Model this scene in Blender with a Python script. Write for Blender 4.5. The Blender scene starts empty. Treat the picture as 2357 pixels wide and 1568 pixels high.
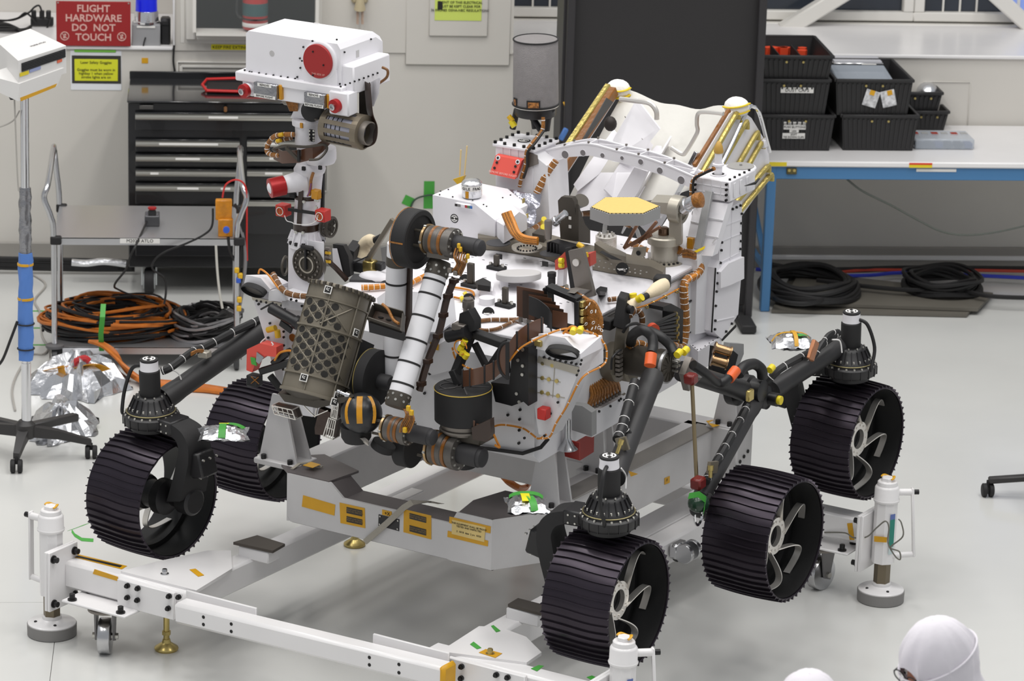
import bpy, math, random
from mathutils import Vector, Matrix
V = Vector
sin, cos, pi, rad = math.sin, math.cos, math.pi, math.radians
random.seed(7)
scn = bpy.context.scene
COL = scn.collection
# ---------------------------------------------------------------- camera, world, lights, exposure
F_PX, PITCH, ROLL, CAM_H, YAW = 7640.0, rad(15.9), rad(1.67), 5.2, rad(5.5)
FW = V((sin(YAW) * cos(PITCH), cos(YAW) * cos(PITCH), -sin(PITCH)))
RT0 = V((cos(YAW), -sin(YAW), 0.0))
UP0 = RT0.cross(FW)
RT = cos(ROLL) * RT0 + sin(ROLL) * UP0
UP = RT.cross(FW)
CPOS = V((0, 0, CAM_H))
cd = bpy.data.cameras.new('camera')
cd.sensor_fit = 'HORIZONTAL'
cd.sensor_width = 36.0
cd.lens = F_PX / 2357.0 * 36.0
cd.clip_end = 200
cd.dof.use_dof = True
cd.dof.focus_distance = 13.7
cd.dof.aperture_fstop = 6.3
co = bpy.data.objects.new('camera', cd)
COL.objects.link(co)
m = Matrix((RT, UP, -FW)).transposed().to_4x4()
m.translation = CPOS
co.matrix_world = m
scn.camera = co
wd = bpy.data.worlds.new('world')
scn.world = wd
wd.use_nodes = True
wd.node_tree.nodes['Background'].inputs[0].default_value = (0.93, 0.96, 1.0, 1)
wd.node_tree.nodes['Background'].inputs[1].default_value = 0.44
def lamp(x, y, z, sx, sy, e, col=(1.0, 0.98, 0.95)):
 l = bpy.data.lights.new('ceiling_light', 'AREA')
 l.shape = 'RECTANGLE'
 l.size, l.size_y = sx, sy
 l.energy = e
 l.color = col
 o = bpy.data.objects.new('ceiling_light', l)
 COL.objects.link(o)
 o.location = (x, y, z)
for lx in (-4.5, -1.0, 2.5, 6.0):
 for ly in (8.5, 12.5, 16.5):
  lamp(lx, ly, 9.5, 0.9, 2.6, 115)
vs = scn.view_settings
vs.view_transform = 'Standard'
vs.look = 'None'
vs.exposure = 0.0
vs.gamma = 1.0
vs.use_curve_mapping = False
# ---------------------------------------------------------------- frames: world W, stage frame S, rover frame R
ANG = rad(36.9)
EX, EY, EZ = V((cos(ANG), -sin(ANG), 0)), V((sin(ANG), cos(ANG), 0)), V((0, 0, 1))
S_O = EX * (-7.27) + EY * 12.0
S_M = Matrix((EX, EY, EZ)).transposed()
TILT = rad(3.2)
R_M = S_M @ Matrix.Rotation(TILT, 3, 'X')
R_O = S_O + V((0, 0, .6)) - R_M @ V((0, 0, .6))
def _pick(Mx, Or, px, py, k):
 d = FW + RT * ((px - 1178.5) / F_PX) - UP * ((py - 784.0) / F_PX)
 d = Mx.transposed() @ d
 c = Mx.transposed() @ (CPOS - Or)
 for i, a in enumerate('xyz'):
  if a in k:
   return c + d * ((k[a] - c[i]) / d[i])
ID3 = Matrix.Identity(3)
def W(px, py, **k): return _pick(ID3, V((0, 0, 0)), px, py, k)
def S(px, py, **k): return _pick(S_M, S_O, px, py, k)
def R(px, py, **k): return _pick(R_M, R_O, px, py, k)
# ---------------------------------------------------------------- materials
def lin(c):
 return tuple(((v / 255.0) / 12.92 if v / 255.0 <= .04045 else ((v / 255.0 + .055) / 1.055) ** 2.4) for v in c)
MATS = {}
def mat(name, rgb, rough=.5, metal=0.0, var=0.0, vscale=8.0, bump=0.0, bscale=60.0, spec=.5, alpha=1.0, trans=0.0, emit=0.0, rgb2=None, coat=0.0):
 if name in MATS: return MATS[name]
 mt = bpy.data.materials.new(name)
 mt.use_nodes = True
 nt = mt.node_tree
 b = nt.nodes['Principled BSDF']
 c = lin(rgb)
 b.inputs['Base Color'].default_value = (*c, 1)
 b.inputs['Roughness'].default_value = rough
 b.inputs['Metallic'].default_value = metal
 b.inputs['Specular IOR Level'].default_value = spec
 b.inputs['Alpha'].default_value = alpha
 b.inputs['Transmission Weight'].default_value = trans
 b.inputs['Coat Weight'].default_value = coat
 if emit:
  b.inputs['Emission Color'].default_value = (*c, 1)
  b.inputs['Emission Strength'].default_value = emit
 if var or rgb2 or bump:
  tc = nt.nodes.new('ShaderNodeTexCoord')
 if var or rgb2:
  n = nt.nodes.new('ShaderNodeTexNoise')
  n.inputs['Scale'].default_value = vscale
  n.inputs['Detail'].default_value = 5
  nt.links.new(tc.outputs['Object'], n.inputs['Vector'])
  r = nt.nodes.new('ShaderNodeValToRGB')
  if rgb2:
   a, z = c, lin(rgb2)
   r.color_ramp.elements[0].position, r.color_ramp.elements[1].position = .42, .58
  else:
   a = tuple(v * (1 - var) for v in c)
   z = tuple(min(1, v * (1 + var)) for v in c)
   r.color_ramp.elements[0].position, r.color_ramp.elements[1].position = .3, .7
  r.color_ramp.elements[0].color = (*a, 1)
  r.color_ramp.elements[1].color = (*z, 1)
  nt.links.new(n.outputs['Fac'], r.inputs['Fac'])
  nt.links.new(r.outputs['Color'], b.inputs['Base Color'])
 if bump:
  n2 = nt.nodes.new('ShaderNodeTexNoise')
  n2.inputs['Scale'].default_value = bscale
  n2.inputs['Detail'].default_value = 4
  nt.links.new(tc.outputs['Object'], n2.inputs['Vector'])
  bp = nt.nodes.new('ShaderNodeBump')
  bp.inputs['Strength'].default_value = bump
  bp.inputs['Distance'].default_value = .01
  nt.links.new(n2.outputs['Fac'], bp.inputs['Height'])
  nt.links.new(bp.outputs['Normal'], b.inputs['Normal'])
 MATS[name] = mt
 return mt
WHITE = mat('white_paint', (229, 227, 231), .45, var=.02, vscale=5)
WHITE2 = mat('white_thermal_paint', (224, 223, 226), .6, var=.025, vscale=6)
GLOSSW = mat('gloss_white_enamel', (230, 228, 228), .25, var=.02, vscale=4)
BLACK = mat('black_anodised', (24, 23, 25), .42, var=.1, vscale=14)
BLACKM = mat('matte_black', (30, 29, 30), .7, var=.08, vscale=10)
TIRE = mat('dark_anodised_wheel', (56, 50, 58), .3, metal=.75, var=.12, vscale=5)
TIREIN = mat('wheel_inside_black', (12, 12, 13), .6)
BRONZE = mat('grey_bronze_anodised', (122, 115, 102), .45, metal=.35, var=.07, vscale=7)
BRONZED = mat('dark_grey_bronze', (74, 69, 62), .48, metal=.35, var=.08, vscale=7)
GREYM = mat('satin_grey_metal', (128, 122, 116), .42, metal=.6, var=.06, vscale=8)
PALEM = mat('pale_nickel_metal', (176, 170, 158), .38, metal=.55, var=.05, vscale=6)
ALU = mat('bare_aluminium', (196, 196, 198), .38, metal=.75, var=.05, vscale=5, bump=.05, bscale=120)
STEEL = mat('stainless_steel', (196, 196, 198), .22, metal=1.0, var=.04, vscale=3)
CHROME = mat('chrome', (225, 225, 228), .08, metal=1.0)
TITAN = mat('bright_titanium', (226, 222, 216), .34, metal=.75)
GOLDP = mat('yellow_zinc', (196, 176, 112), .3, metal=.9, var=.08)
KAPTON = mat('amber_kapton_tape', (196, 136, 20), .3, var=.12, vscale=20, bump=.15, bscale=40)
KAPB = mat('brown_kapton', (130, 80, 24), .32, var=.15, vscale=18, bump=.2, bscale=50)
FLEX = mat('brown_flex_ribbon', (88, 58, 42), .28, var=.1, vscale=6)
FLEXD = mat('dark_flex_ribbon', (52, 36, 28), .3, var=.1, vscale=6)
ORANGEW = mat('orange_wire', (206, 130, 36), .4, var=.12, vscale=40)
BROWNW = mat('brown_wire_bundle', (120, 80, 40), .35, var=.3, vscale=90, bump=.5, bscale=160)
COPPERW = mat('copper_wire_bundle', (152, 98, 36), .32, var=.3, vscale=90, bump=.5, bscale=160)
BLACKW = mat('black_cable', (22, 21, 22), .5, var=.1, vscale=30)
TIE = mat('white_cable_tie', (232, 230, 228), .5)
RED = mat('red_anodised', (168, 28, 30), .35, metal=.3)
REDP = mat('red_painted_cover', (196, 44, 38), .45, var=.04)
CORAL = mat('coral_red_cover', (222, 82, 70), .5, var=.03)
YELLOW = mat('yellow_plastic_cap', (226, 204, 40), .4)
YCAP = mat('mustard_cap', (214, 170, 30), .4)
GREENT = mat('green_tape', (70, 160, 62), .5, var=.08)
FOIL = mat('silver_foil', (214, 215, 218), .27, metal=.9, bump=.6, bscale=22, var=.05)
FOILG = mat('grey_film', (150, 150, 154), .22, metal=.85, bump=.5, bscale=26)
GREYP = mat('grey_plastic', (150, 150, 150), .5)
DGREY = mat('dark_grey_plastic', (58, 58, 60), .5)
PAPER = mat('paper_label', (228, 226, 222), .7)
INK = mat('black_ink', (26, 25, 25), .7)
BOLTM = mat('bolt_black', (34, 33, 34), .38, metal=.4)
BOLTS = mat('bolt_steel', (190, 188, 182), .3, metal=.9)
TAPEY = mat('gold_tape', (212, 158, 26), .42, var=.06, vscale=14)
CREAM = mat('cream_cloth', (222, 206, 176), .8, bump=.2, bscale=50)
# ---------------------------------------------------------------- mesh builder
def basis(d, hint=None):
 d = V(d).normalized()
 h = V(hint) if hint is not None else (V((0, 0, 1)) if abs(d.z) < .9 else V((1, 0, 0)))
 u = (h - d * h.dot(d))
 if u.length < 1e-6:
  h = V((1, 0, 0)) if abs(d.x) < .9 else V((0, 1, 0))
  u = h - d * h.dot(d)
 u.normalize()
 return u, d.cross(u), d
class G:
 def __init__(s): s.v, s.f = [], []
 def add(s, vs, fs):
  o = len(s.v)
  s.v += [tuple(x) for x in vs]
  s.f += [tuple(i + o for i in f) for f in fs]
  return s
 def box(s, c, sz, rot=None, ch=0.0):
  hx, hy, hz = sz[0] / 2, sz[1] / 2, sz[2] / 2
  c = V(c)
  if ch <= 0:
   pts = [V((x * hx, y * hy, z * hz)) for z in (-1, 1) for y in (-1, 1) for x in (-1, 1)]
   fs = [(0, 2, 3, 1), (4, 5, 7, 6), (0, 1, 5, 4), (2, 6, 7, 3), (0, 4, 6, 2), (1, 3, 7, 5)]
  else:
   ch = min(ch, hx * .9, hy * .9, hz * .9)
   pts, idx = [], {}
   for ax in range(3):
    h = [hx, hy, hz]
    for sg in (-1, 1):
     for a in (-1, 1):
      for b in (-1, 1):
       p = [0, 0, 0]
       p[ax] = sg * h[ax]
       p[(ax + 1) % 3] = a * (h[(ax + 1) % 3] - ch)
       p[(ax + 2) % 3] = b * (h[(ax + 2) % 3] - ch)
       q = [0, 0, 0]
       q[ax], q[(ax + 1) % 3], q[(ax + 2) % 3] = sg, a, b
       idx[(ax, tuple(q))] = len(pts)
       pts.append(V(p))
   fs = []
   for ax in range(3):
    b_, c_ = (ax + 1) % 3, (ax + 2) % 3
    for sg in (-1, 1):
     l = []
     for a, b in ((-1, -1), (1, -1), (1, 1), (-1, 1)):
      q = [0, 0, 0]
      q[ax], q[b_], q[c_] = sg, a, b
      l.append(idx[(ax, tuple(q))])
     fs.append(tuple(l if sg > 0 else l[::-1]))
    for s1 in (-1, 1):
     for s2 in (-1, 1):
      l = []
      for A_, t in ((ax, -1), (ax, 1), (b_, 1), (b_, -1)):
       q = [0, 0, 0]
       q[ax], q[b_], q[c_] = s1, s2, t
       l.append(idx[(A_, tuple(q))])
      fs.append(tuple(l if s1 * s2 < 0 else l[::-1]))
   for a in (-1, 1):
    for b in (-1, 1):
     for d in (-1, 1):
      l = [idx[(k, (a, b, d))] for k in range(3)]
      fs.append(tuple(l if a * b * d > 0 else l[::-1]))
  if rot is not None: pts = [rot @ p for p in pts]
  return s.add([c + p for p in pts], fs)
 def bar(s, a, b, w, h, up=None, ch=0.0):
  a, b = V(a), V(b)
  u, v, d = basis(b - a, up)
  rot = Matrix((v, u, d)).transposed()   # w along v, h along u(up)
  return s.box((a + b) / 2, (w, h, (b - a).length), rot, ch)
 def hexa(s, p):   # bottom 4 (ccw), top 4
  return s.add(p, [(3, 2, 1, 0), (4, 5, 6, 7), (0, 1, 5, 4), (1, 2, 6, 5), (2, 3, 7, 6), (3, 0, 4, 7)])
 def prism(s, pts, vec):
  n = len(pts)
  pts = [V(p) for p in pts]
  vec = V(vec)
  fs = [tuple(range(n))[::-1], tuple(range(n, 2 * n))]
  for i in range(n):
   j = (i + 1) % n
   fs.append((i, j, n + j, n + i))
  return s.add(pts + [p + vec for p in pts], fs)
 def loft(s, rings, close=True, cap=True):
  n = len(rings[0])
  vs, fs = [], []
  for r in rings: vs += r
  for k in range(len(rings) - 1):
   for i in range(n if close else n - 1):
    j = (i + 1) % n
    fs.append((k * n + i, k * n + j, (k + 1) * n + j, (k + 1) * n + i))
  if cap and close:
   fs.append(tuple(range(n))[::-1])
   fs.append(tuple(range((len(rings) - 1) * n, len(rings) * n)))
  return s.add(vs, fs)
 def lathe(s, c, ax, prof, n=24, hint=None, cap=True, arc=None, sy=1.0):
  u, v, d = basis(ax, hint)
  c = V(c)
  rings = []
  for r, h in prof:
   rings.append([c + d * h + (u * cos(2 * pi * i / n) + v * sin(2 * pi * i / n) * sy) * r for i in range(n)])
  return s.loft(rings, cap=cap)
 def cyl(s, a, b, r, r2=None, n=16, cap=True):
  a, b = V(a), V(b)
  return s.lathe(a, b - a, [(r, 0), (r if r2 is None else r2, (b - a).length)], n, cap=cap)
 def ring(s, a, b, ro, ri, n=28):   # hollow tube with thickness
  a, b = V(a), V(b)
  h = (b - a).length
  u, v, d = basis(b - a)
  rings = [[a + d * hh + (u * cos(2 * pi * i / n) + v * sin(2 * pi * i / n)) * r for i in range(n)] for r, hh in ((ro, 0), (ro, h), (ri, h), (ri, 0), (ro, 0))]
  return s.loft(rings, cap=False)
 def tube(s, path, r, n=8, closed=False, flat=1.0, up=None):
  path = [V(p) for p in path]
  m_ = len(path)
  rings = []
  pu = None
  for i, p in enumerate(path):
   if closed: t = path[(i + 1) % m_] - path[i - 1]
   else: t = path[min(i + 1, m_ - 1)] - path[max(i - 1, 0)]
   if t.length < 1e-9: t = V((0, 0, 1))
   t.normalize()
   if pu is None: u, v, _ = basis(t, up)
   else:
    u = pu - t * pu.dot(t)
    if u.length < 1e-6: u, v, _ = basis(t)
    u.normalize()
    v = t.cross(u)
   pu = u
   rr = r[i] if isinstance(r, (list, tuple)) else r
   rings.append([p + (u * cos(2 * pi * k / n) * flat + v * sin(2 * pi * k / n)) * rr for k in range(n)])
  if closed: rings.append(rings[0])
  return s.loft(rings, cap=not closed)
 def ribbon(s, path, wv, t=.002):   # strip of width vector wv (const or list) with thickness
  path = [V(p) for p in path]
  n = len(path)
  rings = []
  for i, p in enumerate(path):
   w = V(wv[i]) if isinstance(wv, list) else V(wv)
   tg = path[min(i + 1, n - 1)] - path[max(i - 1, 0)]
   nn = tg.cross(w)
   nn = nn.normalized() * t / 2 if nn.length > 1e-9 else V((0, 0, t / 2))
   rings.append([p - w / 2 - nn, p + w / 2 - nn, p + w / 2 + nn, p - w / 2 + nn])
  return s.loft(rings)
 def sph(s, c, r, nu=16, nv=10, rot=None):
  c = V(c)
  r = V((r, r, r)) if not hasattr(r, '__len__') else V(r)
  rings = []
  for j in range(1, nv):
   t = pi * j / nv
   ring = [V((r.x * sin(t) * cos(2 * pi * i / nu), r.y * sin(t) * sin(2 * pi * i / nu), -r.z * cos(t))) for i in range(nu)]
   if rot is not None: ring = [rot @ p for p in ring]
   rings.append([c + p for p in ring])
  return s.loft(rings)
 def torus(s, c, ax, Rr, r, n=28, k=8):
  u, v, d = basis(ax)
  c = V(c)
  path = [c + (u * cos(2 * pi * i / n) + v * sin(2 * pi * i / n)) * Rr for i in range(n)]
  return s.tube(path, r, k, closed=True, up=d)
 def grid(s, fn, nu, nv, closeu=False):
  vs = [fn(i / (nu if closeu else nu - 1), j / (nv - 1)) for j in range(nv) for i in range(nu)]
  fs = []
  for j in range(nv - 1):
   for i in range(nu if closeu else nu - 1):
    a, b = j * nu + i, j * nu + (i + 1) % nu
    fs.append((a, b, b + nu, a + nu))
  return s.add(vs, fs)
 def bolts(s, pts, ax, r=.006, h=.006, n=6):
  for p in pts:
   p = V(p)
   s.cyl(p, p + V(ax).normalized() * h, r, n=n)
  return s
 def xf(s, M):
  s.v = [tuple(M @ V(p)) for p in s.v]
  return s
 def build(s, name, mt, parent=None, kind=None, label=None, bev=0.0, ang=38):
  me = bpy.data.meshes.new(name)
  me.from_pydata(s.v, [], s.f)
  if len(me.polygons):
   me.polygons.foreach_set('use_smooth', [True] * len(me.polygons))
   me.set_sharp_from_angle(angle=rad(ang))
  me.materials.append(mt)
  o = bpy.data.objects.new(name, me)
  COL.objects.link(o)
  adopt(o, parent)
  if kind: o['kind'] = kind
  if label: o['label'] = label
  if bev:
   b = o.modifiers.new('bevel', 'BEVEL')
   b.width = bev
   b.segments = 2
   b.limit_method = 'ANGLE'
   b.angle_limit = rad(40)
  return o
OFF = {}
def adopt(o, parent):   # thing > part > sub-part, never deeper
 if parent is None: return
 if parent.parent is not None and parent.parent.parent is not None: parent = parent.parent
 o.parent = parent
 if parent.name in OFF: o.location = OFF[parent.name]
def thing(name, label, cat, loc=(0, 0, 0), frame=None, group=None):
 o = bpy.data.objects.new(name, None)
 o.empty_display_size = .1
 COL.objects.link(o)
 if frame is None:
  o.location = loc
  OFF[o.name] = -V(loc)
 else:
  Mx, Or = frame
  mm = Mx.to_4x4()
  mm.translation = Or
  o.matrix_world = mm
 o['label'], o['category'] = label, cat
 if group: o['group'] = group
 return o
def tag(o, label, cat, group=None, kind=None):
 o['label'], o['category'] = label, cat
 if group: o['group'] = group
 if kind: o['kind'] = kind
 return o
def struct(o):
 o['kind'] = 'structure'
 return o
def copytree(o, parent=None):
 c = o.copy()
 COL.objects.link(c)
 if parent is not None: c.parent = parent
 for ch in o.children: copytree(ch, c)
 return c
def lerp(a, b, t): return V(a) + (V(b) - V(a)) * t
def smooth(pts, n=6):   # catmull-rom
 pts = [V(p) for p in pts]
 out = []
 for i in range(len(pts) - 1):
  p0, p1, p2, p3 = pts[max(i - 1, 0)], pts[i], pts[i + 1], pts[min(i + 2, len(pts) - 1)]
  for k in range(n):
   t = k / n
   out.append(.5 * ((2 * p1) + (p2 - p0) * t + (2 * p0 - 5 * p1 + 4 * p2 - p3) * t * t + (3 * p1 - p0 - 3 * p2 + p3) * t ** 3))
 out.append(pts[-1])
 return out
def text(name, body, size, mt, parent, o, right, up, depth=.0008, align='CENTER', space=1.0, bold=0.0):
 cu = bpy.data.curves.new(name, 'FONT')
 cu.body = body
 cu.size = size
 cu.align_x, cu.align_y = align, 'CENTER'
 cu.extrude = depth
 cu.offset = bold
 cu.space_line = space
 cu.resolution_u = 2
 ob = bpy.data.objects.new(name, cu)
 COL.objects.link(ob)
 dg = bpy.context.evaluated_depsgraph_get()
 me = bpy.data.meshes.new_from_object(ob.evaluated_get(dg))
 bpy.data.objects.remove(ob)
 r, u = V(right).normalized(), V(up).normalized()
 u = (u - r * u.dot(r)).normalized()
 mm = Matrix((r, u, r.cross(u))).transposed().to_4x4()
 mm.translation = V(o)
 me.transform(mm)
 me.materials.clear()
 me.materials.append(mt)
 t = bpy.data.objects.new(name, me)
 COL.objects.link(t)
 adopt(t, parent)
 return t
# ---------------------------------------------------------------- the room
FLOORM = mat('epoxy_floor', (206, 206, 203), .22, var=.035, vscale=1.2, spec=.5, bump=.02, bscale=9)
WALLM = mat('wall_paint', (205, 201, 194), .55, var=.02, vscale=2)
TRIMM = mat('trim_paint', (222, 219, 213), .4)
WY = 19.85
ZL = 1.338
fl = G().box((1.0, 11.0, -.06), (26, 26, .08)).build('floor', mat('floor_joint', (150, 148, 144), .6))
struct(fl)
jx, jy = W(124, 1490, z=0).x, W(50, 1387, z=0).y
for x0, x1, y0, y1 in ((-11.9, 13.9, jy + .0012, WY + .05), (-11.9, jx - .0012, -1.9, jy - .0012), (jx + .0012, 13.9, -1.9, jy + .0012)):
 G().box(((x0 + x1) / 2, (y0 + y1) / 2, -.01), (x1 - x0, y1 - y0, .02)).build('floor_slab', FLOORM, fl)
# lower wall with its deep ledge, set-back upper wall, and the full-height pier between the bays
PX0, PX1 = W(398, 60, y=WY).x, W(1182, 60, y=WY).x
wb = G()
wb.box((1, WY + .55, ZL / 2), (26, 1.1, ZL))
struct(wb.build('wall_back', WALLM))
lg = G()
for x0, x1 in ((-11, PX0), (PX1, 13)):
 lg.box(((x0 + x1) / 2, WY + .53, ZL + .012), (x1 - x0, 1.1, .024), ch=.006)
struct(lg.build('trim_1', GLOSSW))
pier = G().box(((PX0 + PX1) / 2, WY + .54, ZL + 2.0), (PX1 - PX0, 1.1, 4.0))
struct(pier.build('wall_pier', WALLM))
up = G()
YB = WY + 1.08
up.box(((-11 + PX0) / 2, YB + .05, ZL + 2), (PX0 + 11, .1, 4))
zs0 = W(2100, 25, y=YB).z
up.box(((PX1 + 13) / 2, YB + .05, (ZL + zs0) / 2), (13 - PX1, .1, zs0 - ZL))
up.box(((PX1 + 13) / 2, YB + .05, ZL + 3.0), (13 - PX1, .1, 2.4))
struct(up.build('wall_back_upper', WALLM))
# windows above the right ledge: frame posts, sill and dark panes
DARKG = mat('dark_window_glass', (46, 52, 62), .08, var=.25, vscale=1.4)
BLUEG = mat('bright_window_glass', (120, 140, 200), .1, emit=.5)
zs0 = W(2100, 25, y=YB).z
zs1 = zs0 + 1.1
edges = [W(1770, 20, y=YB).x, W(2100, 20, y=YB).x, W(2500, 20, y=YB).x]
wx0 = PX1
sill = W(2200, 60, y=YB).z
wn = 0
allx = [PX1 + .02, (PX1 + edges[0]) / 2, edges[0] - .52, edges[1], edges[1] + 1.12, 9.0, 13.0]
for a, b in zip(allx[:-1], allx[1:]):
 wn += 1
 fr = G()
 t = .07
 fr.box(((a + b) / 2, YB - .02, zs0 - .03), (b - a, .07, .06), ch=.006)
 fr.box(((a + b) / 2, YB - .02, zs1), (b - a, .07, .06), ch=.006)
 fr.box((a + t / 2, YB - .02, (zs0 + zs1) / 2), (t, .07, zs1 - zs0), ch=.006)
 fr.box((b - t / 2, YB - .02, (zs0 + zs1) / 2), (t, .07, zs1 - zs0), ch=.006)
 w_ = struct(fr.build('window_%d' % wn, TRIMM))
 G().box(((a + b) / 2, YB + .01, (zs0 + zs1) / 2), (b - a - 2 * t, .012, zs1 - zs0)).build('pane', DARKG, w_)
 if wn in (1, 4):
  g = G()
  xm = a + (b - a) * .62
  g.box((xm, YB - .005, zs0 + .35), (.02, .02, .7))
  for k in range(3): g.box((a + .2 + k * .11, YB - .004, zs0 + .35), (.012, .012, .7))
  g.build('mullion', TRIMM, w_)
 if wn == 4:
  G().box((b - .3, YB - .002, zs0 + .36), (.42, .01, .70)).build('pane', BLUEG, w_, label='bright bluish pane')
g = G()
g.box(((PX1 + 13) / 2, YB - .05, sill), (13 - PX1, .09, .05), ch=.01)
g.box(((PX1 + 13) / 2, YB - .03, zs0 - .09), (13 - PX1, .05, .03), ch=.006)
struct(g.build('trim_2', TRIMM))
# diagonal braces in front of the windows
for nm, p, q in (('diagonal_brace', (1800, 72), (2010, -58)), ('diagonal_brace', (2380, 70), (2270, -30))):
 yb = YB - .16
 a, b = W(*p, y=yb), W(*q, y=yb)
 o = struct(G().bar(a, b, .10, .10, ch=.01).build(nm, TRIMM))
# baseboard and wall rail
g = G().box((1, WY - .012, .07), (26, .024, .14), ch=.006)
struct(g.build('baseboard_back', mat('grey_baseboard', (150, 146, 140), .5)))
zr = W(2100, 591, y=WY).z
xr0 = W(1745, 591, y=WY).x
g = G().box(((xr0 + 13) / 2, WY - .02, zr), (13 - xr0, .045, .03), ch=.006)
struct(g.build('trim_3', GLOSSW))
# recessed panel outlines in the wall under the ledge and on the pier
def outline(x0, y0, x1, y1, t=.012, name='trim_4', yy=WY, mt=TRIMM, dp=.014):
 a, b = W(x0, y0, y=yy), W(x1, y1, y=yy)
 g = G()
 xa, xb, za, zb = a.x, b.x, b.z, a.z
 g.box(((xa + xb) / 2, yy - dp / 2, za), (xb - xa, dp, t), ch=.003)
 g.box(((xa + xb) / 2, yy - dp / 2, zb), (xb - xa, dp, t), ch=.003)
 g.box((xa, yy - dp / 2, (za + zb) / 2), (t, dp, zb - za), ch=.003)
 g.box((xb, yy - dp / 2, (za + zb) / 2), (t, dp, zb - za), ch=.003)
 return struct(g.build(name, mt))
outline(2125, 188, 2226, 300, t=.007, dp=.006, mt=WALLM)
outline(1225, 205, 1290, 420, name='trim_5', t=.007, dp=.006, mt=WALLM)
# electrical cover plates on the pier
def plate(x0, y0, x1, y1, th, name, label, mt=WALLM, yy=WY):
 a, b = W(x0, y0, y=yy), W(x1, y1, y=yy)
 return G().box(((a.x + b.x) / 2, yy - th / 2, (a.z + b.z) / 2), (b.x - a.x, th, a.z - b.z), ch=.004)
pt = thing('electrical_panel', 'large beige electrical cover plate on the wall pier with a yellow-green notice', 'panel', W(1056, 75, y=WY))
plate(937, -90, 1172, 150, .018, '', '').build('cover_plate', WALLM, pt)
plate(990, -90, 1121, 82, .034, '', '').build('door', WALLM, pt)
NOTE = mat('lime_notice', (206, 222, 104), .6)
nt_ = plate(1002, -40, 1108, 48, .0015, '', '', yy=WY - .035)
nt_ = nt_.build('safety_notice', NOTE); tag(nt_, 'yellow-green printed clearance notice on the electrical panel', 'notice')
c = W(1056, 9, y=WY - .038)
G().box(W(1013, 13, y=WY - .038), (.03, .003, .05)).build('pictogram', INK, nt_)
text('lettering', 'FRONT OF THIS ELECTRICAL\nMUST BE KEPT CLEAR FOR\n36 INCHES OSHA-NEC REGULATIONS', .021, INK, nt_, W(1059, 15, y=WY - .0385), (1, 0, 0), (0, 0, 1), space=1.15)
# fire extinguisher cabinet
fc = thing('extinguisher_cabinet', 'beige wall cabinet with a glass door holding a fire extinguisher', 'cabinet', W(577, 90, y=WY))
a, b = W(427, -150, y=WY), W(729, 92, y=WY)
a2, b2 = W(452, -150, y=WY), W(724, 67, y=WY)
g = G()
def frame4(g, a, b, a2, b2, y, th):
 g.box(((a.x + a2.x) / 2, y - th / 2, (a.z + b.z) / 2), (a2.x - a.x, th, a.z - b.z), ch=.006)
 g.box(((b.x + b2.x) / 2, y - th / 2, (a.z + b.z) / 2), (b.x - b2.x, th, a.z - b.z), ch=.006)
 g.box(((a2.x + b2.x) / 2, y - th / 2, (b.z + b2.z) / 2), (b2.x - a2.x, th, b2.z - b.z), ch=.006)
frame4(g, a, b, a2, b2, WY, .05)
a0, b0 = W(414, -150, y=WY), W(742, 103, y=WY)
frame4(g, a0, b0, a, b, WY, .012)
g.build('door_frame', TRIMM, fc)
G().box(((a2.x + b2.x) / 2, WY - .006, (a2.z + b2.z) / 2), (b2.x - a2.x, .008, a2.z - b2.z)).build('back', mat('cabinet_inside', (205, 203, 190), .3), fc)
GLASS = mat('clear_glass', (235, 240, 240), .03, alpha=.05, spec=.5)
G().box(((a2.x + b2.x) / 2, WY - .155, (a2.z + b2.z) / 2), (b2.x - a2.x, .004, a2.z - b2.z)).build('pane', GLASS, fc)
g = G()
for q in (a2.x - .01, b2.x + .01): g.box((q, WY - .1, (a2.z + b2.z) / 2), (.02, .11, a2.z - b2.z))
g.box(((a2.x + b2.x) / 2, WY - .1, b2.z - .01), (b2.x - a2.x, .11, .02))
g.build('reveal', TRIMM, fc)
ex = thing('fire_extinguisher', 'red fire extinguisher behind the glass of the wall cabinet', 'fire extinguisher', W(587, 66, y=WY - .075))
e0 = W(587, 66, y=WY - .075)
G().lathe(e0, (0, 0, 1), [(.07, 0), (.076, .01), (.076, .36), (.05, .41), (.02, .43)], 28).build('cylinder', mat('extinguisher_red', (176, 30, 28), .35), ex)
G().lathe(e0 + V((0, 0, .085)), (0, 0, 1), [(.0765, 0), (.0775, .001), (.0775, .075), (.0765, .076)], 28).build('label', mat('extinguisher_label', (40, 78, 80), .5), ex)
g = G().lathe(e0 + V((0, 0, .018)), (0, 0, 1), [(.0765, 0), (.0772, .001), (.0772, .024), (.0765, .025)], 28)
g.build('inspection_strip', PAPER, ex)
g = G().torus(e0 + V((0, 0, .066)), (0, 0, 1), .079, .005, 28, 6)
g.tube(smooth([e0 + V((-.079, -.01, .066)), e0 + V((-.11, -.02, .11)), e0 + V((-.1, -.03, .3))]), .008, 6)
g.build('hose', BLACKW, ex)
kf = plate(486, 102, 640, 116, .0015, '', '', yy=WY - .0135).build('wall_label', mat('label_yellow', (232, 222, 30), .6)); tag(kf, 'yellow strip label below the fire extinguisher cabinet', 'label')
text('lettering', 'KEEP FIRE EXTINGUISHER CLEAR', .0265, INK, kf, W(489, 109, y=WY - .0155), (1, 0, 0), (0, 0, 1), align='LEFT')
outline(417, 152, 745, 430, name='trim_6', t=.016)
outline(408, 142, 752, 440, name='trim_7', t=.010)
g = plate(398, -90, 403, 103, .03, '', '')
struct(g.build('trim_8', GLOSSW))
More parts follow.
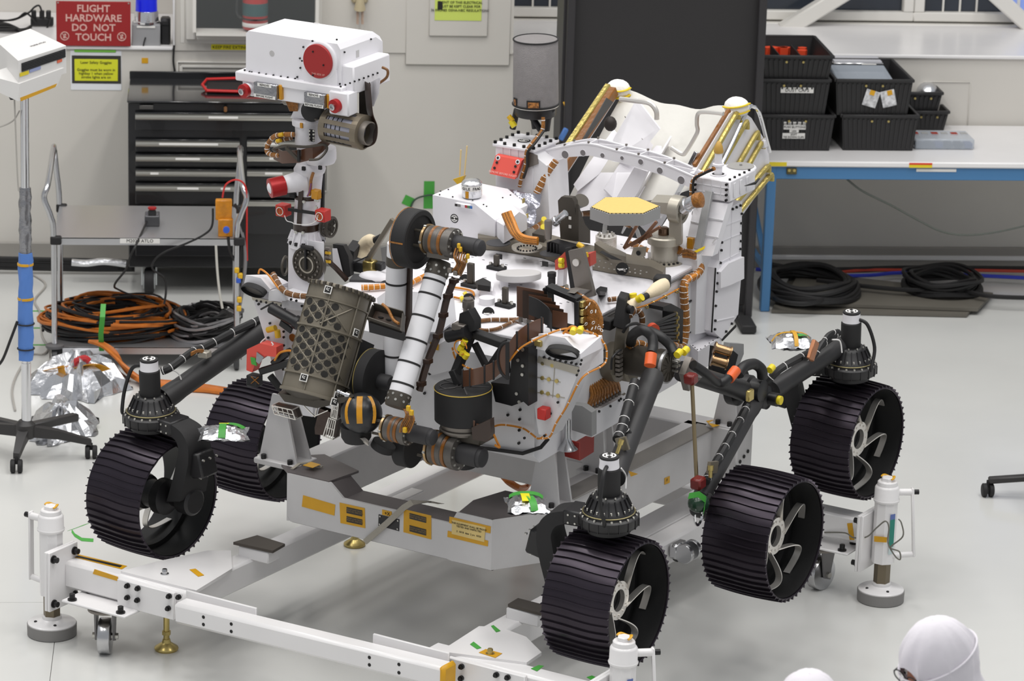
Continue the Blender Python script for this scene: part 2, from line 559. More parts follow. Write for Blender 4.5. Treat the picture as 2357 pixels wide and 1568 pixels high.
tag(G().tube(smooth([W(401, 100, y=WY - .02), W(399, 140, y=WY - .015), W(403, 176, y=WY - .02), W(402, 240, y=WY - .02)]), .006, 6).build('drop_cord', BLACKW), 'thin black cord hanging down the wall left of the extinguisher cabinet', 'cord')
# wall phone
ph = thing('wall_phone', 'beige wall telephone with a coiled cord at the top of the pier', 'telephone', W(828, 20, y=WY))
PHM = mat('phone_beige', (196, 182, 150), .4)
c = W(828, 0, y=WY - .03)
G().box(c + V((0, .01, .08)), (.10, .045, .2), ch=.012).build('base', PHM, ph)
g = G().tube([c + V((0, -.03, .15)), c + V((0, -.045, .08)), c + V((0, -.045, 0)), c + V((0, -.03, -.05))], [.03, .022, .024, .036], 12)
g.build('handset', PHM, ph)
g = G()
for dx in (-.012, .017):
 pth = [c + V((dx + .007 * cos(k * 1.3), -.03 + .007 * sin(k * 1.3), -.06 - k * .0012)) for k in range(70)]
 g.tube(pth, .0022, 5)
g.build('coiled_cord', mat('phone_cord', (188, 160, 140), .5), ph)
# red sign
sg = thing('warning_sign', 'red sign reading FLIGHT HARDWARE DO NOT TOUCH on the ledge', 'sign', W(215, 108, y=WY - .03))
a, b = W(129, 2, y=WY - .03), W(301, 107, y=WY - .03)
ctr = (a + b) / 2
ctr.y = WY - .03
G().box(ctr, (b.x - a.x, .008, a.z - b.z), ch=.003).build('board', mat('sign_red', (150, 28, 30), .4), sg, bev=.002)
SGT = mat('sign_lettering', (214, 168, 160), .6)
text('lettering', 'FLIGHT\nHARDWARE\nDO  NOT\nTOUCH', .0605, SGT, sg, ctr + V((0, -.005, .004)), (1, 0, 0), (0, 0, 1), space=.96, bold=.0012)
for dx in (-.172, .168):
 cc = ctr + V((dx, -.005, -.076))
 g = G().torus(cc, (0, 1, 0), .0245, .003, 24, 6)
 g.bar(cc + V((-.017, 0, .017)), cc + V((.017, 0, -.017)), .006, .003)
 g.box(cc + V((-.002, 0, -.004)), (.014, .002, .02))
 g.box(cc + V((.003, 0, .008)), (.012, .002, .012))
 g.build('no_touch_symbol', SGT, sg)
g = G()
for dx in (-.21, .21): g.cyl(ctr + V((dx, -.003, .127)), ctr + V((dx, -.008, .127)), .005, n=8)
g.build('screws', BOLTS, sg, kind='stuff')
# goggles notice in a sleeve
nb = thing('goggles_notice', 'yellow laser goggles notice with a dark border in a clear sleeve', 'notice', W(221, 209, y=WY))
plate(162, 116, 280, 208, .003, '', '').build('sleeve', mat('clear_sleeve', (226, 228, 232), .25), nb)
plate(165, 127, 279, 193, .005, '', '').build('border', mat('notice_border', (52, 50, 46), .5), nb)
plate(171, 135, 272, 187, .007, '', '').build('sheet', mat('notice_yellow', (212, 214, 40), .6), nb)
plate(171, 113, 267, 121, .008, '', '').build('tape', mat('light_green_tape', (120, 190, 70), .5), nb)
text('lettering', 'Laser Safety Goggles\n\nGoggles must be worn in\nhighbay 1 when yellow\nstrobe lights are on', .0225, INK, nb, W(221, 161, y=WY - .008), (1, 0, 0), (0, 0, 1), space=1.0)
o = plate(326, 133, 341, 146, .002, '', '').build('wall_tag', TAPEY); tag(o, 'small orange tag taped to the wall under the beacon', 'tag')
# beacon
bc = thing('beacon_lamp', 'blue rotating beacon lamp on a chrome base and grey box', 'lamp', W(338, 112, y=WY + .05))
yb = WY + .07
a, b = W(303, 56, y=yb - .06), W(369, 113, y=yb - .06)
G().box(((a.x + b.x) / 2, yb, (a.z + b.z) / 2), (b.x - a.x, .13, a.z - b.z), ch=.006).build('junction_box', mat('box_grey', (150, 150, 152), .4), bc)
zt = a.z
cx = W(337, 50, y=yb).x
G().lathe((cx, yb, zt), (0, 0, 1), [(.078, 0), (.08, .012), (.074, .016), (.072, .07), (.07, .075)], 28).build('base', CHROME, bc)
G().lathe((cx, yb, zt + .076), (0, 0, 1), [(.066, 0), (.064, .08), (.05, .13), (.02, .15)], 28).build('dome', mat('beacon_blue', (20, 40, 225), .1, trans=.4, emit=.12), bc)
G().box(W(336, 62, y=yb - .068), (.11, .003, .012)).build('label', PAPER, bc)
G().tube(smooth([W(335, 86, y=yb - .07), W(331, 100, y=yb - .075), W(329, 116, y=yb - .075)]), .004, 6).build('cord', BLACKW, bc)
pb = W(381, 112, y=yb)
o = G().box((pb.x, yb + .02, ZL + .024 + .08), (.06, .1, .16), ch=.01)
o.box((pb.x, yb - .035, ZL + .16), (.045, .02, .03), ch=.004)
o = o.build('power_adapter', BLACK); tag(o, 'black power adapter beside the grey beacon box', 'adapter')
# power strip and cords on the left ledge
ps = thing('power_strip', 'black power strip with plugs on the wall ledge left of the red sign', 'power strip', W(95, 62, y=WY + .5))
c = W(97, 52, y=WY + .6); c.z = ZL + .055
G().box(c, (.14, .06, .05), ch=.006).build('body', BLACK, ps)
for k, dx in enumerate((-.05, 0, .04)): G().box(c + V((dx, -.01, .045)), (.03, .04, .05), ch=.005).build('plug', BLACK, ps)
for k, (pts) in enumerate((((84, 52), (60, 30), (40, 42), (8, 48), (-20, 46)), ((100, 46), (92, 15), (80, 16), (65, 30), (30, 46), (-15, 46)), ((115, 45), (108, 65), (96, 75)))):
 path = [W(x, y, y=WY + .55) for x, y in pts]
 G().tube(smooth(path), .006, 6).build('cord', BLACKW, ps)
g = G()
for k in range(5): g.tube(smooth([V((W(-20, 0, y=WY + .5).x, WY + .4 + .02 * k, ZL + .035 + .008 * k)), V((W(20, 0, y=WY + .5).x, WY + .35 + .03 * k, ZL + .045 + .01 * (k % 3))), V((W(55, 0, y=WY + .5).x, WY + .42 - .02 * k, ZL + .035)), V((W(70, 0, y=WY + .5).x, WY + .5, ZL + .04))]), .011, 6)
o = g.build('cable_bundle', BLACKW); tag(o, 'black cables lying on the far left ledge', 'cables', kind='stuff')
# green tape on the wall
for k, (x0, y0, x1, y1, ang) in enumerate(((976, 417, 999, 480, 0), (928, 452, 952, 474, 25))):
 a, b = W(x0, y0, y=WY), W(x1, y1, y=WY)
 g = G().box((0, 0, 0), (b.x - a.x, .002, a.z - b.z), Matrix.Rotation(rad(ang), 3, 'Y'))
 g.v = [tuple(V(p) + V(((a.x + b.x) / 2, WY - .0015, (a.z + b.z) / 2))) for p in g.v]
 o = g.build('wall_tape', GREENT); tag(o, ['long vertical strip of green tape on the wall behind the white box', 'small tilted piece of green tape on the wall'][k], 'tape')
o = G().tube(smooth([W(945, 478, y=WY - .02), W(953, 462, y=WY - .02), W(970, 453, y=WY - .02), W(1000, 450, y=WY - .02), W(1030, 470, y=WY - .02)]), .006, 6).build('hanging_cord', mat('dark_green_cord', (52, 74, 60), .5)); tag(o, 'dark green cord looped on the wall by the green tape', 'cord')
# black partition screen
pn = thing('black_screen', 'tall black partition screen standing behind the rover', 'screen', W(1530, 740, z=0))
yp = W(1715, 742, z=0).y
x0, x1 = W(1310, 20, y=yp).x, W(1762, 20, y=yp).x
PAN = mat('black_screen_panel', (36, 34, 35), .55, var=.04, vscale=3)
G().box(((x0 + x1) / 2, yp + .04, 1.55), (x1 - x0, .06, 2.9), ch=.004).build('panel', PAN, pn)
g = G()
for xx in (x0 + .012, x1 - .02):
 g.box((xx, yp, 1.5), (.045, .09, 2.92), ch=.006)
g.build('frame', mat('screen_frame', (44, 42, 44), .5), pn)
xa = W(1303, 20, y=yp + .3).x
G().box(((x0 + xa) / 2 - .01, yp + .2, 1.5), (.05, .35, 2.95), ch=.004).build('return_panel', mat('screen_frame', (44, 42, 44), .5), pn)
for xx in (x0 + .02, x1 - .05):
 g = G().box((xx, yp - .02, .03), (.09, .5, .05), ch=.008)
 g.build('foot', BLACKM, pn)
a = W(1304, 236, y=yp + .02)
o = G().tube([a + V((-.02, -.03, -.004)), a + V((.02, -.03, .01))], .013, 8).build('tape_wrap', TAPEY); tag(o, 'yellow tape wrapped on the left edge of the black screen', 'tape')
o = G().box(W(1297, 309, y=yp - .12), (.03, .03, .075), Matrix.Rotation(rad(25), 3, 'Y'), ch=.006).build('blue_cloth', mat('blue_cloth', (70, 110, 170), .7)); tag(o, 'blue cloth hanging by the left edge of the black screen', 'cloth')
# ---------------------------------------------------------------- white wheeled ground frame (stage frame coordinates)
SF = (S_M, S_O)
gf = thing('transport_frame', 'white welded floor frame with screw jacks and steel casters under the rover', 'frame', frame=SF)
def tubebeam(a, b, w, h, name, parent, mt=GLOSSW, ch=.012):
 return G().bar(a, b, w, h, up=(0, 0, 1), ch=ch).build(name, mt, parent)
tubebeam((-1.31, -1.52, .291), (-.66, -1.52, .291), .10, .12, 'front_arm', gf)
tubebeam((.5, -1.47, .291), (1.30, -1.47, .291), .10, .12, 'front_arm', gf)
tubebeam((.6, .96, .32), (1.27, .96, .32), .11, .12, 'rear_arm', gf)
tubebeam((-1.3, .96, .30), (.6, .96, .30), .11, .12, 'rear_beam', gf)
tubebeam((-.73, -1.5, .29), (-.73, 1.0, .29), .10, .12, 'side_beam', gf)
tubebeam((.605, -1.47, .29), (.605, 1.0, .29), .11, .12, 'side_beam', gf)
G().box((.475, .45, .345), (.15, 1.5, .012), ch=.003).build('side_plate', GLOSSW, gf)
G().box((-.63, -.1, .345), (.07, .5, .012), ch=.003).build('side_plate', GLOSSW, gf)
# front drawbar that overlaps both arms
y0 = -1.675
xa, xb = S(398, 1410, y=y0).x, S(1022, 1545, y=y0).x
g = G().bar((xa, y0 + .045, .295), (xb, y0 + .045, .315), .09, .092, up=(0, 0, 1), ch=.014)
br = g.build('drawbar', GLOSSW, gf)
g = G()
for px, py in ((468, 1421), (468, 1438), (532, 1437), (532, 1454), (850, 1514), (850, 1531), (918, 1530), (918, 1549)):
 p = S(px, py, y=y0 - .001)
 g.cyl(p, p + V((0, .02, 0)), .0075, n=12)
g.build('bolt_holes', INK, br, kind='stuff')
pe = S(1013, 1545, y=y0)
G().box((xb - .012, y0 + .045, .316), (.03, .096, .098), ch=.012).build('end_tape', TAPEY, br)
def flange(x0, x1, ya, z0, z1, name, t=.012):
 return G().box(((x0 + x1) / 2, ya, (z0 + z1) / 2), (x1 - x0, t, z1 - z0), ch=.003).build(name, GLOSSW, gf)
flange(S(430, 1362, y=-1.575).x, S(592, 1400, y=-1.575).x, -1.577, .25, .368, 'splice_flange')
flange(S(860, 1465, y=-1.57).x, S(1035, 1510, y=-1.57).x, -1.572, .27, .385, 'splice_flange')
# bolted mounting plates on the arm faces
def bolts_on(parent, pts, y, r=.0115, h=.012, name='bolts'):
 g = G()
 for px, py in pts:
  p = S(px, py, y=y)
  g.cyl(p, p - V((0, h, 0)), r, n=10)
  g.cyl(p - V((0, h, 0)), p - V((0, h + .008, 0)), r * .66, n=10)
 return g.build(name, BOLTM, parent, kind='stuff')
a, b = S(272, 1327, y=-1.585), S(402, 1405, y=-1.585)
mp = flange(a.x, b.x, -1.582, .225, .345, 'mounting_plate', .024)
bolts_on(mp, ((295, 1348), (319, 1354), (295, 1375), (318, 1381), (391, 1372), (389, 1400), (413, 1374)), -1.594)
a, b = S(1030, 1510, y=-1.545), S(1208, 1560, y=-1.545)
mp = flange(a.x, b.x, -1.535, .21, .352, 'mounting_plate', .024)
bolts_on(mp, ((1038, 1528), (1064, 1534), (1037, 1555), (1063, 1561), (1144, 1553), (1170, 1559)), -1.547)
# triangular gusset plates with lifting pins
def gusset(pts, z, name='gusset'):
 return G().prism([V((x, y, z)) for x, y in pts], (0, 0, .014)).build(name, GLOSSW, gf)
gu = gusset([(-1.02, -1.545), (-.62, -1.545), (-.66, -1.24), (-.80, -1.06), (-.88, -1.12), (-.97, -1.36)], .348)
gu2 = gusset([(.585, -1.53), (.93, -1.43), (.92, -1.30), (.78, -1.19), (.64, -1.16), (.56, -1.20)], .348)
def pin(parent, p, mt):
 g = G().lathe(p, (0, 0, 1), [(.018, 0), (.018, .004), (.012, .005), (.012, .02), (.0095, .024)], 14)
 return g.build('lifting_pin', mt, parent)
pin(gu, S(379, 1322, z=.362), STEEL)
pin(gu2, S(1128, 1506, z=.362), GOLDP)
def tape(parent, pts, off=(0, 0, 0), mt=TAPEY, name='tape', nrm=None, t=.0012):
 pts = [V(p) for p in pts]
 n_ = V(nrm) if nrm else (pts[1] - pts[0]).cross(pts[2] - pts[1]).normalized()
 return G().prism([p + n_ * .0006 for p in pts], n_ * t).build(name, mt, parent)
def tapeS(parent, px, mt=TAPEY, nrm=(0, 0, 1), name='tape', **k):
 return tape(parent, [S(x, y, **k) for x, y in px], mt=mt, nrm=nrm, name=name)
tapeS(gu, ((436, 1312), (450, 1310), (470, 1325), (456, 1328)), z=.3625)
tapeS(gu2, ((1102, 1503), (1118, 1495), (1156, 1505), (1140, 1515)), z=.3625)
GT2 = GREENT
tapeS(gu2, ((1082, 1484), (1090, 1478), (1108, 1492), (1098, 1495)), mt=GT2, z=.3625)
tapeS(gu2, ((1130, 1442), (1136, 1440), (1152, 1453), (1142, 1456)), mt=GT2, z=.3625)
tp = tapeS(gf, ((154, 1279), (168, 1274), (293, 1304), (280, 1311)), z=.3515)
tapeS(tp, ((166, 1281), (171, 1278), (281, 1303), (276, 1307)), mt=INK, name='name_plate', z=.3525)
tapeS(gf, ((214, 1321), (218, 1310), (272, 1328), (272, 1338)), nrm=(0, -1, 0), y=-1.5705)
tapeS(gf, ((1222, 1540), (1240, 1532), (1252, 1534), (1236, 1546)), mt=GT2, z=.3515)
tapeS(gf, ((1350, 1560), (1362, 1556), (1372, 1560), (1360, 1566)), mt=GT2, z=.3515)
# dark bearing plates on the side beams
for pts in (((537, 1254), (592, 1238), (656, 1258), (628, 1274)), ((1169, 1397), (1192, 1383), (1262, 1401), (1245, 1418))):
 q = [S(x, y, z=.40) for x, y in pts]
 G().prism(q, (0, 0, .012)).build('bearing_plate', mat('dark_steel_plate', (84, 78, 72), .45, metal=.5), gf)
 c = (q[0] + q[2]) / 2
 G().box((c.x, c.y, .37), (.16, .09, .055), ch=.006).build('bearing_bracket', GLOSSW, gf)
# casters
def caster(x, y, rot=0):
 c = V((x, y, 0))
 M_ = Matrix.Rotation(rot, 3, 'Z')
 cs = G().box((x, y + .0, .222), (.34, .17, .012), ch=.004).build('caster_flange', GLOSSW, gf)
 g = G().lathe(c + V((0, 0, .19)), (0, 0, 1), [(.045, 0), (.075, .006), (.075, .016), (.06, .026)], 24)
 g.build('swivel', GREYM, cs)
 for sx in (-1, 1):
  f_ = G().prism([c + M_ @ V((sx * .034, dy, z)) for dy, z in ((-.022, .065), (.022, .05), (.026, .10), (.05, .195), (-.045, .195), (-.03, .10))], M_ @ V((sx * .008, 0, 0)))
  f_.build('fork', mat('grey_fork', (120, 118, 118), .45, metal=.4), cs)
 G().lathe(c + M_ @ V((-.028, 0, .078)), M_ @ V((1, 0, 0)), [(.05, 0), (.076, .003), (.078, .006), (.078, .05), (.076, .053), (.05, .056)], 32).build('wheel', STEEL, cs)
 G().cyl(c + M_ @ V((-.055, 0, .078)), c + M_ @ V((.055, 0, .078)), .014, n=6).build('axle', BOLTS, cs)
 g = G()
 for dx, dy in ((-.13, -.06), (.13, -.06), (-.13, .06), (.13, .06)):
  g.lathe((x + dx, y + dy, .227), (0, 0, 1), [(.02, 0), (.02, .008), (.0125, .009), (.0125, .03), (.009, .032)], 12)
 g.build('bolts', BOLTM, cs, kind='stuff')
 return cs
caster(-1.06, -1.60, rad(30))
caster(1.06, .93, rad(-12))
# screw jacks
def jack(x, y, side, hd, sticker=False):
 c = V((x, y, 0))
 j = G().lathe(c + V((0, 0, .052)), (0, 0, 1), [(.104, 0), (.104, .004), (.098, .008), (.05, .016), (.042, .022), (.042, .034), (.03, .036)], 36).build('screw_jack', GLOSSW, gf)
 G().lathe(c, (0, 0, 1), [(.10, 0), (.106, .003), (.107, .051), (.1, .0535)], 40).build('rubber_pad', mat('grey_rubber', (132, 130, 128), .7), j)
 g = G()
 for a_ in (-.7, -2.2): g.lathe(c + V((.072 * cos(a_), .072 * sin(a_), .058)), (0, 0, 1), [(.007, 0), (.007, .009), (.005, .011)], 8)
 g.build('bolts', BOLTM, j, kind='stuff')
 G().lathe(c + V((0, 0, .08)), (0, 0, 1), [(.037, 0), (.037, .12)], 6, hint=(cos(-ANG), sin(-ANG), 0)).build('jack_screw', mat('worn_steel', (120, 110, 92), .45, metal=.7), j)
 G().lathe(c + V((0, 0, .185)), (0, 0, 1), [(.052, 0), (.052, .32)], 8, hint=(1, .42, 0)).build('jack_tube', GLOSSW, j)
 G().lathe(c + V((0, 0, .47)), (0, 0, 1), [(.05, 0), (.058, .004), (.06, .012), (.056, .018), (.055, .068), (.051, .075), (.046, .078), (.044, .095), (.04, .099)], 30).build('jack_head', GLOSSW, j)
 G().lathe(c + V((0, 0, .567)), (0, 0, 1), [(.029, 0), (.029, .016), (.024, .02)], 6).build('hex_cap', GLOSSW, j)
 g = G()
 g.tube([c + V((.028 * cos(t), .028 * sin(t), .585 + .004 * sin(3 * t))) for t in [k * .25 for k in range(-2, 14)]], [.007] * 16, 6, flat=.5)
 g.build('tape', TAPEY, j)
 d = V(hd).normalized()
 n_ = V((-d.y, d.x, 0))
 p0 = c + d * .05 + V((0, 0, .515))
 p1 = c + d * .115 + V((0, 0, .515))
 h = G().cyl(p0, p1, .016, n=14)
 h.build('crank_shaft', GLOSSW, j)
 p2 = p1 + V((0, 0, -.30)) + d * .02 - n_ * .02
 ca = G().bar(p1 + V((0, 0, .02)), p2, .012, .03, up=n_, ch=.004).build('crank_arm', GLOSSW, j)
 gr = p2 - d * .005
 G().cyl(gr + V((0, 0, .012)), gr - d * .155 + V((0, 0, .0)), .0135, n=12).build('crank_grip', GLOSSW, ca)
 G().cyl(p1 + d * .005, p1 + d * .03, .012, n=10).build('crank_pin', BOLTM, ca)
 # flange plates toward the frame
 for k, t in ((0, .014), (1, .014)):
  px_ = x + side * (.062 + k * .0155)
  pl = G().box((px_, y - .02, .285), (.0145, .19, .265), ch=.002).build('jack_plate', GLOSSW, j, bev=.0)
 g = G()
 for dy in (-.09, .05):
  for dz in (.185, .385):
   p = V((x + side * .085, y + dy, dz))
   g.cyl(p, p + V((side * .006, 0, 0)), .018, n=14)
   g.cyl(p + V((side * .006, 0, 0)), p + V((side * .024, 0, 0)), .0125, n=12)
 g.build('bolts', BOLTM, j, kind='stuff')
 return j
j1 = jack(-1.385, -1.56, 1, (-1, .05, 0))
j2 = jack(1.385, -1.46, -1, (.75, .66, 0))
j3 = jack(1.352, .96, -1, (.8, .6, 0))
for c in (V((1.385, -1.46, 0)), V((1.352, .96, 0))):
 q = V((.0501, -.012, 0))
 n_ = V((.92, -.38, 0)).normalized()
 u_ = V((.38, .92, 0)).normalized()
 p = c + n_ * .0512 - u_ * .003
 for z0, z1, mt_, nm in ((.40, .425, mat('sticker_blue', (90, 110, 170), .5), 'sticker'), (.27, .40, mat('sticker_teal', (30, 128, 112), .5), 'sticker'), (.235, .27, mat('sticker_pale', (190, 205, 205), .5), 'sticker')):
  G().prism([p - u_ * .014 + V((0, 0, z0)), p + u_ * .014 + V((0, 0, z0)), p + u_ * .014 + V((0, 0, z1)), p - u_ * .014 + V((0, 0, z1))], n_ * .001).build(nm, mt_, j2 if c.y < 0 else j3)
tapeS(gf, ((1950, 1205), (1962, 1204), (1967, 1243), (1956, 1243)), nrm=(0, -1, 0), y=.904)
tapeS(j3, ((2012, 1234), (2042, 1237), (2041, 1249), (2012, 1247)), nrm=(.3, -.95, 0), y=.905)
g = G().tube(smooth([S(1898, 1226, y=.90), S(1945, 1227, y=.89), S(1965, 1238, y=.88), S(1995, 1236, y=.87), S(2018, 1215, y=.86), S(2038, 1200, y=.86), S(2046, 1215, y=.86), S(2044, 1250, y=.86), S(2060, 1280, y=.86), S(2072, 1288, y=.86), S(2070, 1270, y=.86), S(2050, 1260, y=.86), S(2078, 1235, y=.86), S(2075, 1205, y=.86), S(2068, 1195, y=.86)]), .0035, 6)
g.build('ground_wire', mat('grey_wire', (110, 108, 100), .5), gf)
# levelling feet
def levelfoot(p, top, parent=gf):
 g = G().lathe(p, (0, 0, 1), [(.048, 0), (.052, .008), (.05, .014), (.02, .034), (.016, .05), (.013, .051), (.013, top)], 28)
 g.lathe(p + V((0, 0, .07)), (0, 0, 1), [(.02, 0), (.02, .016)], 6)
 return g.build('levelling_foot', GOLDP, parent)
levelfoot(V((-.873, -1.42, 0)), .23)
levelfoot(S(816, 1256, z=.0), .23)
levelfoot(S(1046, 1100, z=.0), .23)
# short steel clevis on the right side beam
g = G()
p = S(1575, 1268, x=.72)
g.box(p + V((-.03, 0, .0)), (.05, .10, .07), ch=.012)
for dy in (-.035, .035): g.lathe(p + V((.02, dy - .012, 0)), (0, 1, 0), [(.042, 0), (.045, .003), (.045, .021), (.042, .024)], 24)
g.build('clevis', STEEL, gf)
bolts = G()
for py in (1258, 1285):
 q = S(1553, py, x=.68)
 bolts.cyl(q, q + V((.02, -.01, 0)), .012, n=8)
bolts.build('bolts', BOLTM, gf, kind='stuff')
# ---------------------------------------------------------------- grey aluminium support stage
STG = mat('stage_aluminium', (206, 204, 204), .5, metal=.15, var=.05, vscale=4, bump=.04, bscale=60)
STD = mat('stage_dark_top', (104, 98, 98), .5, metal=.3, var=.08, vscale=5)
st = thing('support_stage', 'grey welded aluminium stage carrying the rover on pedestals', 'stand', frame=SF)
yf = -.95
zb, zt, zn = .512, .728, .672
xl, xr = -.585, .455
ch = .2
n1a, n1b = S(760, 1118, y=yf).x, S(790, 1128, y=yf).x
n2a, n2b = S(1037, 1181, y=yf).x, S(1052, 1176, y=yf).x
prof = [(xl + .02, zb), (xl, zb + .03), (xl, zt), (n1a, zt), (n1b, zn), (n2a, zn), (n2b, zt), (xr, zt), (xr, zb - .004), (S(1040, 1298, y=yf).x, zb - .004), (S(1028, 1289, y=yf).x, zb)]
fb = G().prism([V((x, yf, z)) for x, z in prof[::-1]], (0, .012, 0)).build('front_face', STG, st)
g = G()
# body of the front member behind the face, dark top plates
g.prism([V((x, yf + .012, z - .006)) for x, z in prof[::-1]], (0, .14, 0))
g.build('front_member', STD, st)
def slab(pts, z, t, name, mt): return G().prism([V((x, y, z)) for x, y in pts], (0, 0, t)).build(name, mt, st)
slab([(xl, yf + .004), (n1a - .01, yf + .004), (n1a + .01, yf + .20), (-.60, yf + .30), (-.75, yf + .14)], zt - .006, .01, 'deck_plate', STD)
slab([(n2b + .01, yf + .004), (xr - .004, yf + .004), (.575, -.74), (.575, -.60), (.30, -.60), (.26, yf + .16)], zt - .006, .01, 'deck_plate', STD)
# chamfered right corner and the long side members
G().hexa([V((xr - .012, yf + .006, zb - .004)), V((xr, yf, zb - .004)), V((.58, -.737, zb - .004)), V((.568, -.731, zb - .004)), V((xr - .012, yf + .006, zt)), V((xr, yf, zt)), V((.58, -.737, zt)), V((.568, -.731, zt))]).build('corner_face', STG, st)
g = G().hexa([V((xl + .012, yf + .006, zb)), V((xl, yf, zb)), V((-.72, -.737, zb)), V((-.708, -.731, zb)), V((xl + .012, yf + .006, zt)), V((xl, yf, zt)), V((-.72, -.737, zt)), V((-.708, -.731, zt))])
g.build('corner_face', STG, st)
G().box((.50, .02, .62), (.16, 1.52, .212), ch=.008).build('side_member', STG, st)
G().box((-.64, .02, .62), (.15, 1.52, .212), ch=.008).build('side_member', STG, st)
G().box((-.06, .80, .62), (1.28, .16, .212), ch=.008).build('rear_member', STG, st)
G().box((-.06, .12, .60), (1.0, .10, .16), ch=.006).build('cross_member', STG, st)
G().box((.54, .02, .727), (.10, 1.45, .008), ch=.002).build('side_cap', mat('stage_cap', (150, 146, 142), .4, metal=.5), st)
# rear right corner block
G().box((.63, .79, .62), (.17, .15, .25), ch=.008).build('corner_block', STG, st)
g = G()
for k in range(4):
 p = S(1694 + 9 * k, 1075 - 12 * k, x=.717)
 g.cyl(p, p + V((.004, 0, 0)), .009, n=10)
g.build('bolt_holes', INK, st, kind='stuff')
# pedestals
def pedestal(bx, by, tx, ty, z0, z1, w0=.17, w1=.055, name='pedestal'):
 g = G()
 for s_ in (-1, 1):
  g.hexa([V((bx - w0 / 2, by + s_ * .05 - .006, z0)), V((bx + w0 / 2, by + s_ * .05 - .006, z0)), V((bx + w0 / 2, by + s_ * .05 + .006, z0)), V((bx - w0 / 2, by + s_ * .05 + .006, z0)),
    V((tx - w1 / 2, ty + s_ * .035 - .006, z1)), V((tx + w1 / 2, ty + s_ * .035 - .006, z1)), V((tx + w1 / 2, ty + s_ * .035 + .006, z1)), V((tx - w1 / 2, ty + s_ * .035 + .006, z1))])
 g.hexa([V((bx - .01, by - .05, z0)), V((bx + .01, by - .05, z0)), V((bx + .01, by + .05, z0)), V((bx - .01, by + .05, z0)),
   V((tx - .01, ty - .035, z1)), V((tx + .01, ty - .035, z1)), V((tx + .01, ty + .035, z1)), V((tx - .01, ty + .035, z1))])
 p = g.build(name, STG, st)
 G().box((bx, by, z0 - .012), (w0 + .03, .16, .026), ch=.005).build('base_plate', STG, p)
 g = G()
 for s_ in (-1, 1):
  g.lathe((bx + s_ * (w0 / 2 - .03), by - .066, z0), (0, 0, 1), [(.012, 0), (.012, .02)], 8)
 g.build('bolts', BOLTM, p, kind='stuff')
 return p
pedestal(-.70, -.80, -.73, -.78, .735, 1.02, w0=.2, w1=.06)
pedestal(.535, -.62, .52, -.60, .735, .985, w0=.15, w1=.075)
pedestal(.47, -.10, .47, -.10, .735, .95, w0=.12, w1=.06)
pedestal(.63, .80, .63, .80, .75, .95, w0=.12, w1=.06)
# straps over the front
STRAP = mat('grey_webbing', (168, 162, 150), .8, bump=.4, bscale=200)
sp = smooth([S(700, 1066, z=.735), S(690, 1068, y=-.93), S(682, 1078, y=-.96), S(676, 1087, y=-.965)])
G().tube([S(742, 1075, z=.74), S(710, 1065, z=.745), S(690, 1067, z=.74), S(672, 1080, z=.735)], .009, 6, flat=.4).build('strap', STRAP, st)
g = G().ribbon([S(1015, 1160, z=.69), S(985, 1155, z=.70), S(948, 1157, y=yf - .004), S(930, 1168, y=yf - .012), S(890, 1205, y=yf - .014), S(840, 1248, y=yf - .016)], [V((.02, .02, 0))] * 2 + [V((.018, 0, -.018))] * 4, .004)
g.build('strap', STRAP, st)
def faceplate(px, mt, name='tape', label=None, lift=.0):
 q = [S(x, y, y=yf - lift) for x, y in px]
 return tape(st, q, mt=mt, nrm=(0, -1, 0), name=name)
faceplate(((698, 1140), (772, 1162), (770, 1187), (695, 1166)), TAPEY)
faceplate(((782, 1157), (840, 1170), (841, 1216), (784, 1204)), TAPEY)
faceplate(((930, 1172), (993, 1187), (993, 1242), (929, 1225)), TAPEY)
faceplate(((1035, 1189), (1130, 1212), (1129, 1228), (1034, 1204)), TAPEY)
faceplate(((1031, 1222), (1124, 1245), (1123, 1258), (1030, 1236)), TAPEY)
card = faceplate(((1041, 1196), (1118, 1214), (1115, 1248), (1040, 1229)), mat('cream_card', (226, 200, 132), .7), 'inspection_card', lift=.0014)
for px in (((798, 1167), (834, 1175), (834, 1189), (798, 1181)), ((798, 1188), (834, 1196), (834, 1209), (798, 1201)), ((943, 1181), (981, 1191), (981, 1204), (943, 1194)), ((943, 1209), (981, 1219), (981, 1233), (943, 1223))):
 pl = faceplate(px, mat('black_nameplate', (46, 42, 36), .4), 'name_plate', lift=.0014)
 q = [S(x, y, y=yf - .003) for x, y in px]
 text('lettering', 'PROOF LOAD TESTED\nSERIAL NO. AND DATE', .0085, mat('plate_ink', (150, 120, 60), .5), pl, (q[0] + q[2]) / 2, q[1] - q[0], (0, 0, 1), depth=.0003)
bp = faceplate(((872, 1184), (920, 1196), (919, 1223), (871, 1210)), mat('black_plate', (40, 39, 40), .4), 'data_plate')
g = G()
for x, y in ((875, 1189), (916, 1199), (874, 1207), (915, 1218)):
 p = S(x, y, y=yf - .003)
 g.cyl(p, p - V((0, .002, 0)), .004, n=8)
g.build('rivets', BOLTS, bp, kind='stuff')
px_ = faceplate(((880, 1173), (902, 1178), (902, 1190), (880, 1185)), TAPEY)
text('lettering', '+X', .022, INK, px_, S(891, 1183, y=yf - .003), (1, 0, 0), (0, 0, 1), depth=.0003)
text('lettering', 'THIS EQUIPMENT SHALL BE PROOF\nTESTED AND INSPECTED\n\n2  10/18  date  2 yrs  10/20', .011, INK, card, S(1079, 1221, y=yf - .004), S(1118, 1214, y=yf) - S(1041, 1196, y=yf), (0, 0, 1), depth=.0003)
tape(st, [S(x, y, x=.5805) for x, y in ((1529, 1101), (1541, 1096), (1541, 1111), (1529, 1116))], nrm=(1, 0, 0))
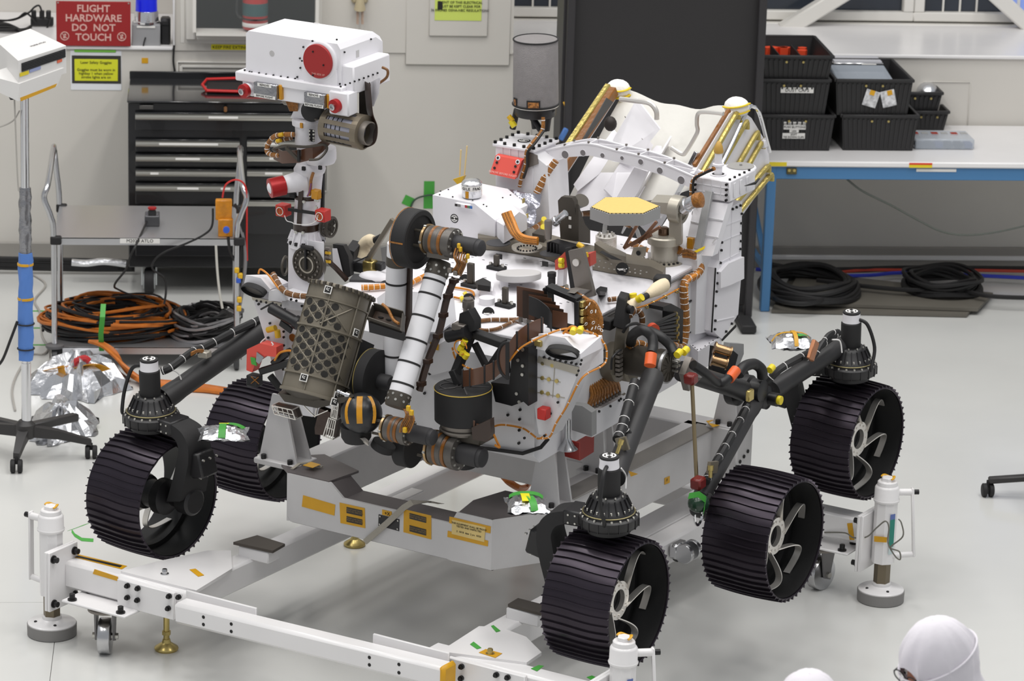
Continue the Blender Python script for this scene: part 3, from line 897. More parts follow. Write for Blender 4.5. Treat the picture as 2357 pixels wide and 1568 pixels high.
text('lettering', '-Y', .018, INK, st, S(1535, 1106, x=.584), (0, 1, 0), (0, 0, 1), depth=.0003)
tapeS(st, ((1447, 1085), (1468, 1092), (1452, 1098)), z=.733)
tapeS(st, ((1625, 970), (1650, 966), (1664, 978), (1640, 984)), z=.748)
tapeS(st, ((697, 1072), (716, 1064), (738, 1070), (720, 1078)), z=.75, name='tape')
# ---------------------------------------------------------------- the rover (rover frame coordinates)
rv = thing('mars_rover', 'six-wheeled white planetary rover with a camera mast and folded robot arm', 'rover', frame=(R_M, R_O))
RW_, WW = .262, .305
def make_wheel():
 # local: axis X, outboard = +X, centre at origin
 g = G()
 n = 72
 prof = [(-.5, .250), (-.49, .256), (-.25, .261), (0, .2625), (.25, .261), (.49, .256), (.5, .250), (.49, .247), (.0, .252), (-.49, .247), (-.5, .250)]
 rings = [[V((t * WW, r * cos(2 * pi * i / n), r * sin(2 * pi * i / n))) for i in range(n)] for t, r in prof]
 g.loft(rings, cap=False)
 NG = 48
 for k in range(NG):
  th = 2 * pi * k / NG
  rings = []
  for j in range(13):
   t = j / 12 - .5
   dth = .012 * sin(t * 2 * pi) + .012 * t
   rr = .2625 - .0065 * (2 * t) ** 2
   a = th + dth
   e, h, w = V((0, cos(a), sin(a))), V((0, -sin(a), cos(a))), .0022
   c = V((t * WW, 0, 0))
   rings.append([c + e * (rr - .003) + h * (w * 1.7), c + e * (rr + .0085) + h * w * .8, c + e * (rr + .0085) - h * w * .8, c + e * (rr - .003) - h * (w * 1.7)])
  g.loft(rings)
 tr = g.build('wheel', TIRE, None)
 gi = G()
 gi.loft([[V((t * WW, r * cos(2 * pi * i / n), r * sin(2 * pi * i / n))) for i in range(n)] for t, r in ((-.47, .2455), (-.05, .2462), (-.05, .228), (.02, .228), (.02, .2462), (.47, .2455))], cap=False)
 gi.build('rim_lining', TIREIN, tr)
 g = G().lathe((-.10, 0, 0), (1, 0, 0), [(.05, 0), (.078, .01), (.08, .05), (.062, .07), (.062, .12), (.075, .125), (.075, .14), (.05, .142), (.045, .13)], 36)
 g.build('drive_hub', BLACK, tr)
 g = G().ring((.04, 0, 0), (.06, 0, 0), .08, .046, 36)
 for k in range(12):
  a = 2 * pi * k / 12
  p = V((.06, .063 * cos(a), .063 * sin(a)))
  g.cyl(p, p + V((.004, 0, 0)), .005, n=6)
 g.build('hub_ring', TITAN, tr)
 for k in range(6):
  th = 2 * pi * k / 6 + .35
  path, wv = [], []
  s0, s1 = (.072 * cos(th), .072 * sin(th)), (.243 * cos(th + .2), .243 * sin(th + .2))
  for j in range(23):
   t = j / 22
   bl = .10 * sin(pi * t)
   path.append(V((.05 + .03 * sin(pi * t), s0[0] + (s1[0] - s0[0]) * t - sin(th + .1) * bl, s0[1] + (s1[1] - s0[1]) * t + cos(th + .1) * bl)))
   wv.append(V((.03, 0, 0)))
  G().ribbon(path, wv, .0045).build('spoke', TITAN, tr)
 return tr
WH = [(V((-1.143, -1.169, .65)), pi - rad(4), 0.3), (V((1.112, -1.132, .65)), rad(1), 0), (V((1.326, -.193, .65)), rad(-1), .5), (V((1.102, 1.045, .65)), rad(-3), .9)]
w0 = make_wheel()
wl_c = R(600, 1012, x=-1.34)
WH.append((V((-1.33, wl_c.y, wl_c.z)), pi, .2))
for i, (p, rz, spin) in enumerate(WH):
 w = w0 if i == 0 else copytree(w0)
 w.parent = rv
 w.matrix_parent_inverse = Matrix.Identity(4)
 w.matrix_basis = Matrix.Translation(p) @ Matrix.Rotation(rz, 4, 'Z') @ Matrix.Rotation(spin, 4, 'X')
 w['label'] = ['front wheel on the mast side', 'front wheel nearest the camera', 'middle wheel on the near side', 'rear wheel on the near side', 'middle wheel on the far side'][i]
# ---- steering actuators with their curved legs
def fiducial(parent, c, ax, r, up=None):
 u, v, d = basis(ax, up)
 c = V(c)
 WM = mat('marker_white', (228, 226, 224), .6)
 g = G()
 n = 20
 for a0, a1 in ((.25, pi - .25), (pi + .25, 2 * pi - .25)):
  pts = [c + (u * cos(t) + v * sin(t)) * r * .82 for t in [a0 + (a1 - a0) * k / n for k in range(n + 1)]] + [c + (u * cos(t) + v * sin(t)) * r * .62 for t in [a1 - (a1 - a0) * k / n for k in range(n + 1)]]
  g.prism(pts, d * .0012)
 for s_ in (-1, 1):
  pts = [c, c + (u * .5 + v * .42 * s_) * r, c + (u * -.5 + v * .42 * s_) * r]
  g.prism(pts if s_ > 0 else pts[::-1], d * .0012)
 for s_ in (-1, 1):
  pts = [c + (u * s_ * .62 + v * -.32) * r, c + (u * s_ * .62 + v * .32) * r, c + (u * s_ * .38 + v * .32) * r, c + (u * s_ * .38 + v * -.32) * r]
 return g.build('fiducial_marker', WM, parent)
def actuator(cx, cy, legside, leg_to, ldir, cable):
 c = V((cx, cy, 0))
 a = G().lathe(c, (0, 0, 1), [(.085, .935), (.09, .94), (.09, .955), (.10, .96), (.118, .966), (.122, .975), (.122, 1.005), (.116, 1.01), (.106, 1.013), (.1, 1.03), (.094, 1.035), (.074, 1.075), (.066, 1.085), (.060, 1.09), (.048, 1.092)], 40).build('steering_actuator', BLACK, rv)
 G().lathe(c, (0, 0, 1), [(.044, 1.085), (.0455, 1.09), (.0455, 1.2), (.043, 1.203)], 30).build('motor_can', BLACKM, a)
 G().lathe(c, (0, 0, 1), [(.036, 1.2), (.041, 1.205), (.039, 1.222), (.039, 1.243), (.036, 1.246)], 30).build('motor_collar', WHITE, a)
 G().lathe(c, (0, 0, 1), [(.037, 1.243), (.0395, 1.246), (.0395, 1.252), (.037, 1.254)], 30).build('end_cap', BLACKM, a)
 fiducial(a, c + V((0, 0, 1.2545)), (0, 0, 1), .034, up=(-.52, .85, 0))
 g = G()
 for k in range(20):
  t = 2 * pi * k / 20
  e = V((cos(t), sin(t), 0))
  g.lathe(c + e * .112 + V((0, 0, 1.008)), (0, 0, 1), [(.0052, 0), (.0052, .009), (.003, .010)], 6)
  g.lathe(c + e * .092 + V((0, 0, 1.035)), (0, 0, 1), [(.0042, 0), (.0042, .01), (.003, .011)], 6)
  if k % 2 == 0: g.lathe(c + e * .062 + V((0, 0, 1.09)), (0, 0, 1), [(.0038, 0), (.0038, .007), (.002, .008)], 6)
 g.build('bolts', BOLTS, a, kind='stuff')
 g = G()
 for k in range(18):
  t = 2 * pi * k / 18
  e = V((cos(t), sin(t), 0))
  g.bar(c + e * .094 + V((0, 0, 1.03)), c + e * .07 + V((0, 0, 1.082)), .004, .012, up=e)
  g.bar(c + e * .12 + V((0, 0, .966)), c + e * .12 + V((0, 0, 1.004)), .003, .008, up=e)
 g.build('ribs', BLACK, a, kind='stuff')
 g = G().torus(c + V((0, 0, 1.022)), (0, 0, 1), .1045, .0025, 40, 6)
 g.build('gold_ring', mat('dull_gold_line', (150, 140, 100), .4, metal=.6), a)
 # curved leg: from the housing sideways, over and down to the inner hub
 s_ = legside
 # box bracket
 d = V((s_, ldir, 0)).normalized()
 n_ = V((-d.y, d.x, 0))
 b0 = c + d * .10 + V((0, 0, .975))
 G().bar(c + d * .06 + V((0, 0, .985)), c + d * .175 + V((0, 0, .985)), .12, .062, up=(0, 0, 1), ch=.006).build('leg_bracket', BLACK, a)
 g = G()
 for t_ in (.12, .15):
  for zz in (.967, 1.0):
   q = c + d * t_ - n_ * .061 * (1 if s_ < 0 else -1) + V((0, 0, zz))
   for sg in (1, -1):
    q2 = c + d * t_ + n_ * .06 * sg + V((0, 0, zz))
    g.cyl(q2, q2 + n_ * sg * .004, .0045, n=6)
 g.build('bolts', BOLTS, a, kind='stuff')
 out = [c + d * .17 + V((0, 0, 1.01)), c + d * .235 + V((0, 0, .99)), c + d * .275 + V((0, 0, .945)), c + d * .285 + V((0, 0, .88)), c + d * .27 + V((0, 0, .80)), c + d * .235 + V((0, 0, .68))]
 inn = [c + d * .17 + V((0, 0, .955)), c + d * .205 + V((0, 0, .94)), c + d * .222 + V((0, 0, .905)), c + d * .215 + V((0, 0, .86)), c + d * .195 + V((0, 0, .78)), c + d * .155 + V((0, 0, .66))]
 out, inn = smooth(out, 4), smooth(inn, 4)
 rings = []
 w = .055
 for k, (o_, i_) in enumerate(zip(out, inn)):
  ww = w * (1 + .5 * k / len(out))
  rings.append([o_ + n_ * ww, o_ - n_ * ww, i_ - n_ * ww, i_ + n_ * ww])
 lg_ = G().loft(rings).build('wheel_leg', BLACKM, a, ang=30)
 m_ = c + d * .27 + V((0, 0, .86))
 hh = c + d * .15 + V((0, 0, .655))
 G().lathe(hh + d * .10, -d, [(.05, 0), (.062, .01), (.062, .07), (.045, .075), (.045, .12)], 24).build('drive_motor', BLACK, a)
 # bolted inspection cover on the outside of the leg
 cv = G().box(m_ + d * .028 + V((0, 0, -.015)), (.075, .10, .11), Matrix((d, n_, V((0, 0, 1)))).transposed() @ Matrix.Rotation(rad(-14), 3, 'Y'), ch=.008)
 cv.build('leg_cover', BLACK, a)
 g = G()
 for yy in (-.04, 0, .04):
  for zz in (-.05, .035):
   q = m_ + d * (.06 + zz * .25) + n_ * yy + V((0, 0, zz - .015))
   g.cyl(q, q + d * .01, .005, n=8)
 g.build('bolts', BOLTS, a, kind='stuff')
 g = G().tube(smooth([c + V((0, 0, 1.22)) + V(cable[0]) * .036, c + V((0, 0, 1.20)) + V(cable[0]) * .085, c + V((0, 0, 1.10)) + V(cable[0]) * .125, c + V((0, 0, 1.02)) + V(cable[1]) * .125, c + V((0, 0, 1.0)) + V(cable[1]) * .12]), .0085, 8)
 g.build('motor_cable', BLACKW, a)
 return a
acFL = actuator(-1.155, -1.14, 1, None, -.12, ((-.95, -.2, 0), (-.9, -.45, 0)))
acFR = actuator(1.116, -1.122, -1, None, -.12, ((.25, -.97, 0), (.35, -.9, 0)))
acRR = actuator(1.113, 1.026, -1, None, -.35, ((.9, .1, 0), (.95, -.2, 0)))
# ---- right rocker and bogie tubes
def tubepart(name, a, b, r, mt=BLACKM, n=20, parent=rv, flare=0.0):
 a, b = V(a), V(b)
 L_ = (b - a).length
 o = G().lathe(a, b - a, [(r * (1 + flare), 0), (r * (1 + flare), .05), (r, .09), (r, L_ - .09), (r * (1 + flare), L_ - .05), (r * (1 + flare), L_)], n).build(name, mt, parent)
 return o
def ties(parent, path, r, ts, name='cable_ties', mt=TIE):
 g = G()
 for t in ts:
  k = t * (len(path) - 1)
  i = min(int(k), len(path) - 2)
  p = V(path[i]).lerp(V(path[i + 1]), k - i)
  ax = V(path[i + 1]) - V(path[i])
  u, v, d = basis(ax)
  g.lathe(p - d * .002, d, [(r * .9, 0), (r * 1.07, .0008), (r * 1.07, .0035), (r * .9, .0043)], 10)
 return g.build(name, mt, parent, kind='stuff')
def cable(name, pts, r, mt, parent=rv, tie=0, n=7, sm=6):
 path = smooth(pts, sm)
 o = G().tube(path, r, n).build(name, mt, parent)
 if tie: ties(o, path, r, [(k + .5) / tie for k in range(tie)])
 return o
TUBEM = mat('rocker_tube_black', (46, 45, 46), .5, var=.06, vscale=6)
XR = .92    # plane of the near rocker tubes
pv = R(1500, 850, x=.80)
# rocker hub on the body side
hb = V((.62, pv.y, pv.z))
hub_c = R(1443, 838, x=.66)
G().lathe(V((.57, hub_c.y, hub_c.z)), (1, 0, 0), [(.08, 0), (.084, .01), (.084, .06), (.074, .07), (.074, .12), (.066, .13)], 36).build('rocker_hub', BRONZE, rv)
h2 = R(1540, 845, x=.90)
hub = G().lathe(V((.70, h2.y, h2.z)), (1, 0, 0), [(.06, 0), (.066, .01), (.066, .14), (.07, .15), (.07, .19), (.064, .20), (.035, .203)], 36).build('rocker_pivot', BRONZED, rv)
g = G().ring(V((.885, h2.y, h2.z)), V((.897, h2.y, h2.z)), .073, .066, 36)
g.build('pivot_ring', ALU, hub)
g = G()
for k in range(12):
 t = 2 * pi * k / 12
 e = V((0, cos(t), sin(t)))
 c = V((.902, h2.y, h2.z))
 g.bar(c + e * .025, c + e * .06, .005, .008, up=(1, 0, 0))
g.build('pivot_ribs', BRONZED, hub, kind='stuff')
g = G()
for k in range(5):
 q = V((.905, h2.y, h2.z)) + V((0, .02 + .018 * (k % 2), .02 - .02 * (k // 2)))
 g.cyl(q, q + V((.025, 0, 0)), .006, n=8)
g.build('connector_studs', BOLTS, hub, kind='stuff')
a0 = V((.86, h2.y - .06, h2.z - .02))
ra = R(1490, 895, x=.90)
rb = R(1415, 1080, x=1.04)
t1 = tubepart('rocker_front_tube', R(1503, 868, x=.88), R(1413, 1100, x=1.08), .044, TUBEM, flare=.08)
c1 = [R(1447, 868, x=.86), R(1437, 900, x=.93), R(1428, 960, x=.985), R(1420, 1010, x=1.0), R(1424, 1040, x=1.02), R(1405, 1062, x=1.06)]
cable('harness', [R(1462, 878, x=.92), R(1450, 920, x=.95), R(1437, 965, x=.99), R(1432, 985, x=1.0), R(1421, 1012, x=1.02)], .021, BLACKW, t1, tie=5, n=10)
cable('harness', [R(1437, 985, x=1.0), R(1450, 1000, x=1.02), R(1456, 1022, x=1.04), R(1447, 1045, x=1.05), R(1425, 1062, x=1.07)], .011, BLACKW, t1, tie=4)
cb = G().box(R(1433, 1022, x=1.05), (.05, .012, .055), Matrix.Rotation(rad(-20), 3, 'Y')).build('connector_bracket', BRONZE, t1)
g = G().lathe(R(1431, 1012, x=1.06), (-.2, -.3, -1), [(.012, 0), (.012, .02), (.008, .021), (.008, .06)], 10)
g.build('connector', GOLDP, t1)
# cross tube hub -> bogie pivot
t2 = tubepart('rocker_rear_tube', R(1570, 855, x=.90), R(1712, 900, x=.95), .042, TUBEM, flare=.06)
bp_ = R(1737, 897, x=.98)
bogie = G().lathe(V((.86, bp_.y, bp_.z)), (1, 0, 0), [(.07, 0), (.085, .01), (.085, .05), (.06, .06), (.06, .10), (.05, .11), (.05, .16), (.035, .165)], 28).build('bogie_pivot', BLACK, rv)
q = R(1777, 918, x=1.02)
G().lathe(V((.94, q.y, q.z)), (1, 0, 0), [(.045, 0), (.052, .01), (.052, .06), (.03, .07), (.03, .11)], 24).build('bogie_motor', BLACK, bogie)
G().cyl(V((1.05, q.y, q.z)), V((1.066, q.y, q.z)), .02, n=14).build('cap', YELLOW, bogie)
tb1 = tubepart('bogie_rear_tube', R(1778, 898, x=.98), R(1940, 795, x=1.08), .041, TUBEM, flare=.06)
tb2 = tubepart('bogie_front_tube', R(1737, 925, x=.98), R(1612, 1150, x=1.12), .037, TUBEM, flare=.10)
q = R(1601, 1170, x=1.13)
G().lathe(R(1600, 1160, x=1.06), (1, 0, 0), [(.05, 0), (.055, .01), (.055, .10), (.03, .11)], 24).build('middle_drive', BLACK, tb2)
G().bar(R(1612, 1140, x=1.12), R(1700, 1235, x=1.16), .09, .05, ch=.01).build('middle_leg', BLACKM, tb2)
cable('harness', [R(1765, 880, x=.99), R(1795, 850, x=1.03), R(1842, 823, x=1.07), R(1870, 808, x=1.08), R(1905, 783, x=1.09), R(1930, 765, x=1.1)], .017, BLACKW, tb1, tie=6, n=9)
cable('harness', [R(1845, 825, x=1.08), R(1873, 822, x=1.1), R(1890, 795, x=1.11), R(1908, 770, x=1.11), R(1928, 763, x=1.12)], .011, BLACKW, tb1, tie=4)
G().box(R(1871, 807, x=1.12), (.02, .05, .09), Matrix.Rotation(rad(-35), 3, 'X'), ch=.004).build('connector_bracket', mat('copper_bracket', (176, 120, 86), .35, metal=.6), tb1)
cable('harness', [R(1720, 935, x=1.02), R(1705, 965, x=1.04), R(1680, 1010, x=1.07), R(1660, 1045, x=1.09), R(1638, 1080, x=1.12), R(1625, 1110, x=1.14)], .017, BLACKW, tb2, tie=7, n=8)
G().box(R(1640, 1076, x=1.15), (.014, .075, .05), Matrix.Rotation(rad(-15), 3, 'X')).build('connector_bracket', BRONZE, tb2)
g = G().lathe(R(1636, 1072, x=1.16), (.1, -.2, -1), [(.013, 0), (.013, .02), (.009, .021), (.009, .05)], 10)
g.build('connector', GOLDP, tb2)
# green-taped cap hanging at the end of the middle leg
g = G().sph(R(1608, 1158, x=1.16), (.045, .05, .04), 16, 10)
g.build('drive_end_cap', mat('dark_green_cap', (30, 56, 40), .25), tb2)
g = G().tube([R(1608, 1172, x=1.17) + V((.0, .034 * cos(t), .05 * sin(t) - .02)) for t in [k * .3 for k in range(-11, 2)]], .006, 6)
g.build('wire_loop', CHROME, tb2)
g = G().ribbon([R(1585, 1142, x=1.19), R(1608, 1138, x=1.205), R(1624, 1150, x=1.2), R(1620, 1180, x=1.2)], V((0, .012, .022)), .001)
g.build('tape', GREENT, tb2)
# thin bronze tie rod from the rocker to the bogie leg
q0, q1 = R(1593, 885, x=1.03), R(1603, 1098, x=1.10)
rod = G().cyl(q0, q1, .0085, n=12).build('tie_rod', mat('bronze_rod', (150, 134, 104), .3, metal=.8), rv)
G().box(R(1590, 872, x=1.02), (.05, .05, .045), ch=.008).build('rod_clamp', mat('maroon_clamp', (110, 28, 24), .35), rod)
G().box(R(1607, 1112, x=1.13), (.05, .06, .05), ch=.008).build('rod_clamp', mat('maroon_clamp', (110, 28, 24), .35), rod)
# hub plates and bracket behind the rear tube
g = G().prism([R(x, y, x=.93) for x, y in ((1562, 860), (1578, 820), (1600, 838), (1612, 855), (1572, 898))], (.03, 0, 0))
g.build('stop_bracket', GREYM, hub)
G().box(R(1612, 858, x=.97), (.05, .07, .02), ch=.003).build('stop_tab', ALU, hub)
# two bronze rollers
rl = G().prism([R(x, y, x=.80) for x, y in ((1634, 795), (1672, 800), (1690, 815), (1682, 845), (1655, 868), (1630, 850))], (.02, 0, 0)).build('roller_bracket', BLACKM, rv)
for x0, y0, x1, y1 in ((1644, 800, 1682, 812), (1637, 828, 1674, 838)):
 a, b = R(x0, y0, x=.84), R(x1, y1, x=.90)
 G().lathe(a, b - a, [(.028, 0), (.028, .006), (.022, .007), (.022, (b - a).length - .007), (.028, (b - a).length - .006), (.028, (b - a).length)], 22).build('roller', mat('bronze_roller', (160, 130, 96), .22, metal=.9), rl)
G().prism([R(x, y, x=.78) for x, y in ((1680, 790), (1712, 792), (1712, 815), (1690, 870), (1665, 880))], (-.03, 0, 0)).build('side_fairing', GREYP, rl)
# black foam cables around the hub
cable('foam_hose', [R(1452, 790, x=.72), R(1458, 770, x=.80), R(1480, 760, x=.88), R(1500, 775, x=.92), R(1503, 800, x=.94), R(1499, 815, x=.95)], .022, BLACKW, hub, n=12)
cable('foam_hose', [R(1495, 762, x=.80), R(1520, 775, x=.86), R(1542, 795, x=.90), R(1552, 815, x=.93)], .021, BLACKW, hub, n=12)
cable('foam_hose', [R(1595, 840, x=1.0), R(1625, 860, x=1.02), R(1650, 880, x=1.02), R(1668, 878, x=1.04), R(1690, 855, x=1.04)], .021, BLACKW, t2, n=12)
cable('foam_hose', [R(1700, 862, x=1.0), R(1712, 845, x=1.0), R(1735, 838, x=1.0), R(1752, 850, x=1.02), R(1755, 868, x=1.02)], .024, BLACKW, bogie, n=12)
ORT = mat('orange_tape', (222, 96, 40), .4)
G().cyl(R(1499, 815, x=.952), R(1496, 842, x=.965), .0245, n=16).build('tape_wrap', ORT, hub)
G().cyl(R(1678, 872, x=1.045), R(1694, 852, x=1.045), .0235, n=16).build('tape_wrap', ORT, t2)
G().box(R(1726, 910, x=1.06), (.02, .045, .05), ch=.004).build('gold_box', GOLDP, bogie)
for x, y, xx in ((1558, 818, .96), (1573, 812, .97), (1771, 853, 1.03)):
 G().cyl(R(x, y, x=xx), R(x, y, x=xx) + V((.0, .03, .008)), .016, n=12).build('cap', YELLOW, hub)
# ---- left rocker
lp = R(597, 765, x=-.86)
t3 = tubepart('rocker_front_tube', (-1.125, -1.08, 1.06), R(640, 735, x=-.95), .046, TUBEM, flare=.08)
cable('harness', [R(372, 855, x=-1.13), R(395, 845, x=-1.1), R(440, 812, x=-1.08), R(470, 800, x=-1.07), R(530, 768, x=-1.02), R(600, 735, x=-.98)], .018, BLACKW, t3, tie=8, n=8)
G().box(R(471, 815, x=-1.05), (.05, .04, .03), ch=.004).build('connector_bracket', PALEM, t3)
g = G()
for k in range(3): g.tube(smooth([R(440, 812 + 3 * k, x=-1.05), R(455, 806 + 2 * k, x=-1.05), R(468, 806 + 3 * k, x=-1.05)]), .004, 6)
g.build('wires', COPPERW, t3, kind='stuff')
for ac, pts in ((acFL, [R(395, 850, x=-1.13), R(412, 862, x=-1.1), R(420, 885, x=-1.08)]), (acFR, [R(1430, 1078, x=1.12), R(1440, 1095, x=1.12), R(1440, 1125, x=1.13)]), (acRR, [R(1915, 782, x=1.12), R(1933, 785, x=1.14), R(1938, 812, x=1.15)])):
 G().tube(smooth(pts), .0035, 6).build('white_lacing', TIE, ac)
# ---- chassis
def rp(pts, vec, **k):   # prism from pixel polygon on a rover-frame plane
 return G().prism([R(x, y, **k) for x, y in pts], vec)
ZD, XB = 1.51, .572
ch_ = G()
prof = [(-.76, 1.0), (.40, 1.0), (.76, 1.10), (.76, ZD - .012), (-.70, ZD - .012), (-.80, 1.44), (-.80, 1.04)]
ch_ = G().prism([V((-XB, y, z)) for y, z in prof[::-1]], (2 * XB, 0, 0)).build('chassis', WHITE2, rv)
G().box((0, .02, ZD - .006), (2 * XB + .01, 1.48, .014), ch=.003).build('deck', WHITE, ch_)
g = G()
for k in range(70):
 x, y = random.uniform(-.5, .5), random.uniform(-.6, .65)
 g.box((x, y, ZD + .0012), (.012, .005, .0012))
g.build('deck_inserts', BOLTM, ch_, kind='stuff')
G().box((0, .02, ZD - .024), (2 * XB + .016, 1.5, .006)).build('deck_gasket', mat('gasket_grey', (110, 108, 106), .6), ch_)
# black rail along the front lower edge
g = G().tube([R(880, 985, y=-.815), R(1100, 1030, y=-.815), R(1203, 1044, y=-.815), R(1245, 1030, y=-.79), R(1262, 1010, y=-.76)], .012, 6, flat=.7)
g.build('lower_rail', BLACKM, ch_)
# front panel outline, bolts, orange wire
g = G()
for x, y in ((1198, 943), (1197, 965), (1196, 990), (1195, 1020), (1208, 880), (1170, 955), (1100, 1000), (990, 860), (962, 838), (978, 905), (1196, 900), (1185, 925)):
 p = R(x, y, y=-.802)
 g.cyl(p, p - V((0, .007, 0)), .006, n=8)
g.build('bolts', BOLTM, ch_, kind='stuff')
cable('orange_lead', [R(1130, 985, y=-.82), R(1155, 978, y=-.82), R(1200, 985, y=-.82), R(1222, 998, y=-.83), R(1240, 1010, y=-.85), R(1258, 1000, y=-.86)], .0043, ORANGEW, ch_, tie=6)
rp(((950, 830), (1062, 762), (1045, 850), (1000, 862)), (0, -.012, 0), y=-.802).build('access_panel', WHITE2, ch_)
G().box(R(1000, 797, y=-.82), (.04, .002, .03)).build('yellow_tag', TAPEY, ch_)
# right side: thin seams, window panel, clips
def sidebolts(px, x=XB, r=.0055, nm='bolts', mt=BOLTM, parent=ch_):
 g = G()
 for a, b in px:
  p = R(a, b, x=x)
  g.cyl(p, p + V((.006, 0, 0)), r, n=8)
 return g.build(nm, mt, parent, kind='stuff')
sidebolts(((1626, 667), (1638, 665), (1624, 709), (1636, 703), (1623, 747), (1634, 738), (1625, 760), (1640, 640)))
wp = rp(((1579, 702), (1612, 683), (1610, 752), (1577, 768)), (.006, 0, 0), x=XB).build('radiator_window', mat('pale_grey_panel', (206, 208, 208), .5), ch_)
for seg in (((1578, 699), (1613, 680)), ((1577, 770), (1611, 754)), ((1613, 680), (1611, 754))):
 a, b = R(*seg[0], x=XB + .004), R(*seg[1], x=XB + .004)
 G().bar(a, b, .006, .006, up=(1, 0, 0)).build('window_edge', BLACKM, wp)
g = G()
for k in range(26):
 p = lerp(R(1432, 745, x=XB), R(1622, 628, x=XB), k / 25)
 g.cyl(p, p + V((.002, 0, 0)), .0025, n=6)
g.build('rivets', GREYP, ch_, kind='stuff')
cable('orange_lead', [R(1455, 712, x=XB + .02), R(1490, 702, x=XB + .012), R(1515, 690, x=XB + .012), R(1540, 677, x=XB + .012), R(1562, 665, x=XB + .012)], .004, ORANGEW, ch_)
for a, b in ((1488, 706), (1504, 698), (1531, 684), (1557, 671)):
 p = R(a, b, x=XB + .01)
 G().torus(p, (0, 1, .5), .009, .003, 14, 6).build('cable_clip', GOLDP, ch_)
# small white box low on the right side
tp_ = [R(x, y, z=1.145) for x, y in ((1579, 786), (1622, 753), (1661, 775), (1607, 809))]
bx = G().prism(tp_, (0, 0, -.10))
bx = bx.build('side_box', WHITE, ch_)
g = G()
for i in range(4):
 for t in (.1, .3, .5, .7, .9):
  p = lerp(tp_[i], tp_[(i + 1) % 4], t)
  c = (tp_[0] + tp_[2]) / 2
  p = p + (c - p).normalized() * .008
  g.cyl(p, p + V((0, 0, .003)), .003, n=6)
g.build('bolts', BOLTM, bx, kind='stuff')
# lower right pannier with the copper wire fan
pan = rp(((1362, 952), (1438, 911), (1438, 964), (1363, 1007)), (-.20, 0, 0), x=.60).build('side_pannier', WHITE2, rv)
sidebolts(((1378, 947), (1404, 935), (1424, 922), (1367, 962), (1436, 921), (1366, 981), (1436, 939), (1428, 918)), x=.601, parent=pan)
g = G()
for k in range(11):
 t = k / 10
 p0 = lerp(R(1352, 952, x=.57), R(1425, 912, x=.57), t)
 p1 = p0 + V((0, 0, .03))
 p2 = lerp(R(1355, 880, x=.56), R(1405, 850, x=.56), t * .8)
 p3 = lerp(R(1360, 845, x=.55), R(1380, 835, x=.55), t)
 g.tube(smooth([p0, p1, lerp(p1, p2, .5) + V((.02, 0, 0)), p2, p3], 4), .0085, 6)
g.build('wire_fan', COPPERW, pan, kind='stuff')
g = G()
for k in range(11):
 p0 = lerp(R(1350, 955, x=.575), R(1425, 913, x=.575), k / 10)
 g.cyl(p0 + V((.0, 0, -.005)), p0 + V((0, 0, .022)), .0095, n=8)
g.build('connectors', GREYM, pan, kind='stuff')
rp(((1338, 965), (1362, 950), (1440, 905), (1425, 900), (1330, 945)), (0, 0, -.006), z=1.095).build('top_plate', BRONZE, pan)
rp(((1266, 925), (1340, 935), (1362, 950), (1362, 1005), (1300, 985), (1266, 968)), (0, .04, 0), y=-.50).build('pannier_front', GREYP, pan)
# red transport tray and little cone foot under it
tr = rp(((1300, 1020), (1332, 1060), (1364, 1040), (1366, 967), (1358, 985)), (.006, 0, 0), x=.52).build('red_tray', mat('dark_red_tray', (150, 36, 28), .45), pan)
G().prism([R(1295, 1010, y=-.55), R(1333, 1020, y=-.55), R(1333, 1060, y=-.55), R(1297, 1050, y=-.55)], (0, .008, 0)).build('tray_wall', mat('dark_red_tray', (150, 36, 28), .45), tr)
c = R(1306, 1033, y=-.58)
G().lathe(c, (0, 0, 1), [(.045, 0), (.04, .008), (.02, .03), (.014, .05), (.014, .13)], 24).build('cone_foot', STEEL, pan)
# ---- right front tower with the hazard cameras
YT = -.86
tw = rp(((1220, 795), (1336, 826), (1326, 872), (1292, 955), (1266, 1006), (1240, 1000), (1229, 930)), (0, .10, 0), y=YT).build('camera_tower', WHITE2, rv)
rp(((1240, 820), (1334, 845), (1331, 862), (1238, 834)), (0, -.006, 0), y=YT).build('bolt_strip', PALEM, tw)
g = G()
for x, y in ((1253, 822), (1265, 825), (1278, 828), (1290, 830), (1303, 833), (1316, 835), (1327, 838), (1262, 948), (1268, 952), (1285, 926), (1254, 1003), (1208, 1008)):
 p = R(x, y, y=YT - .006)
 g.cyl(p, p - V((0, .006, 0)), .0055, n=8)
g.build('bolts', BOLTM, tw, kind='stuff')
g = G()
for x, y in ((1250, 836), (1272, 841), (1249, 870), (1264, 873), (1282, 877), (1248, 903), (1262, 906), (1285, 911)):
 p = R(x, y, y=YT)
 g.cyl(p, p - V((0, .006, 0)), .0085, n=10)
g.build('washers', GOLDP, tw, kind='stuff')
for seg in (((1235, 868), (1290, 880)), ((1234, 903), (1300, 916)), ((1277, 842), (1272, 915)), ((1236, 830), (1233, 905))):
 G().bar(R(*seg[0], y=YT - .001), R(*seg[1], y=YT - .001), .003, .003).build('rib', PALEM, tw)
# slanted side panel of the tower
sp_ = G().prism([R(1336, 826, y=YT), R(1389, 800, y=YT + .20), R(1389, 835, y=YT + .20), R(1325, 872, y=YT)], (-.02, .01, 0)).build('side_panel', WHITE2, tw)
g = G()
for x, y in ((1339, 829), (1337, 838), (1332, 853), (1328, 863), (1392, 806), (1392, 826)):
 p = R(x, y, y=YT - .004)
 g.cyl(p, p - V((-.002, .006, 0)), .005, n=8)
g.build('bolts', BOLTM, sp_, kind='stuff')
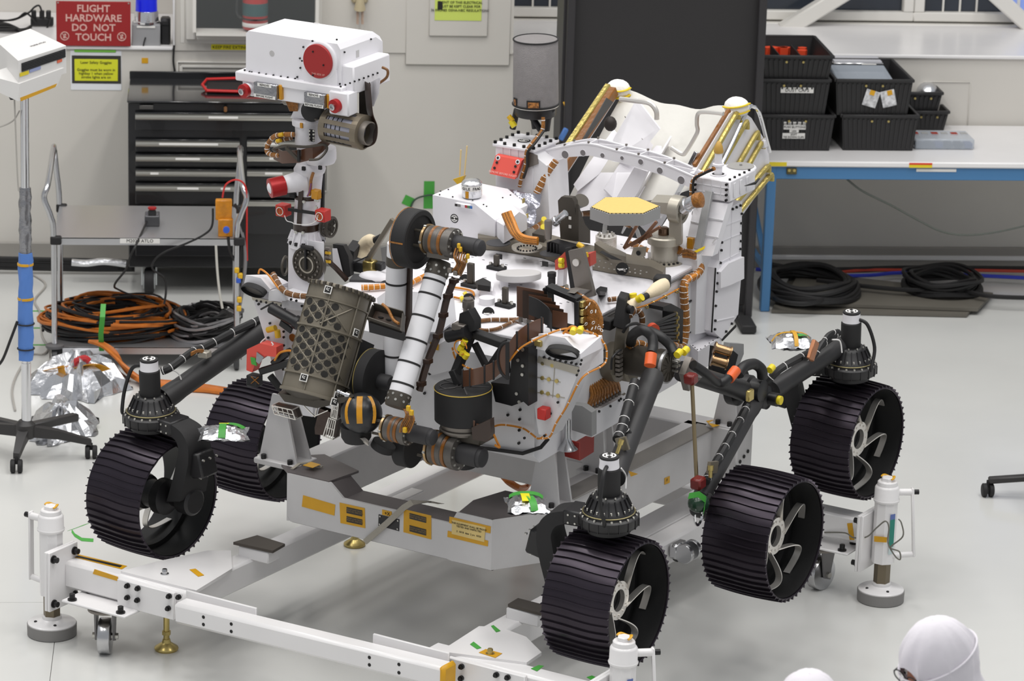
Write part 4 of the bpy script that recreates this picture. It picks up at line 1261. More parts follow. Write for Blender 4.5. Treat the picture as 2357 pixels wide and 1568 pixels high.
# camera housing on top with its black hood
hs = G().loft([[R(x, y, y=yy) for x, y in pts] for yy, pts in ((YT - .03, ((1234, 803), (1336, 826), (1336, 815), (1300, 778), (1240, 768))), (YT + .16, ((1250, 768), (1389, 800), (1386, 772), (1330, 768), (1275, 765))))]).build('hazcam_housing', WHITE, tw)
hd = R(1298, 806, y=YT - .03)
def hood(c, tilt, s=1.0, parent=None, rot=0):
 M_ = Matrix.Rotation(rot, 3, 'Z') @ Matrix.Rotation(tilt, 3, 'X')
 g = G()
 n = 28
 for r0, r1, h0, h1 in ((.066, .068, 0, .022), ):
  rings = [[c + M_ @ V((r * s * 1.15 * cos(2 * pi * i / n), r * s * .5 * sin(2 * pi * i / n), h)) for i in range(n)] for r, h in ((.06, 0), (.068, 0), (.070, .024), (.064, .028))]
  g.loft(rings, cap=False)
 o = g.build('camera_hood', BLACKM, parent)
 G().add([c + M_ @ V((.061 * s * 1.15 * cos(2 * pi * i / n), .061 * s * .5 * sin(2 * pi * i / n), .006)) for i in range(n)], [tuple(range(n))]).build('lens_plate', mat('lens_plate_grey', (104, 100, 96), .5), o)
 return o
hood(hd, rad(114), .9, hs, rad(8))
G().box(R(1240, 790, y=YT - .03), (.035, .02, .026), ch=.003).build('clip', GOLDP, tw)
cable('orange_lead', [R(1041, 800, y=-.98), R(1052, 830, y=-.98), R(1090, 852, y=-1.0), R(1130, 852, y=-1.0), R(1165, 838, y=-.98), R(1200, 800, y=-.95), R(1255, 772, y=-.90), R(1300, 757, y=-.84), R(1340, 760, y=-.78), R(1372, 770, y=-.72)], .0043, ORANGEW, tw, tie=14)
cable('orange_lead', [R(1372, 770, y=-.72), R(1393, 795, y=-.70), R(1396, 825, y=-.70), R(1385, 843, y=-.74), R(1340, 870, y=-.86), R(1305, 935, y=-.88), R(1280, 975, y=-.88), R(1266, 1005, y=-.88), R(1246, 1010, y=-.88)], .0043, ORANGEW, tw, tie=14)
cable('orange_lead', [R(1296, 768, y=-.84), R(1315, 752, y=-.83), R(1330, 758, y=-.82), R(1322, 768, y=-.82), R(1300, 764, y=-.83)], .005, ORANGEW, tw)
for x, y in ((1318, 766), (1334, 764)): G().cyl(R(x, y, y=-.85), R(x + 3, y - 8, y=-.83), .014, n=12).build('cap', YELLOW, tw)
G().box(R(1252, 951, y=YT - .03), (.042, .045, .048), ch=.004).build('red_cover', REDP, tw)
# ---- left front tower
YL = -.86
tl = rp(((580, 680), (655, 698), (655, 800), (650, 890), (638, 880), (612, 785)), (0, .10, 0), y=YL).build('camera_tower', WHITE2, rv)
g = G()
for x, y in ((592, 692), (602, 694), (614, 696), (637, 701), (649, 703), (618, 777), (596, 700), (622, 744)):
 p = R(x, y, y=YL - .002)
 g.cyl(p, p - V((0, .006, 0)), .0055, n=8)
g.build('bolts', BOLTM, tl, kind='stuff')
rp(((581, 682), (655, 699), (655, 707), (583, 690)), (0, -.006, 0), y=YL).build('bolt_strip', PALEM, tl)
fp = rp(((655, 672), (720, 690), (720, 960), (652, 950)), (0, .08, 0), y=YL + .02).build('front_side_panel', WHITE2, tl)
rp(((658, 684), (716, 695), (716, 713), (658, 706)), (0, -.03, 0), y=YL + .02).build('ribbed_box', WHITE2, tl)
g = G()
for x, y in ((671, 689), (683, 692), (708, 697), (696, 704), (707, 706), (656, 712), (654, 763), (654, 776), (654, 795), (653, 850)):
 p = R(x, y, y=YL - .012)
 g.cyl(p, p - V((0, .006, 0)), .0055, n=8)
g.build('bolts', BOLTM, fp, kind='stuff')
hs = G().loft([[R(x, y, y=yy) for x, y in pts] for yy, pts in ((YL - .03, ((562, 652), (618, 672), (622, 666), (600, 640), (566, 633))), (YL + .16, ((600, 645), (662, 668), (664, 650), (640, 636), (610, 632))))]).build('hazcam_housing', WHITE, tl)
hood(R(589, 664, y=YL - .04), rad(114), .85, hs, rad(-8))
rp(((625, 667), (662, 662), (664, 690), (624, 690)), (0, -.02, 0), y=YL - .01).build('bracket', WHITE2, tl)
cable('wire_bundle', [R(628, 630, y=-.82), R(636, 645, y=-.84), R(645, 660, y=-.88), R(658, 673, y=-.90), R(680, 680, y=-.90), R(700, 682, y=-.90), R(722, 684, y=-.90)], .0125, BROWNW, tl, tie=7, n=8)
cable('orange_lead', [R(595, 630, y=-.84), R(600, 620, y=-.84), R(618, 633, y=-.86), R(638, 660, y=-.89), R(650, 672, y=-.9)], .0043, ORANGEW, tl)
# black sighting tube on the left panel
a, b = R(622, 708, y=-.93), R(688, 745, y=-.93)
st_ = G().lathe(a, b - a, [(.02, 0), (.024, .005), (.024, (b - a).length - .02), (.03, (b - a).length - .018), (.03, (b - a).length)], 22).build('black_tube', BLACK, tl)
G().bar(R(601, 712, y=-.93), R(628, 697, y=-.93), .014, .008, ch=.002).build('tube_lever', BLACK, st_)
G().bar(R(645, 742, y=-.92), R(672, 762, y=-.92), .012, .03, ch=.003).build('tube_clamp', BLACK, st_)
for x, y, x2, y2 in ((634, 755, 616, 760), (638, 760, 640, 777)):
 G().cyl(R(x, y, y=-.90), R(x2, y2, y=-.90), .013, n=12).build('cap', YCAP, tl)
for x, y, r_ in ((674, 777, .017), (678, 798, .012)):
 p = R(x, y, y=YL + .018)
 G().cyl(p, p - V((0, .004, 0)), r_, n=16).build('kapton_dot', KAPB, fp)
rc = rp(((584, 797), (614, 783), (652, 792), (652, 815), (628, 812), (604, 828), (596, 850), (583, 845)), (0, -.05, 0), y=-.90).build('red_cover', CORAL, tl)
rp(((592, 810), (608, 822), (598, 838), (590, 832)), (0, -.004, 0), y=-.952).build('silver_tag', FOILG, rc)
rp(((577, 822), (588, 824), (592, 842), (580, 838)), (0, -.004, 0), y=-.953).build('tape', GREENT, rc)
g = G().tube(smooth([R(612, 778, y=-.92), R(600, 790, y=-.93), R(610, 798, y=-.94), R(628, 795, y=-.94), R(625, 788, y=-.93)]), .003, 6)
g.build('lanyard', TIE, rc)
# black latch arm below
la = G().bar(R(600, 855, y=-.93), R(672, 833, y=-.93), .03, .03, ch=.004).build('latch_arm', BLACK, tl)
G().bar(R(630, 838, y=-.92), R(668, 808, y=-.92), .035, .03, ch=.004).build('latch_arm', BLACK, tl)
G().box(R(586, 875, y=-.93), (.055, .05, .05), ch=.004).build('latch_head', BLACK, la)
g = G().bar(R(578, 867, y=-.957), R(596, 884, y=-.957), .003, .003)
g.bar(R(578, 883, y=-.957), R(595, 868, y=-.957), .003, .003)
g.build('cross_wire', COPPERW, la)
G().cyl(R(622, 865, y=-.92), R(645, 895, y=-.90), .016, n=12).build('latch_rod', BLACKM, la)
cable('orange_lead', [R(632, 830, y=-.95), R(645, 812, y=-.95), R(670, 808, y=-.95), R(672, 825, y=-.95)], .005, ORANGEW, la)
# ---- connector box with the black cable fan on the right side, wire bundles
cbx = rp(((1526, 707), (1570, 715), (1570, 790), (1526, 772)), (0, .06, 0), y=.02)
cbx = G().prism([R(x, y, x=.66) for x, y in ((1526, 707), (1545, 699), (1573, 714), (1571, 791), (1558, 793), (1557, 722), (1527, 715))], (-.07, 0, 0)).build('connector_box', BLACK, ch_)
g = G()
for k in range(8):
 a = R(1556 + 4 * (k % 2), 722 + 9 * k, x=.665)
 b = R(1530 - 3 * (k % 3), 733 + 7 * k, x=.73)
 c = R(1500, 748 + 3 * k, x=.76)
 g.tube(smooth([a, b, c], 5), .0068, 7)
g.build('black_leads', BLACKW, cbx, kind='stuff')
g = G()
for k in range(8):
 a = R(1558 + 4 * (k % 2), 722 + 9 * k, x=.667)
 g.cyl(a + V((-.004, 0, 0)), a + V((.006, -.02, 0)), .0085, n=10)
g.build('connectors', GOLDP, cbx, kind='stuff')
G().cyl(R(1500, 756, x=.76), R(1506, 760, x=.78), .026, n=14).build('red_sleeve', mat('orange_red_sleeve', (190, 70, 40), .5), cbx)
cable('wire_bundle', [R(1560, 575, x=.50), R(1585, 588, x=.52), R(1605, 600, x=.56), R(1612, 618, x=.60), R(1600, 635, x=.60), R(1580, 645, x=.60), R(1574, 665, x=.60), R(1575, 690, x=.60), R(1577, 720, x=.60), R(1578, 755, x=.60), R(1574, 785, x=.60), R(1566, 805, x=.60)], .019, COPPERW, ch_, tie=22, n=9)
cable('wire_bundle', [R(1570, 580, x=.50), R(1598, 590, x=.53), R(1610, 606, x=.57), R(1607, 628, x=.61), R(1590, 640, x=.61), R(1579, 655, x=.61), R(1580, 690, x=.61)], .010, ORANGEW, ch_, tie=8)
cable('wire_bundle', [R(1455, 690, x=.62), R(1452, 705, x=.63), R(1448, 728, x=.63), R(1462, 715, x=.64), R(1475, 722, x=.66), R(1478, 745, x=.66), R(1472, 762, x=.66)], .013, BROWNW, ch_, tie=9)
cable('wire_bundle', [R(1446, 800, x=.72), R(1470, 790, x=.74), R(1490, 800, x=.76), R(1500, 818, x=.78)], .014, COPPERW, ch_, tie=5)
cable('wire_bundle', [R(1455, 815, x=.73), R(1475, 802, x=.75), R(1490, 812, x=.76)], .012, BROWNW, ch_, tie=3)
cable('wire_bundle', [R(1540, 790, x=.70), R(1555, 795, x=.70), R(1568, 800, x=.66)], .012, COPPERW, ch_, tie=3)
# bronze post with a black head
po = G().hexa([R(1405, 862, x=.70), R(1432, 868, x=.70), R(1440, 850, x=.62), R(1415, 848, x=.62), R(1418, 755, x=.70), R(1440, 760, x=.70), R(1449, 745, x=.62), R(1428, 742, x=.62)]).build('rocker_post', BRONZE, rv)
G().hexa([R(1410, 752, x=.71), R(1434, 760, x=.71), R(1452, 744, x=.62), R(1428, 738, x=.62), R(1421, 683, x=.71), R(1440, 690, x=.71), R(1451, 675, x=.62), R(1428, 669, x=.62)]).build('post_head', BLACKM, po, bev=.006)
p = R(1446, 712, x=.70)
G().cyl(p, p + V((.02, 0, 0)), .018, n=14).build('knob', BLACKM, po)
cable('black_hose', [R(1434, 765, x=.73), R(1445, 750, x=.75), R(1465, 745, x=.75), R(1478, 752, x=.74)], .007, BLACKW, po)
cable('black_hose', [R(1407, 850, x=.73), R(1409, 825, x=.74), R(1422, 810, x=.74), R(1430, 805, x=.74)], .005, BLACKW, po)
g = G()
for k in range(7):
 y0 = 810 + 10 * k
 g.box(R(1425, y0, x=.715), (.02, .03, .012))
g.build('hub_fittings', GREYM, po, kind='stuff')
G().box(R(1400, 745, x=.64), (.05, .05, .045), ch=.005).build('black_block', BLACKM, ch_)
# ---- camera mast
YM = -.72
def MR(px, py, dy=0.0): return R(px, py, y=YM + dy)
base = MR(703, 655)
ms = G().hexa([MR(663, 690, -.06), MR(745, 705, -.06), MR(745, 690, .06), MR(668, 678, .06), MR(664, 545, -.06), MR(746, 560, -.06), MR(744, 552, .06), MR(668, 540, .06)]).build('mast', WHITE, rv)
# round drive face
dc = R(707, 609, y=YM - .075)
g = G().lathe(dc + V((0, .03, 0)), (0, -1, 0), [(.078, 0), (.078, .028), (.074, .032), (.068, .032), (.066, .028), (.046, .028), (.044, .033), (.02, .033)], 40)
g.build('drive_disc', BRONZED, ms)
g = G().ring(dc + V((0, -.004, 0)), dc + V((0, -.008, 0)), .037, .031, 32)
g.build('disc_ring', PALEM, ms)
g = G()
for k in range(18):
 t = 2 * pi * k / 18
 p = dc + V((.058 * cos(t), -.001, .058 * sin(t)))
 g.cyl(p, p - V((0, .005, 0)), .0045, n=8)
g.build('bolts', GREYM, ms, kind='stuff')
G().bar(dc + V((0, -.004, .075)), dc + V((0, -.004, -.02)), .022, .008).build('disc_latch', BLACKM, ms)
G().box(R(707, 570, y=YM - .08), (.06, .02, .016), ch=.003).build('disc_bracket', BLACKM, ms)
# collar with ribs, column sections
def sect(pa, pb, ra, rb_, name, mt=WHITE, n=30, parent=ms):
 a, b = MR(*pa), MR(*pb)
 return G().lathe(a, b - a, [(ra, 0), (rb_, (b - a).length)], n).build(name, mt, parent)
def col(parent, name, mt, prof, n=32):   # prof: list of (px centre x, py, radius in px)
 s_ = 1 / 555.0
 rings = []
 for x, y, r in prof:
  c = MR(x, y)
  rings.append([c + V((cos(2 * pi * i / n), sin(2 * pi * i / n), 0)) * r * s_ for i in range(n)])
 return G().loft(rings).build(name, mt, parent)
col(ms, 'flared_collar', WHITE, [(705, 565, 42), (705, 556, 42), (706, 534, 33), (706, 527, 31)])
g = G()
c0, c1 = MR(705, 556), MR(706, 530)
for k in range(14):
 t = 2 * pi * k / 14
 e = V((cos(t), sin(t), 0))
 g.bar(c0 + e * .078, c1 + e * .061, .005, .012, up=e)
g.build('collar_ribs', WHITE, ms, kind='stuff')
g = G()
for k in range(14):
 t = 2 * pi * (k + .5) / 14
 e = V((cos(t), sin(t), 0))
 g.box(MR(705, 553) + e * .074, (.012, .012, .014))
g.build('collar_bolts', BLACKM, ms, kind='stuff')
col(ms, 'mast_tube', WHITE, [(706, 535, 31), (707, 500, 31), (709, 455, 31), (711, 420, 32), (712, 400, 33), (712, 385, 34)])
col(ms, 'kapton_band', FLEXD, [(706, 527, 32), (706.5, 512, 32)])
col(ms, 'band', FLEXD, [(709, 455, 32.5), (709.5, 446, 32.5)])
G().bar(MR(688, 520, -.062), MR(693, 436, -.062), .022, .004, up=(0, -1, 0)).build('flex_strip', FLEXD, ms)
g = G()
for x, y in ((701, 464), (683, 534), (699, 535), (728, 460), (733, 462), (729, 477)):
 p = MR(x, y, -.058)
 g.cyl(p, p - V((0, .008, 0)), .007, n=10)
g.build('bolts', BOLTS, ms, kind='stuff')
col(ms, 'clamp_collar', WHITE, [(711, 403, 30), (712, 397, 36), (713, 388, 38), (714, 380, 34), (714, 374, 30)])
g = G()
for x, y in ((699, 388), (737, 386)): g.box(MR(x, y, -.066), (.014, .01, .016))
g.build('clamp_slots', INK, ms, kind='stuff')
cable('wire', [MR(721, 398, -.07), MR(716, 415, -.068), MR(715, 430, -.066), MR(712, 450, -.066)], .007, COPPERW, ms)
cable('wire', [MR(716, 422, -.07), MR(713, 440, -.07), MR(708, 452, -.07)], .004, mat('violet_wire', (120, 70, 110), .5), ms)
# mast electronics brackets
G().box(MR(728, 447, -.055), (.035, .03, .04), ch=.003).build('gold_terminal', KAPTON, ms)
G().box(MR(676, 449, -.05), (.03, .03, .022), ch=.003).build('black_clamp', BLACKM, ms)
# side camera with red ring and white lens cap
a, b = MR(700, 415, -.03), MR(655, 425, -.10)
cm = G().lathe(b, a - b, [(.035, 0), (.038, .01), (.042, (a - b).length * .5), (.05, (a - b).length)], 28).build('side_camera', WHITE, ms)
d = (b - a).normalized()
c = MR(655, 426, -.10)
G().lathe(c, d, [(.038, 0), (.042, .002), (.042, .066), (.035, .067)], 28).build('red_ring', RED, cm)
G().sph(c + d * .044, .033, 22, 12).build('lens_cap', WHITE, cm)
# two red covers on a cross bar
for x0, y0, x1, y1 in ((637, 469, 668, 497), (728, 480, 759, 510)):
 p = MR((x0 + x1) / 2, (y0 + y1) / 2, -.05)
 rc = G().box(p, (.05, .05, .05), ch=.003).build('red_cover', REDP, ms)
 G().torus(p + V((0, -.028, 0)), (0, 1, 0), .017, .0018, 20, 6).build('lanyard_ring', TIE, rc)
 text('lettering', 'REMOVE\nBEFORE\nFLIGHT', .011, mat('gold_ink', (200, 140, 50), .5), rc, p + V((.0, -.0262, 0)), (0, 0, 1), (-1, 0, 0), depth=.0004)
G().bar(MR(664, 482, -.06), MR(732, 492, -.06), .01, .012).build('cover_bar', BLACKM, ms)
cable('lanyard', [MR(655, 496, -.08), MR(660, 508, -.08), MR(672, 512, -.08), MR(680, 516, -.075), MR(710, 517, -.075), MR(728, 508, -.075), MR(732, 495, -.08)], .002, TIE, ms)
# cable reel behind the mast
g = G()
for dx in (-.012, .012): g.torus(MR(757, 522, .04) + V((dx, 0, 0)), (1, 0, 0), .042, .006, 26, 6)
for k in range(3):
 t = pi * k / 3 + .4
 e = V((0, cos(t), sin(t)))
 g.bar(MR(757, 522, .04) - e * .042, MR(757, 522, .04) + e * .042, .028, .006, up=(1, 0, 0))
g.build('cable_reel', BRONZED, ms)
G().bar(MR(740, 500, .03), MR(742, 385, .03), .012, .02).build('cable_channel', BLACKM, ms)
# azimuth ring with flex cable guide
col(ms, 'azimuth_drum', WHITE, [(738, 374, 33), (738, 366, 37), (738, 352, 37), (738, 340, 36)])
col(ms, 'azimuth_neck', WHITE, [(710, 376, 28), (711, 345, 28), (711, 330, 30)])
g = G().ribbon([MR(630, 352, -.02), MR(650, 362, -.09), MR(690, 360, -.12), MR(720, 352, -.12), MR(745, 335, -.08), MR(770, 310, -.02)], [V((0, 0, .055))] * 4 + [V((0, .01, .05)), V((0, .02, .04))], .004)
g.build('flex_cable', FLEX, ms)
gd = G().tube(smooth([MR(628, 345, -.03), MR(655, 336, -.11), MR(705, 338, -.14), MR(745, 333, -.10), MR(752, 345, -.09), MR(735, 365, -.13), MR(712, 368, -.14)]), .006, 6).build('flex_guide', BRONZED, ms)
G().bar(MR(658, 340, -.13), MR(687, 368, -.13), .008, .012).build('guide_strut', BRONZED, ms)
G().bar(MR(688, 345, -.135), MR(688, 372, -.135), .01, .01).build('guide_post', BLACKM, ms)
cable('wire_bundle', [MR(678, 310, -.06), MR(655, 310, -.07), MR(632, 314, -.06), MR(618, 330, -.05), MR(615, 348, -.05), MR(625, 356, -.05), MR(645, 358, -.06)], .011, COPPERW, ms, tie=9)
cable('wire_bundle', [MR(672, 318, -.05), MR(650, 322, -.06), MR(635, 328, -.06)], .009, BROWNW, ms, tie=4)
for x, y in ((643, 311), (637, 325)): G().cyl(MR(x, y, -.08), MR(x + 9, y - 2, -.08), .009, n=10).build('connector', YCAP, ms)
# elevation column and yoke
col(ms, 'upper_column', WHITE, [(710, 330, 32), (711, 300, 32), (711, 285, 33)])
col(ms, 'column_flange', WHITE, [(708, 286, 36), (708, 276, 37), (708, 272, 34)])
G().box(MR(694, 289, -.067), (.012, .006, .022)).build('kapton_dot', KAPTON, ms)
bb = G().box(MR(718, 312, -.064), (.026, .008, .052), ch=.002).build('bolt_block', BLACKM, ms)
g = G()
for x in (714, 723):
 for y in (301, 309, 317, 323):
  p = MR(x, y, -.07)
  g.cyl(p, p - V((0, .006, 0)), .0045, n=8)
g.build('bolts', BOLTS, bb, kind='stuff')
yk = G().prism([MR(x, y, -.03) for x, y in ((668, 272), (745, 276), (705, 212), (697, 214), (690, 225))], (0, .09, 0)).build('yoke', WHITE, ms)
G().lathe(MR(690, 228, .0), (-1, .0, 0), [(.045, 0), (.045, .03), (.035, .035), (.035, .07)], 24).build('elevation_motor', GREYM, yk)
G().lathe(MR(725, 250, -.05), (.3, -1, 0), [(.03, 0), (.045, .01), (.045, .05), (.03, .055)], 24).build('elevation_drum', BLACKM, yk)
g = G()
for k in range(9):
 g.tube(smooth([MR(652 + 3 * k, 215 + (k % 3) * 4, -.02), MR(660 + 3 * k, 235, -.05), MR(668 + 2 * k, 255, -.03)], 4), .004, 5)
g.build('wires', COPPERW, yk, kind='stuff')
# camera head: crate with chamfered edges. front faces the left camera side
YH = -.80
def HR(px, py, dy=0.0): return R(px, py, y=YH + dy)
depth = .255
def hexbox(fr, bk): return G().loft([[HR(x, y) for x, y in fr], [p for p in bk]])
f0, f1 = HR(566, 172), HR(858, 185)
x0, x1 = HR(565, 120).x, HR(785, 130).x
zb_, zt_ = HR(566, 170).z, HR(566, 72).z
# derive the box from image corners: front-left bottom, front-left top, front-right
fl_b, fl_t = HR(566, 168), HR(566, 74)
fr_t = HR(776, 97)
xr_ = HR(785, 200).x
yb_ = YH
zt_ = (fl_t.z + fr_t.z) / 2
zb_ = fl_b.z
dp = .40
c_ = .022
sec = [(fl_b.x, zb_), (xr_, zb_), (xr_, zt_ - c_), (xr_ - c_ * .7, zt_), (fl_t.x + c_ * .6, zt_), (fl_t.x, zt_ - c_ * .6)]
rings = []
for yy, ins in ((YH, 0), (YH + .26, 0), (YH + .31, .03)):
 rings.append([V((x, yy, z - (ins if z > zb_ + .1 else 0))) for x, z in sec])
hdm = G().loft(rings).build('camera_head', WHITE, rv, ang=20)
# plinth flange round its foot
G().box(((fl_b.x + xr_) / 2 - .01, YH + .135, zb_ - .012), (xr_ - fl_b.x + .06, .32, .04), ch=.005).build('head_flange', WHITE, hdm)
sbx = G().box((xr_ + .025, YH + .145, zb_ + .035), (.065, .27, .12), ch=.006).build('side_box', WHITE, hdm)
# round window surround and red cover
wc = HR(740, 140)
wc.y = YH
G().lathe(wc, (0, -1, 0), [(.084, -.01), (.084, .012), (.078, .016), (.074, .016)], 40).build('window_bezel', WHITE, hdm)
G().prism([wc + V((x, 0, z)) for x, z in ((-.078, 0), (-.085, -.10), (-.10, -.135), (.09, -.135), (.083, -.10), (.078, 0))], (0, -.012, 0)).build('bezel_skirt', WHITE, hdm)
rd = G().lathe(wc + V((-.004, -.012, .002)), (0, -1, 0), [(.072, 0), (.072, .012), (.07, .014)], 44).build('red_cover', mat('red_window_cover', (158, 34, 34), .45), hdm)
g = G()
for x, y in ((729, 116), (704, 137), (753, 147), (729, 170)):
 p = HR(x, y); p.y = YH - .0262
 g.cyl(p, p - V((0, .003, 0)), .004, n=8)
g.build('screws', BOLTM, rd, kind='stuff')
text('lettering', 'THIS SIDE UP', .0115, mat('pale_ink', (214, 160, 150), .5), rd, wc + V((.0, -.0265, -.052)), (1, 0, 0), (0, 0, 1), depth=.0003)
g = G()
pts = [(720, 94), (732, 96), (745, 98), (699, 108), (691, 134), (692, 156), (685, 177), (766, 118), (774, 148), (774, 169), (774, 185), (783, 193), (580, 166), (597, 168), (613, 171), (630, 173), (647, 176), (663, 178), (680, 181), (564, 161), (575, 165)]
for x, y in pts:
 p = HR(x, y); p.y = YH
 g.cyl(p, p - V((0, .005, 0)), .004, n=8)
for x, y in ((792, 120), (853, 90), (774, 91)):
 p = R(x, y, x=xr_)
 g.cyl(p, p + V((.005, 0, 0)), .004, n=8)
for k in range(9):
 p = lerp(R(783, 199, x=xr_ + .058), R(868, 168, x=xr_ + .058), k / 8)
 g.cyl(p, p + V((.005, 0, 0)), .004, n=8)
g.build('bolts', BOLTM, hdm, kind='stuff')
GRYT = mat('grey_target', (186, 184, 184), .6)
p = HR(626, 123); p.y = YH
G().cyl(p, p - V((0, .001, 0)), .0125, n=20).build('grey_target', GRYT, hdm)
p = R(823, 124, x=xr_)
G().box(p, (.002, .022, .03)).build('grey_target', GRYT, hdm)
p = R(728, 54, z=zt_)
G().box(p, (.026, .016, .002)).build('grey_target', GRYT, hdm)
# camera bar under the head with two capped cameras and two foil-wrapped boxes
zc = HR(580, 205).z
bar_ = G().box(((fl_b.x + xr_) / 2, YH + .03, zc + .012), (xr_ - fl_b.x + .02, .09, .075), ch=.004).build('camera_bar', WHITE, hdm)
for (x, y) in ((567, 207), (776, 242)):
 p = HR(x, y, -.03)
 d = V((-.12, -1, -.08)).normalized()
 cm = G().lathe(p + d * -.06, d, [(.036, 0), (.036, .03), (.028, .034), (.026, .06)], 26).build('mast_camera', WHITE, hdm)
 G().lathe(p, d, [(.02, 0), (.029, .002), (.029, .022), (.018, .024)], 24).build('red_cap', RED, cm)
 G().lathe(p + d * .022, d, [(.014, 0), (.0145, .012), (.009, .013), (.008, .006)], 18).build('cap_nut', STEEL, cm)
 G().torus(p - d * .032, d, .04, .0018, 28, 6).build('retaining_wire', mat('dark_wire', (90, 60, 50), .4), cm)
G().box(HR(790, 235, .0), (.10, .07, .10), ch=.006).build('camera_mount', WHITE, hdm)
for (x0_, y0_, x1_, y1_) in ((592, 185, 646, 228), (708, 208, 756, 248)):
 a, b = HR(x0_, y0_, -.015), HR(x1_, y1_, -.015)
 fb_ = G().box(((a.x + b.x) / 2, YH - .015, (a.z + b.z) / 2), (b.x - a.x, .06, abs(a.z - b.z)), ch=.004).build('foil_wrapped_box', FOILG, hdm)
 c = (a + b) / 2
 for dz, tx in ((abs(a.z - b.z) / 2 - .007, 'REMOVE'), (-abs(a.z - b.z) / 2 + .009, 'BEFORE FLIGHT')):
  lb = G().box((c.x, YH - .0465, c.z + dz), ((b.x - a.x) * (.6 if tx == 'REMOVE' else .92), .001, .014)).build('label', PAPER, fb_)
  text('lettering', tx, .0125, INK, lb, V((c.x, YH - .0475, c.z + dz)), (1, 0, 0), (0, 0, 1), depth=.0003)
 G().box((b.x + .008, YH + .0, c.z), (.016, .06, abs(a.z - b.z)), ch=.003).build('kapton_wrap', KAPTON, fb_)
# right side bracket, flex and hanging cable drum
G().prism([HR(x, y, .12) for x, y in ((832, 188), (852, 190), (858, 215), (850, 262), (842, 280), (832, 280))], (-.012, 0, 0)).build('drum_arm', BRONZED, hdm)
G().prism([HR(x, y, .10) for x, y in ((858, 190), (876, 180), (872, 215), (860, 245), (856, 240))], (-.01, 0, 0)).build('side_strut', WHITE, hdm)
cable('flex_loop', [HR(880, 155, .15), HR(892, 162, .15), HR(890, 178, .15), HR(872, 192, .15)], .006, BROWNW, hdm)
G().ribbon(smooth([HR(845, 190, .08), HR(848, 225, .08), HR(852, 260, .08), HR(862, 290, .08), HR(856, 325, .06), HR(830, 338, .04)]), V((-.05, .03, 0)), .003).build('flex_cable', FLEXD, hdm)
dc_ = HR(800, 297, .03)
ax = V((1, .0, -.035)).normalized()
a, b = HR(757, 288, .03), HR(838, 305, .03)
ax = (b - a).normalized()
dl = (b - a).length
dr = G().ring(a + ax * .004, b - ax * .004, .0635, .055, 40).build('cable_drum', mat('pale_lilac', (176, 176, 190), .5), hdm)
g = G()
for k in range(4): g.torus(a + ax * (.03 + .022 * k), ax, .064, .002, 36, 6)
g.build('core_bands', BLACKM, dr, kind='stuff')
u, v, d = basis(ax)
g = G()
for k in range(12):
 t = 2 * pi * k / 12
 e = u * cos(t) + v * sin(t)
 g.bar(a + e * .0712 + ax * .0, b + e * .0712, .019, .004, up=e)
g.build('drum_slats', mat('drum_bronze', (128, 118, 102), .4, metal=.5), dr, kind='stuff')
for p in (a + ax * .008, b - ax * .012): G().ring(p - ax * .014, p + ax * .014, .0735, .05, 40).build('drum_flange', mat('drum_bronze', (128, 118, 102), .4, metal=.5), dr)
G().ring(b, b + ax * .03, .05, .045, 36).build('drum_nozzle', GREYM, dr)
g = G().ribbon(smooth([MR(742, 258, -.02), HR(735, 272, 0), HR(740, 276, .0), HR(752, 268, .0), HR(768, 245, .02)]), V((.02, .04, 0)), .002)
g.build('grey_strap', GREYM, hdm)
# ---- robot arm
YA = -1.0
def A(px, py, dy=0.0): return R(px, py, y=YA + dy)
GEAR = mat('gear_grey', (100, 96, 92), .4, metal=.5, var=.05)
def tubeseg(name, a, b, r, bands, parent, mt=WHITE2):
 a, b = V(a), V(b)
 d = (b - a).normalized()
 o = G().cyl(a, b, r, n=32).build(name, mt, parent)
 for t in bands:
  p = lerp(a, b, t)
  G().lathe(p - d * .005, d, [(r, 0), (r + .002, .001), (r + .002, .008), (r, .009)], 32).build('band', BLACKM, o)
 return o
xT1 = A(912, 620).x
armp = tubeseg('upper_arm_tube', A(916, 560), A(903, 890), .044, (.27, .52, .77, .97), rv)
G().lathe(A(915, 590), A(914, 610) - A(915, 590), [(.046, 0), (.046, .038), (.044, .04)], 30).build('rivet_collar', BRONZED, armp)
G().bar(A(941, 600, .02), A(937, 890, .02), .016, .03).build('cable_channel', FLEXD, armp)
